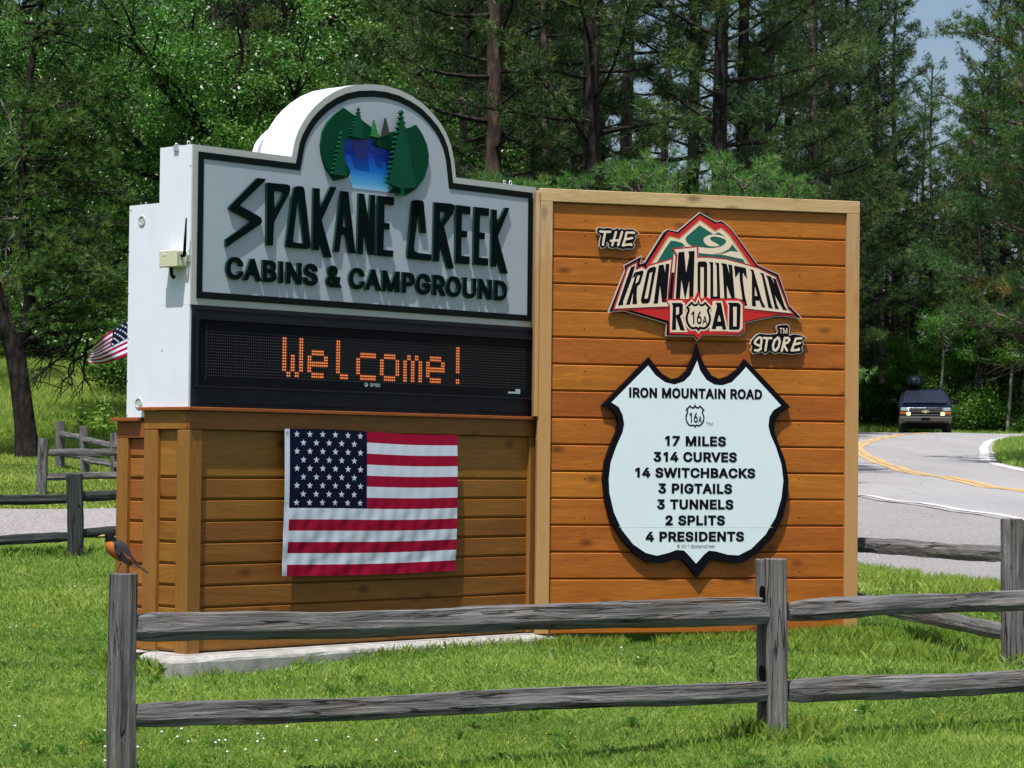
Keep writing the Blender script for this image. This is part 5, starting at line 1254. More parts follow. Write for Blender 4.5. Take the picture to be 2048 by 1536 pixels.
# ================================================================== ROBIN ON THE LEFT POST
def robin():
    bx, bz = 241, 1143
    D = DL - .01
    s = 1.1 * 110 / 5200 * D / 1690                 # metres per zoomed pixel of the close-up
    e = empty('robin', lp_t + V((-.005, 0, -.002)), 'robin with orange breast and dark head perched on the left fence post', 'bird')
    ox, oy = 810, 1300                        # post top centre in the close-up
    Pt = lambda x, y, d=0: V(((x - ox) * s, d * s, (oy - y) * s))
    pts = [(1560 - 470, 930), (880, 820), (690, 660), (520, 520), (450, 400), (400, 290), (330, 255)]
    rad = [62, 195, 262, 232, 168, 128, 78]
    me = bpy.data.meshes.new('body')
    bm = bmesh.new(); n = 18; rings = []
    P3 = [Pt(*p) for p in pts]
    ext = [P3[0] + (P3[0] - P3[1]) * .4] + P3 + [P3[-1] + (P3[-1] - P3[-2]) * .5]
    rr = [rad[0] * .35] + rad + [rad[-1] * .45]
    # refine with Catmull-Rom for a rounded body
    path = []; rds = []
    for i in range(len(ext) - 1):
        a = ext[max(i - 1, 0)]; b = ext[i]; c = ext[i + 1]; d = ext[min(i + 2, len(ext) - 1)]
        ra, rb, rc, rd_ = rr[max(i - 1, 0)], rr[i], rr[i + 1], rr[min(i + 2, len(ext) - 1)]
        for j in range(4):
            t = j / 4
            cr = lambda A, B_, C, D_: .5 * (2 * B_ + (C - A) * t + (2 * A - 5 * B_ + 4 * C - D_) * t * t + (-A + 3 * B_ - 3 * C + D_) * t**3)
            path.append(cr(a, b, c, d)); rds.append(cr(ra, rb, rc, rd_))
    path.append(ext[-1]); rds.append(rr[-1])
    for i, p in enumerate(path):
        t = (path[min(i + 1, len(path) - 1)] - path[max(i - 1, 0)]).normalized()
        a = V((0, 1, 0)); b = t.cross(a).normalized()
        ring = [bm.verts.new(p + (a * cos(2 * pi * k / n) * .86 + b * sin(2 * pi * k / n)) * max(rds[i], 12) * s) for k in range(n)]
        rings.append(ring)
    for i in range(len(rings) - 1):
        for k in range(n):
            bm.faces.new((rings[i][k], rings[i][(k + 1) % n], rings[i + 1][(k + 1) % n], rings[i + 1][k]))
    bm.faces.new(rings[0][::-1]); bm.faces.new(rings[-1])
    bmesh.ops.recalc_face_normals(bm, faces=bm.faces)
    br = Pt(420, 560); 
    for f in bm.faces:
        c = f.calc_center_median(); f.smooth = True
        X = c.x / s + ox; Z = oy - c.z / s
        # head dark, breast and belly orange below a line from throat to vent, back slate
        if Z < 425 - (X - 400) * .12 and X < 640: f.material_index = 2
        else:
            side = (Z - 430) - (X - 560) * .95 
            f.material_index = 1 if side > 0 else 0
    bm.to_mesh(me); bm.free()
    slate = paint('slate_back_feathers', (.040, .038, .046), .8, var=.4, spec=.1); org = paint('orange_breast', (.46, .15, .03), .85, var=.3, spec=.1); hd = paint('dark_head', (.006, .005, .006), .8, spec=.08)
    body = link('body', me, [slate, org, hd], e)
    # wing: layered feather blades on the near side
    wing = MB()
    for i in range(9):
        t = i / 8
        a = Pt(610 + 110 * t, 480 + 70 * t, -262 + 30 * t); b = Pt(760 + 270 * t, 900 + 260 * t - 60 * t * t, -215 + 60 * t)
        w_ = (b - a).cross(V((0, 1, 0))).normalized() * (42 * s)
        mid = (a + b) / 2 + V((0, -18 * s, 0))
        wing.add([a - w_ * .5, a + w_ * .5, mid + w_ * 1.1, b + w_ * .25, b - w_ * .25, mid - w_ * 1.1], [(0, 1, 2, 5), (5, 2, 3, 4)])
    wing.add([Pt(590, 450, -200), Pt(720, 500, -240), Pt(800, 640, -268), Pt(760, 800, -272), Pt(660, 730, -275), Pt(585, 590, -262)], [(0, 1, 2, 3, 4, 5)])
    wo = wing.build('wing', slate, e); m_ = wo.modifiers.new('s', 'SOLIDIFY'); m_.thickness = .002
    wo2 = link('wing', wo.data, None, e); wo2.scale = (1, -1, 1); m_ = wo2.modifiers.new('s', 'SOLIDIFY'); m_.thickness = .002
    tl = MB()
    for i, dy in enumerate((-30, -12, 8, 28)):
        a = Pt(1000, 930, dy); b = Pt(1515, 1275 + i * 4, dy * 1.6); w_ = (b - a).cross(V((0, 1, 0))).normalized() * (26 * s)
        tl.add([a - w_, a + w_, b + w_ * .8, b - w_ * .8, ], [(0, 1, 2, 3)])
    to = tl.build('tail', paint('dark_tail', (.025, .023, .027), .7), e); m_ = to.modifiers.new('s', 'SOLIDIFY'); m_.thickness = .003
    beak = MB().tube([Pt(310, 250), Pt(200, 255), Pt(100, 275)], [30 * s, 22 * s, 3 * s], 8)
    beak.build('beak', paint('yellow_beak', (.60, .42, .10), .45), e)
    eyeb = MB()
    for sd in (-1, 1):
        c = Pt(365, 255, sd * 88)
        n_ = 10; vs = []
        for j in range(5):
            ph = pi * j / 4
            for k in range(n_): vs.append(c + V((sin(ph) * cos(2 * pi * k / n_), cos(ph), sin(ph) * sin(2 * pi * k / n_))) * 17 * s)
        eyeb.add(vs, [(j * n_ + k, j * n_ + (k + 1) % n_, (j + 1) * n_ + (k + 1) % n_, (j + 1) * n_ + k) for j in range(4) for k in range(n_)], smooth=True)
    eyeb.build('eyes', paint('black_eye', (.004, .004, .004), .08), e)
    lg = paint('brown_leg', (.20, .09, .04), .6)
    for (x0, x1_, dy) in ((760, 655, -50), (975, 985, 45)):
        m = MB().tube([Pt(x0, 1010, dy), Pt((x0 + x1_) / 2 - 10, 1140, dy), Pt(x1_, 1285, dy)], [22 * s, 13 * s, 9 * s], 7)
        for tdx, tdy in ((-95, -25), (-105, 15), (-70, 55), (55, 0)):
            m.tube([Pt(x1_, 1282, dy), Pt(x1_ + tdx * .6, 1284, dy + tdy), Pt(x1_ + tdx, 1298, dy + tdy * 1.4)], [9 * s, 9 * s, 4 * s], 6)
        m.build('leg', lg, e)
robin()
# ================================================================== OFF-ROAD ESTATE CAR ON THE CREST
def suv():
    p = W(1849, 868, 100.0)
    z = float(zg(p.x, p.y)) + .02
    Mx = Matrix.Translation((p.x, p.y, min(z, p.z + .02))) @ Matrix.Rotation(radians(-8.2), 4, 'Z')
    e = empty('parked_car', Mx, 'dark blue large estate car with lit fog lamps coming over the crest of the road', 'car'); e.name = 'car'
    blue = paint('dark_blue_car_paint', (.012, .020, .050), .22, metal=.35, coat=.8, var=.05)
    glass = paint('dark_tinted_glass', (.010, .014, .026), .06, spec=.8, var=.1)
    chrome = paint('chrome_trim', (.50, .50, .50), .18, metal=1)
    silver = paint('grey_lower_bumper', (.06, .055, .05), .35)
    rub = paint('tyre_rubber', (.012, .012, .013), .85); blk = M['black']
    clear = paint('clear_lamp_glass', (.32, .38, .40), .12)
    fog = emitter('lit_fog_lamp', (1.0, .74, .28), 3.2)
    amber = paint('amber_indicator', (.40, .08, .02), .25)
    # side profile (y forward is -): lower body and cabin as lofted sections across x
    prof = [(-2.35, .46), (-2.42, .60), (-2.40, .92), (-2.30, 1.06), (-1.15, 1.16), (-.98, 1.20), (-.42, 1.72), (-.15, 1.79), (2.1, 1.80), (2.48, 1.60), (2.60, 1.10), (2.62, .55), (2.45, .42), (-2.1, .42)]
    def half(y, z, side):
        w = 1.0
        if z > 1.15: w = 1.0 - .235 * min(1, (z - 1.15) / .6) 
        if z < .55: w = .95
        if y < -2.2: w *= .955
        return w * side
    xs = (-1, -.9, -.45, 0, .45, .9, 1)
    bm = bmesh.new(); grid = []
    for f in xs:
        row = []
        for (y, z) in prof:
            bulge = 0
            if y < -2.2: bulge = -.06 * (1 - f * f)
            if abs(f) == 1 and 1.0 < z < 1.19 and y > -2.3: zz = z - .05
            else: zz = z
            if abs(f) == 1 and z > 1.5: zz = z - .05
            row.append(bm.verts.new((half(y, z, 1) * f, y + bulge + (.05 if abs(f) == 1 else 0) * (1 if y < 0 else -1), zz)))
        grid.append(row)
    n = len(prof)
    for i in range(len(xs) - 1):
        for k in range(n):
            bm.faces.new((grid[i][k], grid[i + 1][k], grid[i + 1][(k + 1) % n], grid[i][(k + 1) % n]))
    bm.faces.new(grid[0]); bm.faces.new(grid[-1][::-1])
    bmesh.ops.recalc_face_normals(bm, faces=bm.faces)
    me = bpy.data.meshes.new('body'); bm.to_mesh(me); bm.free()
    b = link('body', me, blue, e); add_bevel(b, .035, 2)
    for q_ in me.polygons: q_.use_smooth = False
    # glass
    g_ = MB()
    g_.add([(-.86, -.985, 1.235), (.86, -.985, 1.235), (.715, -.44, 1.695), (-.715, -.44, 1.695)], [(0, 1, 2, 3)])
    wsd = g_.build('windscreen', glass, e); m_ = wsd.modifiers.new('s', 'SOLIDIFY'); m_.thickness = .02; m_.offset = 1
    for sd in (-1, 1):
        w_ = MB()
        for (ya, yb_) in ((-.72, .30), (.38, 1.20), (1.28, 2.25)):
            yt = ya + (.35 if ya < 0 else 0)
            w_.add([(sd * .985, ya, 1.22), (sd * .985, yb_, 1.22), (sd * .835, yb_, 1.66), (sd * .835, yt, 1.66)], [(0, 1, 2, 3)])
        o_ = w_.build('side_window', glass, e); m_ = o_.modifiers.new('s', 'SOLIDIFY'); m_.thickness = .02; m_.offset = 0
        boxo('door_seam', (sd * 1.001 - .004, .33, .6), (sd * 1.001 + .004, .345, 1.2), blk, e)
    for x in (-.45, .45): MB().tube([(x * 1.6, -1.03, 1.225), (x * .4, -1.0, 1.255)], .012, 6).build('wiper', blk, e)
    # front: grille, bars, emblem, lamps, bumper
    yf = -2.50
    boxo('grille', (-.62, yf + .0, .72), (.62, yf + .06, 1.02), blk, e, .02)
    for zz in (.775, .965): boxo('grille_bar', (-.60, yf - .012, zz - .012), (.60, yf - .001, zz + .012), chrome, e)
    boxo('grille_crossbar', (-.64, yf - .03, .855), (.64, yf - .002, .905), silver, e, .008)
    em = [(-.14, .035), (-.05, .035), (-.04, .06), (.06, .06), (.05, .035), (.14, .035), (.13, -.03), (.04, -.03), (.03, -.055), (-.06, -.055), (-.05, -.03), (-.15, -.03)]
    v, f = fill2d([ccw(em)], yf - .045, yf - .031); MB().add([(a, b_, c + .88) for a, b_, c in v], f).build('emblem', paint('pale_gold_emblem', (.62, .56, .40), .25, metal=.5), e)
    for sd in (-1, 1):
        hl = MB().box((min(sd * .66, sd * .93), yf + .03, .90), (max(sd * .66, sd * .93), yf + .10, 1.03)).build('headlight', clear, e, bevel=.02)
        fgl = MB().box((min(sd * .56, sd * .70), yf - .02, .745), (max(sd * .56, sd * .70), yf + .04, .86)).build('fog_lamp', fog, e, bevel=.015)
        boxo('indicator', (min(sd * .715, sd * .95), yf + .03, .775), (max(sd * .715, sd * .95), yf + .09, .86), amber, e, .015)
        # mirror
        mm = MB().tube([(sd * .93, -.78, 1.23), (sd * 1.08, -.80, 1.26)], .025, 8)
        mm.build('mirror_arm', blk, e)
        bmm = MB().box((-.11, -.05, -.085), (.11, .06, .085)).build('mirror', blk, e, bevel=.035, seg=3); bmm.location = (sd * 1.17, -.79, 1.31)
    MB().box((-.98, yf - .05, .50), (.98, yf + .12, .70)).build('bumper', silver, e, bevel=.04, seg=2)
    boxo('bumper_intake', (-.70, yf - .055, .44), (.70, yf + .05, .52), blk, e, .02)
    boxo('bumper_top', (-.95, yf - .02, .701), (.95, yf + .10, .74), blue, e, .015)
    boxo('number_plate_holder', (-.17, yf - .058, .55), (.17, yf - .0505, .66), blk, e)
    for x in (-.63, .63): MB().tube([(x, -.1, 1.81), (x, -.05, 1.86), (x, 2.0, 1.86), (x, 2.05, 1.81)], .018, 6).build('roof_rail', blk, e)
    for sx in (-1, 1):
        for yy in (-1.55, 1.75):
            t = MB(); n = 28
            prf = [(.14, .20), (.14, .36), (.10, .385), (-.10, .385), (-.14, .36), (-.14, .20)]
            vs = [(sx * .84 + x, yy + r * cos(2 * pi * k / n), .385 + r * sin(2 * pi * k / n)) for x, r in prf for k in range(n)]
            t.add(vs, [(i * n + k, i * n + (k + 1) % n, (i + 1) * n + (k + 1) % n, (i + 1) * n + k) for i in range(5) for k in range(n)], smooth=True)
            wh = t.build('wheel', rub, e)
            rm = MB().tube([(sx * .84 - .10, yy, .385), (sx * .84 + .10, yy, .385)], .20, 18).build('rim', chrome, wh)
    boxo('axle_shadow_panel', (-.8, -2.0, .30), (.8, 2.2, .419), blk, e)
    # luggage pod on the roof
    pod = empty('roof_luggage_bag', e.matrix_world @ Matrix.Translation((-.40, .6, 1.865)), 'rounded black luggage pod strapped on the left of the dark car roof', 'roof box')
    bm = bmesh.new(); bmesh.ops.create_icosphere(bm, subdivisions=3, radius=1)
    for v_ in bm.verts:
        c = v_.co; c.x = math.copysign(abs(c.x)**.75, c.x) * .27; c.y = math.copysign(abs(c.y)**.6, c.y) * .95; c.z = math.copysign(abs(c.z)**.7, c.z) * .23 + .22
    me = bpy.data.meshes.new('shell'); bm.to_mesh(me); bm.free(); me.polygons.foreach_set('use_smooth', [True] * len(me.polygons))
    link('shell', me, paint('black_pod_plastic', (.014, .022, .034), .3), pod)
    for yy in (-.5, .5): boxo('strap', (-.285, yy - .02, .05), (.285, yy + .02, .46), blk, pod, .01)
    boxo('rack_bar', (-.35, -.5, -.03), (1.1, -.46, -.005), blk, pod)
suv()

# ================================================================== VEGETATION
def unit(a): return a / np.maximum(np.linalg.norm(a, axis=-1, keepdims=True), 1e-9)
def tufts(pos, dirs, size, k, width, rng, tuft_rnd=None, spread=1.05):
    """needle tufts: k needles radiating from each position"""
    n = len(pos)
    d = unit(np.repeat(dirs, k, 0) + rng.normal(0, spread * .62, (n * k, 3)))
    L = np.repeat(size, k) * rng.uniform(.65, 1.15, n * k)
    p = np.repeat(pos, k, 0) + d * .012
    side = unit(np.cross(d, rng.normal(0, 1, (n * k, 3)))) * (width * .5) * np.repeat(size / .16, k)[:, None]
    v = np.stack([p - side, p + side, p + d * L[:, None]], 1).reshape(-1, 3)
    f = np.arange(n * k * 3).reshape(-1, 3)
    r = np.repeat(tuft_rnd if tuft_rnd is not None else rng.random(n), k)
    r = np.clip(r + rng.normal(0, .06, n * k), 0, 1)
    return v, f, r
def leaves(pos, size, rng, rnd, k=1, up=.6):
    n = len(pos)
    nrm = unit(rng.normal(0, 1, (n, 3)) + np.array([0, 0, up]))
    t = unit(np.cross(nrm, rng.normal(0, 1, (n, 3)))); b = np.cross(nrm, t)
    s = size[:, None] * rng.uniform(.7, 1.3, (n, 1))
    v = np.stack([pos - t * s, pos + b * s * .55 - nrm * s * .12, pos + t * s * 1.1 , pos - b * s * .55 - nrm * s * .12], 1).reshape(-1, 3)
    f = np.arange(n * 4).reshape(-1, 4)
    return v, f, np.clip(rnd + rng.normal(0, .08, n), 0, 1)
def tube_np(paths, n=5):
    """paths: list of (pts (k,3), radii (k))"""
    vs = []; fs = []; b = 0
    for pts, rad in paths:
        pts = np.asarray(pts); k = len(pts)
        t = unit(np.gradient(pts, axis=0))
        ref = np.where(np.abs(t[:, 2:3]) > .9, np.array([[1., 0, 0]]), np.array([[0, 0, 1.]]))
        a = unit(np.cross(t, ref)); c = np.cross(t, a)
        th = 2 * pi * np.arange(n) / n
        ring = pts[:, None] + (a[:, None] * np.cos(th)[None, :, None] + c[:, None] * np.sin(th)[None, :, None]) * np.asarray(rad)[:, None, None]
        vs.append(ring.reshape(-1, 3))
        i, j = np.meshgrid(np.arange(k - 1), np.arange(n), indexing='ij'); j2 = (j + 1) % n
        fs.append(np.stack([b + i * n + j, b + i * n + j2, b + (i + 1) * n + j2, b + (i + 1) * n + j], -1).reshape(-1, 4)); b += k * n
    return np.concatenate(vs), np.concatenate(fs)

def make_pine(seed, H, r0, base_f, R, nb, tuft_n, size=.17, k=14, width=.011, lean=0.0, dead=14, top_taper=.25, droop=.05):
    """returns meshes (trunk, branches, crown) of a long-needled pine"""
    rng = np.random.default_rng(seed)
    m = 14; zz = np.linspace(-.3, H, m)
    ph = rng.uniform(0, 6, 3)
    cx = lean * (zz / H)**1.3 * H + .10 * np.sin(zz * .45 + ph[0]) * (zz / H + .1); cy = .10 * np.sin(zz * .38 + ph[1]) * (zz / H + .1)
    rad = r0 * (1 - (1 - top_taper) * np.clip(zz / H, 0, 1)**1.1); rad[0] *= 1.35; rad[1] *= 1.05
    tv, tf = tube_np([(np.c_[cx, cy, zz], rad)], 12)
    trunk = mesh_np('trunk', tv, tf, smooth=True)
    axis = lambda h: np.array([np.interp(h, zz, cx), np.interp(h, zz, cy), h])
    paths = []; pos = []; dr = []
    hb = base_f * H
    for i in range(nb):
        h = hb + (H - hb) * ((i + rng.random()) / nb)
        u = (h - hb) / (H - hb)
        L = R * (.35 + .65 * (1 - u)**.7) * rng.uniform(.6, 1.15)
        if u < .08: L *= .7
        az = i * 2.4 + rng.uniform(-.5, .5); rise = rng.uniform(-.1, .45) + u * .5
        p0 = axis(h); d = np.array([cos(az), sin(az), rise]); d /= np.linalg.norm(d)
        t = np.linspace(0, 1, 7)[:, None]
        w = rng.normal(0, .06 * L, 3)
        pts = p0 + d * L * t + np.array([0, 0, 1.0]) * (-droop * L * np.sin(t * pi) + .10 * L * t**2) + w * np.sin(t * pi)
        br = (.018 + .012 * L) * (1 - .8 * t[:, 0])
        paths.append((pts, br))
        nt = max(4, int(tuft_n * L / R / nb * 1.6))
        # side twigs end in dense clumps of tufts, flattened into pads along the limb
        ns = max(3, int(tuft_n * L / R / nb))
        lat = unit(np.cross(d, [0, 0, 1.0]))
        for s in range(ns):
            a = rng.uniform(.30, 1.0)**.8; base_ = np.array([np.interp(a, t[:, 0], pts[:, c]) for c in range(3)])
            dd = unit(d * .75 + lat * rng.normal(0, .75) + np.array([0, 0, rng.normal(.16, .16)])); l = rng.uniform(.18, .62) * (.45 + .3 * L / 2) * (1.2 - .55 * a)
            end = base_ + dd * l
            paths.append((np.array([base_, base_ + dd * l * .5 + rng.normal(0, .03, 3), end]), np.array([.011, .008, .005])))
            cr_ = rng.uniform(.07, .13) * size / .16
            for c in range(7):
                o_ = rng.normal(0, 1, 3) * [1, 1, .7]
                pos.append(end + o_ * cr_); dr.append(unit(o_ + dd * .6 + np.array([0, 0, .4])))
    for i in range(dead):
        h = H * rng.uniform(.12, base_f + .1); az = rng.uniform(0, 6.28); L = rng.uniform(.5, 1.6)
        p0 = axis(h); d = unit(np.array([cos(az), sin(az), rng.uniform(-.35, .2)]))
        t = np.linspace(0, 1, 5)[:, None]
        pts = p0 + d * L * t + rng.normal(0, .05, (5, 3)) * t + np.array([0, 0, -.12 * L]) * t**2
        paths.append((pts, .018 * (1 - .75 * t[:, 0])))
        for _ in range(3):
            a = rng.uniform(.4, .95); q_ = p0 + d * L * a; dd = unit(d + rng.normal(0, .7, 3))
            paths.append((np.array([q_, q_ + dd * .2, q_ + dd * .42 + rng.normal(0, .04, 3)]), np.array([.008, .006, .003])))
    bv, bf = tube_np(paths, 4)
    branches = mesh_np('branches', bv, bf)
    pos = np.array(pos); dr = unit(np.array(dr))
    cl = np.sin(pos[:, 0] * 1.9 + ph[0]) * np.sin(pos[:, 2] * 1.5 + ph[1]) * np.cos(pos[:, 1] * 1.7)
    trnd = np.clip(.45 + .20 * cl + np.repeat(rng.normal(0, .17, len(pos) // 7 + 1), 7)[:len(pos)] + rng.normal(0, .07, len(pos)), 0, 1)
    v, f, r = tufts(pos, dr, rng.uniform(.8, 1.2, len(pos)) * size, k, width, rng, trnd)
    crown = mesh_np('crown', v, f, attr=r)
    return trunk, branches, crown
def make_broadleaf(seed, H, r0, R, nlimb, nleaf, leaf=.065, base_f=.25, spread=.42, clump=.55):
    rng = np.random.default_rng(seed)
    paths = []; tips = []
    zz = np.linspace(-.2, H * .55, 7)
    tp = np.c_[.12 * np.sin(zz * .8 + seed), .1 * np.cos(zz * .7), zz]
    trunk = mesh_np('trunk', *tube_np([(tp, np.linspace(r0 * 1.2, r0 * .6, 7))], 10), smooth=True)
    for i in range(nlimb):
        h = H * rng.uniform(base_f, .55); p0 = np.array([np.interp(h, zz, tp[:, 0]), np.interp(h, zz, tp[:, 1]), h])
        az = i * 2.4 + rng.uniform(-.4, .4); el = rng.uniform(.25, 1.25)
        L = R * rng.uniform(.65, 1.15)
        d = np.array([cos(az) * cos(el), sin(az) * cos(el), sin(el)])
        pts = [p0]; n_ = 7
        for s in range(n_):
            d = unit(d + rng.normal(0, .22, 3) + np.array([0, 0, .03])); pts.append(pts[-1] + d * L / n_ * 1.25)
        pts = np.array(pts); paths.append((pts, np.linspace(r0 * .42, r0 * .05, n_ + 1)))
        for s in range(2, n_ + 1):
            for _ in range(3):
                dd = unit(d + rng.normal(0, .8, 3)); l = L * rng.uniform(.15, .38)
                e_ = pts[s] + dd * l
                mid = pts[s] + dd * l * .5 + rng.normal(0, .05 * l, 3)
                paths.append((np.array([pts[s], mid, e_]), np.array([.03, .018, .008])))
                tips += [e_, mid]
    branches = mesh_np('branches', *tube_np(paths, 5))
    tips = np.array(tips)
    kc = 90
    c = tips[rng.integers(0, len(tips), nleaf // kc)] + rng.normal(0, clump * .42, (nleaf // kc, 3)) * [1, 1, .5]
    pos = np.repeat(c, kc, 0) + rng.normal(0, 1, (len(c) * kc, 3)) * np.repeat(rng.uniform(.12, .27, (len(c), 1)), kc, 0) * [1, 1, .5]
    cr = rng.random(len(c)) * .45 + .2
    rr_ = np.repeat(cr, kc) + np.where(rng.random(len(pos)) < .10, .35, 0)
    v, f, r = leaves(pos, np.full(len(pos), leaf), rng, rr_)
    return trunk, branches, mesh_np('crown', v, f, attr=r)
def make_bush(seed, R, H, n, leaf=.06):
    rng = np.random.default_rng(seed)
    ns = 14; paths = []; tips = []
    for i in range(ns):
        az = rng.uniform(0, 6.28); l = rng.uniform(.3, 1) * R
        e_ = np.array([cos(az) * l, sin(az) * l, H * rng.uniform(.45, 1)])
        mid = e_ * [.4, .4, .6] + rng.normal(0, .05, 3)
        paths.append((np.array([[0, 0, -.05], mid, e_]), np.array([.03, .02, .008])))
        for _ in range(5): tips.append(mid + (e_ - mid) * rng.random() + rng.normal(0, .18 * R, 3) * [1, 1, .6])
    stems = mesh_np('stems', *tube_np(paths, 4))
    tips = np.array(tips)
    pos = tips[rng.integers(0, len(tips), n)] + rng.normal(0, .2 * R, (n, 3)) * [1, 1, .7]
    pos[:, 2] = np.abs(pos[:, 2])
    v, f, r = leaves(pos, np.full(n, leaf), rng, rng.random(n) * .6 + .2)
    return stems, mesh_np('foliage', v, f, attr=r)

PINES = []
#                        H    r0  base  R   nb  tufts size
for i, (H, r0, bf_, R, nb, tn, sz, k_, w_) in enumerate([
        (17, .165, .12, 2.6, 66, 1450, .150, 12, .013), (19, .18, .22, 2.5, 64, 1350, .150, 12, .013), (15, .135, .08, 2.5, 66, 1400, .145, 12, .013),
        (18, .145, .42, 2.2, 46, 760, .155, 12, .013), (14, .14, .03, 2.6, 84, 1500, .19, 10, .019), (20, .195, .20, 2.8, 66, 1450, .160, 12, .013)]):
    PINES.append(make_pine(100 + i, H, r0, bf_, R, nb, tn, sz, k=k_, width=w_, lean=(.0, .01, -.012, .015, 0, -.008)[i], dead=22))
YOUNG = [make_pine(200 + i, H, .09, .05, R, nb, tn, .145, k=13, width=.012, dead=2, droop=.02) for i, (H, R, nb, tn) in enumerate([(6.0, 1.7, 54, 760), (5.2, 1.5, 50, 680)])]
YOUNG.append(YOUNG[0])
OAKS = [make_broadleaf(300, 11, .20, 4.2, 18, 70000, .038), make_broadleaf(301, 9, .16, 3.4, 16, 50000, .038), make_broadleaf(302, 7, .10, 2.4, 12, 24000, .038)]
BUSHES = [make_bush(400, 1.0, 1.6, 4200, .045), make_bush(401, 1.3, 2.2, 5200, .045), make_bush(402, .8, 1.1, 3200, .045)]
BIRCH = make_broadleaf(303, 8.5, .075, 1.5, 12, 7000, .04, .45)

used_labels = {}
def horiz_phrase(px):
    marks = [(-450, 'far outside on the left'), (-230, 'well outside on the left'), (2480, 'far outside on the right'), (2290, 'well outside on the right'), (-60, 'beyond the left edge'), (30, 'at the far left edge'), (150, 'above the leaning pine'), (260, 'above the rear cabinet'), (350, 'above the cabinet corner'), (450, 'above the letter S'), (540, 'left of the arch'),
             (640, 'behind the arch left side'), (730, 'behind the arch top'), (820, 'behind the arch right side'), (920, 'right of the arch'), (1000, 'above the word CREEK end'), (1075, 'above the cabinet joint'), (1150, 'above the billboard left end'),
             (1240, 'above the word THE'), (1320, 'left of the logo peak'), (1400, 'above the logo peak'), (1480, 'right of the logo peak'), (1560, 'above the word MOUNTAIN end'), (1640, 'above the word STORE'), (1715, 'at the billboard corner'),
             (1770, 'left of the car'), (1850, 'behind the car'), (1920, 'right of the car'), (1985, 'near the white road edge'), (2040, 'at the right edge'), (2120, 'beyond the right edge')]
    return min(marks, key=lambda m: abs(m[0] - px))[1]
def depth_phrase(D):
    return ('nearest the sign' if D < 48 else 'second row back' if D < 54 else 'third row back' if D < 62 else 'fourth row back' if D < 72 else 'deep in the wood' if D < 84 else 'far in the wood' if D < 98 else
            'beside the far road' if D < 112 else 'behind the far road' if D < 121 else 'farthest back of all')
def plant(kind, name, cat, meshes, px, D, s=1.0, rz=None, mats=(None, None, None), desc='', group=None, names=('trunk', 'branches', 'crown'), dz=0, label=None, sy=1.0):
    d = ray(px, 900); x = d[0] / d[1] * D
    z = float(zg(x, D)) + dz
    if rz is None: rz = random.uniform(0, 6.28)
    lb = label or (desc + ' ' + horiz_phrase(px) + ', ' + depth_phrase(D))
    k = used_labels.get(lb, 0); used_labels[lb] = k + 1
    if k and not label:
        lb = desc + ' ' + horiz_phrase(px) + ', ' + depth_phrase(D) + (', further right', ', rightmost', ', last')[min(k - 1, 2)]
    e = empty(name, Matrix.Translation((x, D, z)) @ Matrix.Rotation(rz, 4, 'Z') @ Matrix.Diagonal((s, s, s * sy, 1)), lb, cat, group)
    for me, nm, mt in zip(meshes, names, mats):
        o = bpy.data.objects.new(nm, me); COL.objects.link(o); o.parent = e
        if len(me.materials) == 0: me.materials.append(mt)
        o.material_slots[0].link = 'OBJECT'; o.material_slots[0].material = mt
        if nm != 'trunk': o['kind'] = 'stuff'
    return e
GP = 'tall pines of the wood behind the sign'
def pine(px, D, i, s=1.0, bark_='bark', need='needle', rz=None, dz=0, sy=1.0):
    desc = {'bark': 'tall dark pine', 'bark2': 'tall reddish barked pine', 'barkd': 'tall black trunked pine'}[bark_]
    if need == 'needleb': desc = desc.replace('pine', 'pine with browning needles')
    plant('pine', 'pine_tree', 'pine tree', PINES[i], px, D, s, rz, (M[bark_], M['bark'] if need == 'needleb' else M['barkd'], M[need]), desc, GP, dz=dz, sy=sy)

# trunks that can be told apart in the photograph: (pixel column, distance, mesh)
random.seed(12)
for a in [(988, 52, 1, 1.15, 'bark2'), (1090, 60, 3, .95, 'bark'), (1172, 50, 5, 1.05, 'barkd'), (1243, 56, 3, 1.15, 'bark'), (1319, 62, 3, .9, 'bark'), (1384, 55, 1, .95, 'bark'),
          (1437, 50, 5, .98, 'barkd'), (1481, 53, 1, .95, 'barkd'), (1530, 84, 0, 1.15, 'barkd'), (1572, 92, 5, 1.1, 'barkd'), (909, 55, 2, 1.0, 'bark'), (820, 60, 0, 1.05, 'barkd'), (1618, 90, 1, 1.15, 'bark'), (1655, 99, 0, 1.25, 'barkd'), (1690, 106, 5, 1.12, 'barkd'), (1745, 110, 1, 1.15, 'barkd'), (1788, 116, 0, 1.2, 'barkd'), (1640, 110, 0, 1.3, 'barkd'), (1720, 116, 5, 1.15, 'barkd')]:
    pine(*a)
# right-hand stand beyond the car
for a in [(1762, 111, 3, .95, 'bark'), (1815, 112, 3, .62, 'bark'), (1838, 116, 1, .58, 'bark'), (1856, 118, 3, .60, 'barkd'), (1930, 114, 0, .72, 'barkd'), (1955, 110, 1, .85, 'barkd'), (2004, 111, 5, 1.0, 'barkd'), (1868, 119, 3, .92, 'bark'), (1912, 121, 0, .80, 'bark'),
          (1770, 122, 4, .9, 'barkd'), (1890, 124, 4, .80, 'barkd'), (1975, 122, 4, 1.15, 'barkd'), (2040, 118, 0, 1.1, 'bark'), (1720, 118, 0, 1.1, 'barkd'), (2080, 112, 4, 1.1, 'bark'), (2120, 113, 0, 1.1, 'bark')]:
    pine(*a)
pine(2085, 62, 0, 1.15, 'bark', 'needleb', 1.2); pine(2170, 58, 0, 1.3, 'bark', 'needleb', 2.6)
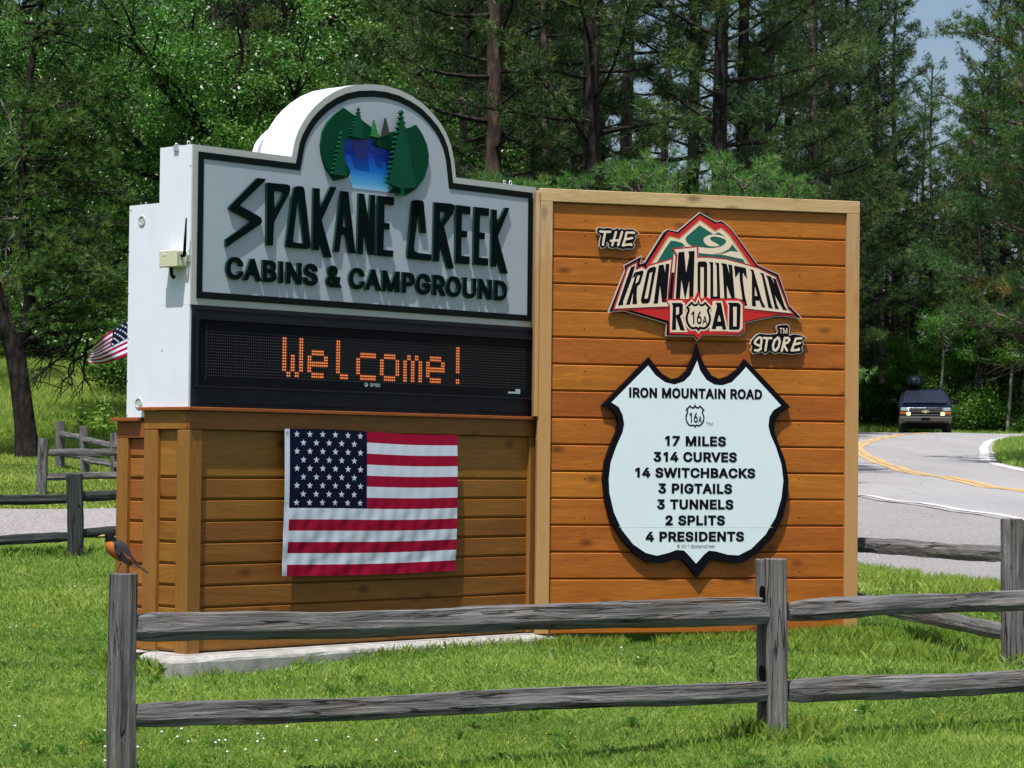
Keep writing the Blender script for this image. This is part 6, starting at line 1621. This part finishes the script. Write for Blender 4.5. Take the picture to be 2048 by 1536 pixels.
# infill rows behind, clear of the road
ROADP = np.array(smooth_poly(near_edge, 6, False) + smooth_poly(far_edge, 6, False)[::-1])
def clash(x, y):
    for dx in (-1.6, 0, 1.6):
        p_ = (x + dx, y); ins = False; j = len(ROADP) - 1
        for i in range(len(ROADP)):
            if (ROADP[i, 1] > p_[1]) != (ROADP[j, 1] > p_[1]) and p_[0] < (ROADP[j, 0] - ROADP[i, 0]) * (p_[1] - ROADP[i, 1]) / (ROADP[j, 1] - ROADP[i, 1]) + ROADP[i, 0]: ins = not ins
            j = i
        if ins: return True
    return False
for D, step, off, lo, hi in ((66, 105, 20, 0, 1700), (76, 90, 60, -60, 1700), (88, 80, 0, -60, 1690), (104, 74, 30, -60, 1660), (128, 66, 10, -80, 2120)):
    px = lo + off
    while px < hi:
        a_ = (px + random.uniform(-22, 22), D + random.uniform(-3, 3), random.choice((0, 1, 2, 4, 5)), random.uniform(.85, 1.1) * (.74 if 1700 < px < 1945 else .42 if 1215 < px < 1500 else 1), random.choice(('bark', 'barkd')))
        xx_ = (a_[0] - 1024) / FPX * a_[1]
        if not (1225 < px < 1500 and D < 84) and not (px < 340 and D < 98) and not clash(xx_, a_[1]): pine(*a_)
        px += step
for a in [(-120, 74, 0, 1.0), (-210, 92, 5, 1.0), (-330, 80, 2, 1.0), (-420, 98, 1, 1.0), (-520, 86, 0, 1.1), (-180, 112, 4, 1.2), (2230, 118, 0, 1.1), (2310, 126, 1, 1.0), (2400, 119, 2, 1.1), (2500, 128, 5, 1.0), (2600, 121, 0, 1.1), (2350, 140, 4, 1.3)]:
    pine(*a, 'bark')
# young bushy pines whose tops show above the sign
for n_, (px, D, i, s) in enumerate([(960, 45, 0, .87), (1035, 46, 1, 1.0), (1115, 45, 0, .87), (1190, 47, 2, .83), (1275, 45, 1, 1.03), (1350, 46, 0, .90), (1425, 47, 2, .84), (1495, 45, 1, 1.03), (1555, 46, 0, .88)]):
    plant('y', 'young_pine', 'young pine', YOUNG[i], px, D, s, None, (M['bark'], M['bark'], M['needley']), 'young yellow green pine', 'young pines just behind the sign')
# broadleaved trees left of and behind the arch
for (px, D, i, s) in [(470, 60, 0, 1.15), (640, 63, 0, 1.1), (300, 64, 1, 1.15), (790, 62, 1, 1.15), (885, 60, 2, 1.2), (395, 59, 2, 1.25)]:
    plant('o', 'oak_tree', 'oak tree', OAKS[i], px, D, s, None, (M['barkd'], M['barkd'], M['oak']), 'spreading bright green oak', 'oaks at the edge of the wood')
for (px, D, i, s) in [(235, 92, 0, 1.2), (95, 94, 0, 1.3), (10, 92, 1, 1.4)]:
    plant('o', 'oak_tree', 'oak tree', OAKS[i], px, D, s, None, (M['barkd'], M['barkd'], M['oak']), 'shaded oak with green leaves', 'oaks at the edge of the wood')

# big leaning pine at the left with dead lower limbs
def left_pine():
    rng = np.random.default_rng(77)
    D = 57.0
    b_ = W(52, 906, D)
    e = empty('leaning_pine', b_, 'large dark trunked pine leaning left on the lawn with bare dead lower limbs', 'pine tree')
    Q = lambda px, py, dd=0: np.array(W(px, py, D + dd) - b_)
    tp = np.array([Q(56, 925), Q(50, 850), Q(40, 770), Q(30, 700), Q(10, 650), Q(-20, 560), Q(-40, 430), Q(-30, 200), Q(0, -50)])
    paths = [(tp, np.array([.30, .235, .22, .23, .21, .20, .17, .14, .10]))]
    fork = np.array([Q(34, 700), Q(50, 660), Q(60, 600), Q(48, 480), Q(42, 330), Q(60, 150), Q(90, -40)])
    paths.append((fork, np.array([.16, .15, .13, .11, .10, .08, .05])))
    link('trunk', mesh_np('trunk', *tube_np(paths, 12), smooth=True), M['barkd'], e)
    lim = []; dead = []; pos = []; dr = []
    def limb(pts, r0, foliage=0, coll=lim, twigs=6):
        pts = np.array([Q(*p) for p in pts]); pts = np.array([np.interp(np.linspace(0, len(pts) - 1, 12), np.arange(len(pts)), pts[:, c]) for c in range(3)]).T
        pts[1:-1] += rng.normal(0, .03, (10, 3)); coll.append((pts, np.linspace(r0, r0 * .2, 12)))
        for _ in range(twigs):
            i = rng.integers(3, 12); d = unit(pts[i] - pts[i - 2] + rng.normal(0, .25, 3)); l = rng.uniform(.25, .8)
            coll.append((np.array([pts[i], pts[i] + d * l * .5, pts[i] + d * l + [0, 0, -.08]]), np.array([.014, .01, .004])))
        for _ in range(foliage):
            t = rng.uniform(.15, 1) * 11; i = int(t); c = pts[min(i, 11)] + rng.normal(0, .28, 3) * [1, 1, .6]
            for q_ in range(7):
                o_ = rng.normal(0, 1, 3) * [1, 1, .7]; pos.append(c + o_ * .12); dr.append(unit(o_ + [0, 0, .4]))
    limb([(45, 690), (90, 668), (160, 657), (215, 660)], .10, 10)
    limb([(50, 655), (110, 640), (180, 610), (240, 600)], .06, 30)
    for k_ in range(92):
        h = rng.uniform(-60, 640); sd = rng.choice((-1, 1), p=(.3, .7)); l = rng.uniform(90, 235) * (1 if sd > 0 else .7)
        x0 = 45 if sd > 0 else -20
        limb([(x0, h, 0), (x0 + sd * l * .5, h + rng.uniform(-35, 15), rng.uniform(-1, 1)), (x0 + sd * l, h + rng.uniform(-50, 50), rng.uniform(-2.2, 2.2))], .04, 11, twigs=2)
    # bleached dead boughs
    for pts in ([(65, 440), (90, 480), (102, 520), (92, 565)], [(65, 440), (80, 455), (120, 500), (140, 535)], [(60, 500), (130, 470), (200, 450)], [(100, 490), (150, 500), (190, 530), (220, 540)], [(50, 430), (20, 440), (0, 435)],
                [(0, 200), (20, 240), (34, 290), (30, 340)], [(20, 300), (60, 330), (90, 360)], [(30, 470), (10, 500), (12, 560)], [(90, 470), (150, 478), (185, 468)], [(70, 520), (110, 560), (125, 580)], [(30, 400), (70, 385), (120, 400), (150, 395)]):
        limb(pts, .035, 0, dead, 5)
    # broken limb hanging to the ground, right of the trunk
    for pts in ([(150, 660), (130, 690), (95, 735), (65, 762)], [(160, 660), (150, 720), (140, 770)], [(175, 680), (170, 740), (160, 800)], [(120, 700), (90, 700), (80, 740)], [(185, 690), (140, 735), (120, 790)], [(165, 665), (120, 720), (70, 750)]):
        limb([(p[0], p[1], rng.uniform(-.6, .6)) for p in pts], .04, 0, lim, 12)
    tag(link('limbs', mesh_np('limbs', *tube_np(lim, 5)), M['barkd'], e), kind='stuff')
    tag(link('dead_boughs', mesh_np('dead_boughs', *tube_np(dead, 5)), M['twig'], e), kind='stuff')
    pos_ = np.array(pos); v, f, r = tufts(pos_, unit(np.array(dr)), rng.uniform(.14, .19, len(pos_)), 13, .013, rng, np.clip(.5 + rng.normal(0, .22, len(pos_)), 0, 1))
    tag(link('crown', mesh_np('crown', v, f, attr=r), M['needley'], e), kind='stuff')
left_pine()

# leaning birches and understorey at the right
for n_, (px, D, rz, lean, lb) in enumerate([(2010, 110, .4, .12, 'slim pale birch leaning left, right of the car'), (1882, 110, 2., .03, 'thin pale birch standing behind the car roof'), (2046, 112, 1., -.03, 'thin pale birch at the right edge of the picture')]):
    e = plant('b', 'birch_tree', 'birch', BIRCH, px, D, .95, rz, (M['birch'], M['birch'], M['bush']), label=lb)
    e.rotation_euler.y += lean
rb_ = random.Random(9)
nb_ = 0
for D, lo, hi, step in ((111, 1900, 2110, 40), (116, 1700, 2100, 34), (123, 1690, 2110, 36)):
    px = lo
    while px < hi:
        i = rb_.randrange(3)
        plant('u', 'bush', 'bush', BUSHES[i], px + rb_.uniform(-10, 10), D + rb_.uniform(-1.5, 1.5), rb_.uniform(.9, 1.9), None, (M['barkd'], M['bush']), 'bright understorey bush', 'bushes under the pines beyond the road', names=('stems', 'foliage'))
        px += step
for D, lo, hi, step in ((112, 1700, 2100, 62), (120, 1700, 2120, 60)):
    px = lo
    while px < hi:
        plant('u', 'small_broadleaf_tree', 'small tree', OAKS[2], px + rb_.uniform(-15, 15), D, rb_.uniform(.6, .95), None, (M['barkd'], M['barkd'], M['bush']), 'small bright leaved tree', 'small trees under the pines beyond the road')
        px += step
for (px, D, i, s) in [(120, 88, 1, 1.5), (170, 84, 0, 1.4), (225, 78, 1, 1.2), (262, 74, 2, 1.6), (290, 72, 1, 1.3), (20, 88, 1, 1.6), (350, 66, 1, 1.2), (70, 90, 0, 1.7)]:
    plant('u', 'bush', 'bush', BUSHES[i], px, D, s, None, (M['barkd'], M['oak']), 'dark green meadow bush', 'bushes along the meadow top', names=('stems', 'foliage'))

# mullein plants in the meadow
def mullein(px, py, D, h, lb, seed):
    p = W(px, py, D); r = random.Random(seed)
    e = empty('mullein_plant', p, lb, 'mullein'); s_ = MB().tube([(0, 0, -.1), (.01, 0, h * .6), (0, .01, h)], [.02, .016, .03], 7); s_.build('stem', M['shrub'], e)
    nl = 22
    vs = []; fs = []
    for i in range(nl):
        t = i / nl; az = i * 2.4; z = h * (.03 + .9 * t); L = .34 * (1 - t)**.7 + .07; w = L * .22
        m = MB(); d = V((cos(az), sin(az), 0)); sd = V((-sin(az), cos(az), 0)); up_ = .55 - .2 * t
        pts = []
        for k_, (a, ww) in enumerate(((0, .3), (.35, 1), (.7, .8), (1, .05))):
            c = V((0, 0, z)) + d * L * a + V((0, 0, L * (up_ * a * 1.6 - a * a * .7))); pts += [c - sd * w * ww, c, c + sd * w * ww]
            pts[-2].z -= w * .3
        m.add(pts, [(j * 3 + q_, j * 3 + q_ + 1, j * 3 + q_ + 4, j * 3 + q_ + 3) for j in range(3) for q_ in range(2)], smooth=True)
        me = m.mesh('leaf'); at = me.attributes.new('rnd', 'FLOAT', 'FACE'); at.data.foreach_set('value', [r.random()] * len(me.polygons))
        link('leaf', me, M['shrub'], e)
mullein(208, 866, 56, .80, 'larger broad leaved mullein plant in the meadow close to the cabinet', 1)
mullein(163, 853, 57, .62, 'smaller spindly mullein plant in the meadow, left of the larger one', 2)

# ================================================================== GRASS
def frustum_pts(n, d0, d1, x0px, x1px, rng, margin=.8):
    D = np.sqrt(rng.uniform(d0**2, d1**2, n))
    a0 = (x0px - 1024) / FPX; a1 = (x1px - 1024) / FPX
    x = D * rng.uniform(a0, a1, n) + rng.uniform(-margin, margin, n)
    return x, D
def poly_mask(x, y, poly):
    poly = np.asarray(poly); ins = np.zeros(len(x), bool); j = len(poly) - 1
    for i in range(len(poly)):
        c = ((poly[i, 1] > y) != (poly[j, 1] > y)) & (x < (poly[j, 0] - poly[i, 0]) * (y - poly[i, 1]) / (poly[j, 1] - poly[i, 1] + 1e-12) + poly[i, 0])
        ins ^= c; j = i
    return ins
shp = np.array(smooth_poly(sh_near, 6, False) + smooth_poly(sh_far, 6, False)[::-1])
rdp = np.array(smooth_poly(near_edge, 6, False) + smooth_poly(far_edge, 6, False)[::-1])
def local_box_mask(x, y, Fr, x0, x1, y0, y1):
    d = np.stack([x - Fr.M.translation.x, y - Fr.M.translation.y], -1)
    u = np.array([Fr.M[0][0], Fr.M[1][0]]); m = np.array([Fr.M[0][1], Fr.M[1][1]])
    a = d @ u; b = d @ m
    return (a > x0) & (a < x1) & (b > y0) & (b < y1)
def fbm(x, y, s, seed):
    r = np.random.default_rng(seed); o = np.zeros(len(x))
    for i in range(7):
        a = r.uniform(0, 6.28); f = s * 1.55**i; o += np.sin((x * cos(a) + y * sin(a)) * f + r.uniform(0, 6.28)) / 1.35**i
    return o / 3
def grass(name, x, y, h, w, mat, rng, bendk=.35, rnd=None, lean=.35, flat=None):
    keep = ~poly_mask(x, y, shp) & ~poly_mask(x, y, rdp)
    keep &= ~local_box_mask(x, y, B, -.12, BWD + .05, -.10, yR + .1) & ~local_box_mask(x, y, P, .0, PW, .0, .12)
    x, y, h = x[keep], y[keep], h[keep]; n = len(x)
    rn = rnd[keep] if rnd is not None else rng.random(n)
    w = w[keep] if isinstance(w, np.ndarray) else np.full(n, w)
    z = zg(x, y) - .004
    az = rng.uniform(0, 2 * pi, n); ln = np.abs(rng.normal(0, lean, n))
    d = np.stack([np.cos(az) * ln, np.sin(az) * ln, np.ones(n)], -1); d = unit(d)
    fa = rng.uniform(0, pi, n) ; side = np.stack([np.cos(fa), np.sin(fa) * .7, np.zeros(n)], -1) * w[:, None] * .5
    p = np.stack([x, y, z], -1)
    mid = p + d * h[:, None] * .55
    tip = mid + unit(d + np.stack([np.cos(az), np.sin(az), -np.ones(n) * .3], -1) * bendk * rng.random(n)[:, None] * 2) * h[:, None] * .5
    v = np.stack([p - side, p + side, mid + side * .7, tip], 1).reshape(-1, 3)
    b = np.arange(n)[:, None] * 4
    f = np.concatenate([b + np.array([[0, 1, 2]]), b + np.array([[0, 2, 3]])], 0)
    me = mesh_np(name, v, f, attr=np.tile(rn, 2))
    return tag(link(name, me, mat), kind='stuff')
rg = np.random.default_rng(5)
def lawn(n, d0, d1, a, b, hs, w, name='lawn_grass', margin=.6):
    x, y = frustum_pts(n, d0, d1, a, b, rg, margin)
    t = fbm(x, y, 2.2, 3); t2 = fbm(x, y, .7, 8)
    h = (hs * rg.uniform(.5, 1.35, len(x))) * (1 + .30 * t2 + .25 * t) * np.where(rg.random(len(x)) < .02, 1.9, 1)
    rn = np.clip(.40 + .14 * t + .18 * t2 + .12 * fbm(x, y, 6, 15) + rg.normal(0, .20, len(x)), 0, 1)
    return grass(name, x, y, h, w * rg.uniform(.6, 1.5, len(x)), M['grass'], rg, rnd=rn, lean=.95)
lawn(250000, 10.2, 14.5, -80, 2130, .030, .0040)
lawn(190000, 14.5, 20, -80, 2130, .036, .0052)
lawn(70000, 20, 33, -120, 420, .055, .008)
lawn(30000, 20, 30, 1650, 2120, .055, .008)
lawn(50000, 39, 60, -120, 420, .07, .016)
# longer unmown grass under the rails, round the posts and along the sign
def along_grass(n, A_, B_, spread, hs, w, name='long_grass', mat='grass', lean=.45):
    t = rg.random(n); x = A_[0] + (B_[0] - A_[0]) * t + rg.normal(0, spread, n); y = A_[1] + (B_[1] - A_[1]) * t + rg.normal(0, spread, n)
    keepn = fbm(x, y, 3.1, 21) > -.25
    x, y = x[keepn], y[keepn]
    return grass(name, x, y, hs * rg.uniform(.4, 1.3, len(x)), w, M[mat], rg, rnd=np.clip(rg.normal(.35, .2, len(x)), 0, 1), lean=lean)
pl_ = (lp_t.x - .9, DL - .68); pr_ = (W(1545, 1300, DR).x, DR); pe_ = (pr_[0] + (pr_[0] - lp_t.x) * .75, DR + (DR - DL) * .6)
along_grass(4600, pl_, pe_, .12, .075, .0042)
fp = B.M @ V((0, -.1, 0)); fq = B.M @ V((BWD, -.1, 0)); fr = P.M @ V((PW + .1, -.05, 0)); fs0 = P.M @ V((0, -.05, 0))
along_grass(3500, (fp.x, fp.y), (fq.x, fq.y), .05, .075, .004); along_grass(7000, (fs0.x, fs0.y), (fr.x, fr.y), .08, .075, .0042)
along_grass(2500, (fr.x - .4, fr.y - .1), (fr.x + .7, fr.y - .3), .18, .10, .005)
along_grass(800, (pr_[0] - .15, pr_[1]), (pr_[0] + .25, pr_[1]), .08, .12, .005)
q1 = W(2024, 1330, 16.7); along_grass(2500, (q1.x - 1.2, 17.4), (q1.x + .5, 16.5), .14, .11, .0055)
fl_ = B.M @ V((-.15, 0, 0)); fk_ = B.M @ V((-.15, yR, 0)); along_grass(1500, (fl_.x, fl_.y), (fk_.x, fk_.y), .06, .11, .006)
e1, e2 = gpt(1716, 1150), gpt(2003, 1190); along_grass(7000, e1[:2] - [0, .4], e2[:2] - [0, .3], .22, .13, .009, mat='meadow')
l1, l2 = W(-40, 1100, 29.3), W(300, 1100, 30.3); along_grass(4000, (l1.x, l1.y), (l2.x, l2.y), .15, .13, .012)
# meadow rising at the left, verge by the road
x, y = frustum_pts(90000, 59, 84, -120, 480, rg); t = fbm(x, y, .5, 4)
grass('meadow_grass', x, y, np.where(y > 62, .34, .15) * rg.uniform(.5, 1.3, len(x)), .018, M['meadow'], rg, rnd=np.clip(.45 + .35 * t + rg.normal(0, .16, len(x)), 0, 1), lean=.5)
x, y = frustum_pts(26000, 101, 116, 1660, 2130, rg); grass('verge_grass', x, y, .42 * rg.uniform(.4, 1.3, len(x)), .03, M['meadow'], rg, rnd=np.clip(rg.normal(.35, .2, len(x)), 0, 1), lean=.25)
x, y = frustum_pts(24000, 58, 98, 1960, 2160, rg); grass('verge_grass', x, y, .12 * rg.uniform(.5, 1.4, len(x)), .022, M['meadow'], rg, rnd=np.clip(rg.normal(.4, .2, len(x)), 0, 1), lean=.4)
# clover leaves and flowers, dandelions
x, y = frustum_pts(16000, 10.2, 16, -80, 2130, rg); t = fbm(x, y, 1.3, 31) > .1; x, y = x[t], y[t]
pos = np.stack([x, y, zg(x, y) + rg.uniform(.01, .035, len(x))], -1)
v, f, r = leaves(pos, np.full(len(pos), .008), rg, rg.random(len(pos)) * .5, up=2.5)
cm = mesh_np('clover_leaves', v, f, attr=r); tag(link('clover_leaves', cm, M['grass']), kind='stuff')
def weeds(n):
    vs = []; fs = []; at = []
    x, y = frustum_pts(n, 10.5, 17, -60, 2110, rg)
    k_ = fbm(x, y, 1.1, 52) > -.1; x, y = x[k_], y[k_]
    for xx, yy in zip(x, y):
        if local_box_mask(np.array([xx]), np.array([yy]), B, -.2, BWD + .1, -.2, yR + .2)[0]: continue
        zz = float(zg(xx, yy)); R_w = rg.uniform(.03, .075); nl = rg.integers(5, 9); c_ = rg.uniform(.1, .75)
        for i in range(nl):
            a = i * 6.283 / nl + rg.uniform(-.3, .3); L_ = R_w * rg.uniform(.7, 1.2); w_ = L_ * .2; e_ = rg.uniform(.35, 1.0)
            d_ = np.array([cos(a), sin(a)]); q_ = np.array([-sin(a), cos(a)]); b = len(vs)
            for t_, ww, hh in ((.1, .3, .005), (.55, 1, L_ * e_ * .75), (1, .15, L_ * e_ * .7)):
                for sg in (-1, 1):
                    p_ = np.array([xx, yy]) + d_ * L_ * t_ + q_ * w_ * ww * sg; vs.append((p_[0], p_[1], zz + hh + .008))
            fs += [(b, b + 1, b + 3, b + 2), (b + 2, b + 3, b + 5, b + 4)]; at += [c_, c_]
    return tag(link('lawn_weeds', mesh_np('lawn_weeds', vs, np.array(fs), attr=at), M['bush']), kind='stuff')
weeds(420)
def flowers(name, pts, rad, mat):
    mb = MB()
    for (px, py) in pts:
        g_ = gpt(px, py); z = g_[2] + rg.uniform(.035, .06)
        n_ = 7; vs = [(g_[0], g_[1], z + rad)]
        for j, (rr_, zz_) in enumerate(((.75, .75), (1, .2), (.7, -.4))):
            vs += [(g_[0] + rad * rr_ * cos(2 * pi * k_ / n_ + j), g_[1] + rad * rr_ * sin(2 * pi * k_ / n_ + j), z + rad * zz_) for k_ in range(n_)]
        fs = [(0, 1 + k_, 1 + (k_ + 1) % n_) for k_ in range(n_)]
        for j in range(2): fs += [(1 + j * n_ + k_, 1 + (j + 1) * n_ + k_, 1 + (j + 1) * n_ + (k_ + 1) % n_, 1 + j * n_ + (k_ + 1) % n_) for k_ in range(n_)]
        mb.add(vs, fs)
        mb.add([(g_[0] - .001, g_[1], g_[2]), (g_[0] + .001, g_[1], g_[2]), (g_[0], g_[1], z)], [(0, 1, 2)])
    return tag(mb.build(name, mat), kind='stuff')
rf_ = random.Random(44)
cp = [(rf_.gauss(430, 210), rf_.gauss(1500, 26)) for _ in range(26)] + [(rf_.uniform(0, 2048), rf_.uniform(1300, 1530)) for _ in range(14)] + [(150, 1186), (172, 1193), (20, 1267), (32, 1268)]
flowers('clover_flowers', [p_ for p_ in cp if p_[1] < 1560], .007, M['clover'])
flowers('small_yellow_flowers', [(rf_.uniform(0, 2048), rf_.uniform(1300, 1530)) for _ in range(60)] + [(205, 1312), (1140, 1490)], .0045, M['yellow'])
g_ = gpt(70, 1268)
dn = empty('dandelion', V(g_), 'single yellow dandelion flower in the lawn left of the corner post', 'flower')
mb = MB(); n_ = 14
for j in range(3):
    for k_ in range(n_):
        a = 2 * pi * k_ / n_ + j * .2; R_f = .022 - .006 * j
        mb.add([(.003 * cos(a - .5), .003 * sin(a - .5), .05 + .004 * j), (.003 * cos(a + .5), .003 * sin(a + .5), .05 + .004 * j), (R_f * cos(a), R_f * sin(a), .056 + .005 * j)], [(0, 1, 2)])
mb.build('petals', M['yellow'], dn); MB().tube([(0, 0, 0), (.002, 0, .05)], .0018, 5).build('stem', M['grass'], dn)
# loose stones on the gravel
x, y = frustum_pts(1800, 22, 41, 1600, 2120, rg); k_ = poly_mask(x, y, shp); x, y = x[k_], y[k_]
x2, y2 = frustum_pts(5000, 32, 41, -100, 420, rg, .3); k_ = poly_mask(x2, y2, shp); x = np.r_[x, x2[k_]]; y = np.r_[y, y2[k_]]
s_ = rg.uniform(.005, .016, len(x)); z = zg(x, y) + .012
base_v = np.array([(1, 0, 0), (-.5, .85, 0), (-.5, -.85, 0), (0, 0, .9)])
a = rg.uniform(0, 6.28, len(x)); ca, sa = np.cos(a), np.sin(a)
bv = base_v[None] * s_[:, None, None]; vx = bv[..., 0] * ca[:, None] - bv[..., 1] * sa[:, None]; vy = bv[..., 0] * sa[:, None] + bv[..., 1] * ca[:, None]
v = np.stack([vx + x[:, None], vy + y[:, None], bv[..., 2] + z[:, None]], -1).reshape(-1, 3)
bi = np.arange(len(x))[:, None] * 4
f = np.concatenate([bi + np.array([[0, 1, 3]]), bi + np.array([[1, 2, 3]]), bi + np.array([[2, 0, 3]])], 0)
tag(link('loose_stones', mesh_np('loose_stones', v, f, attr=np.tile(rg.random(len(x)), 3)), paint('pale_stone', (.30, .275, .265), .95, var=.5, spec=.1)), kind='stuff')
print('DONE BUILD', len(bpy.data.objects))
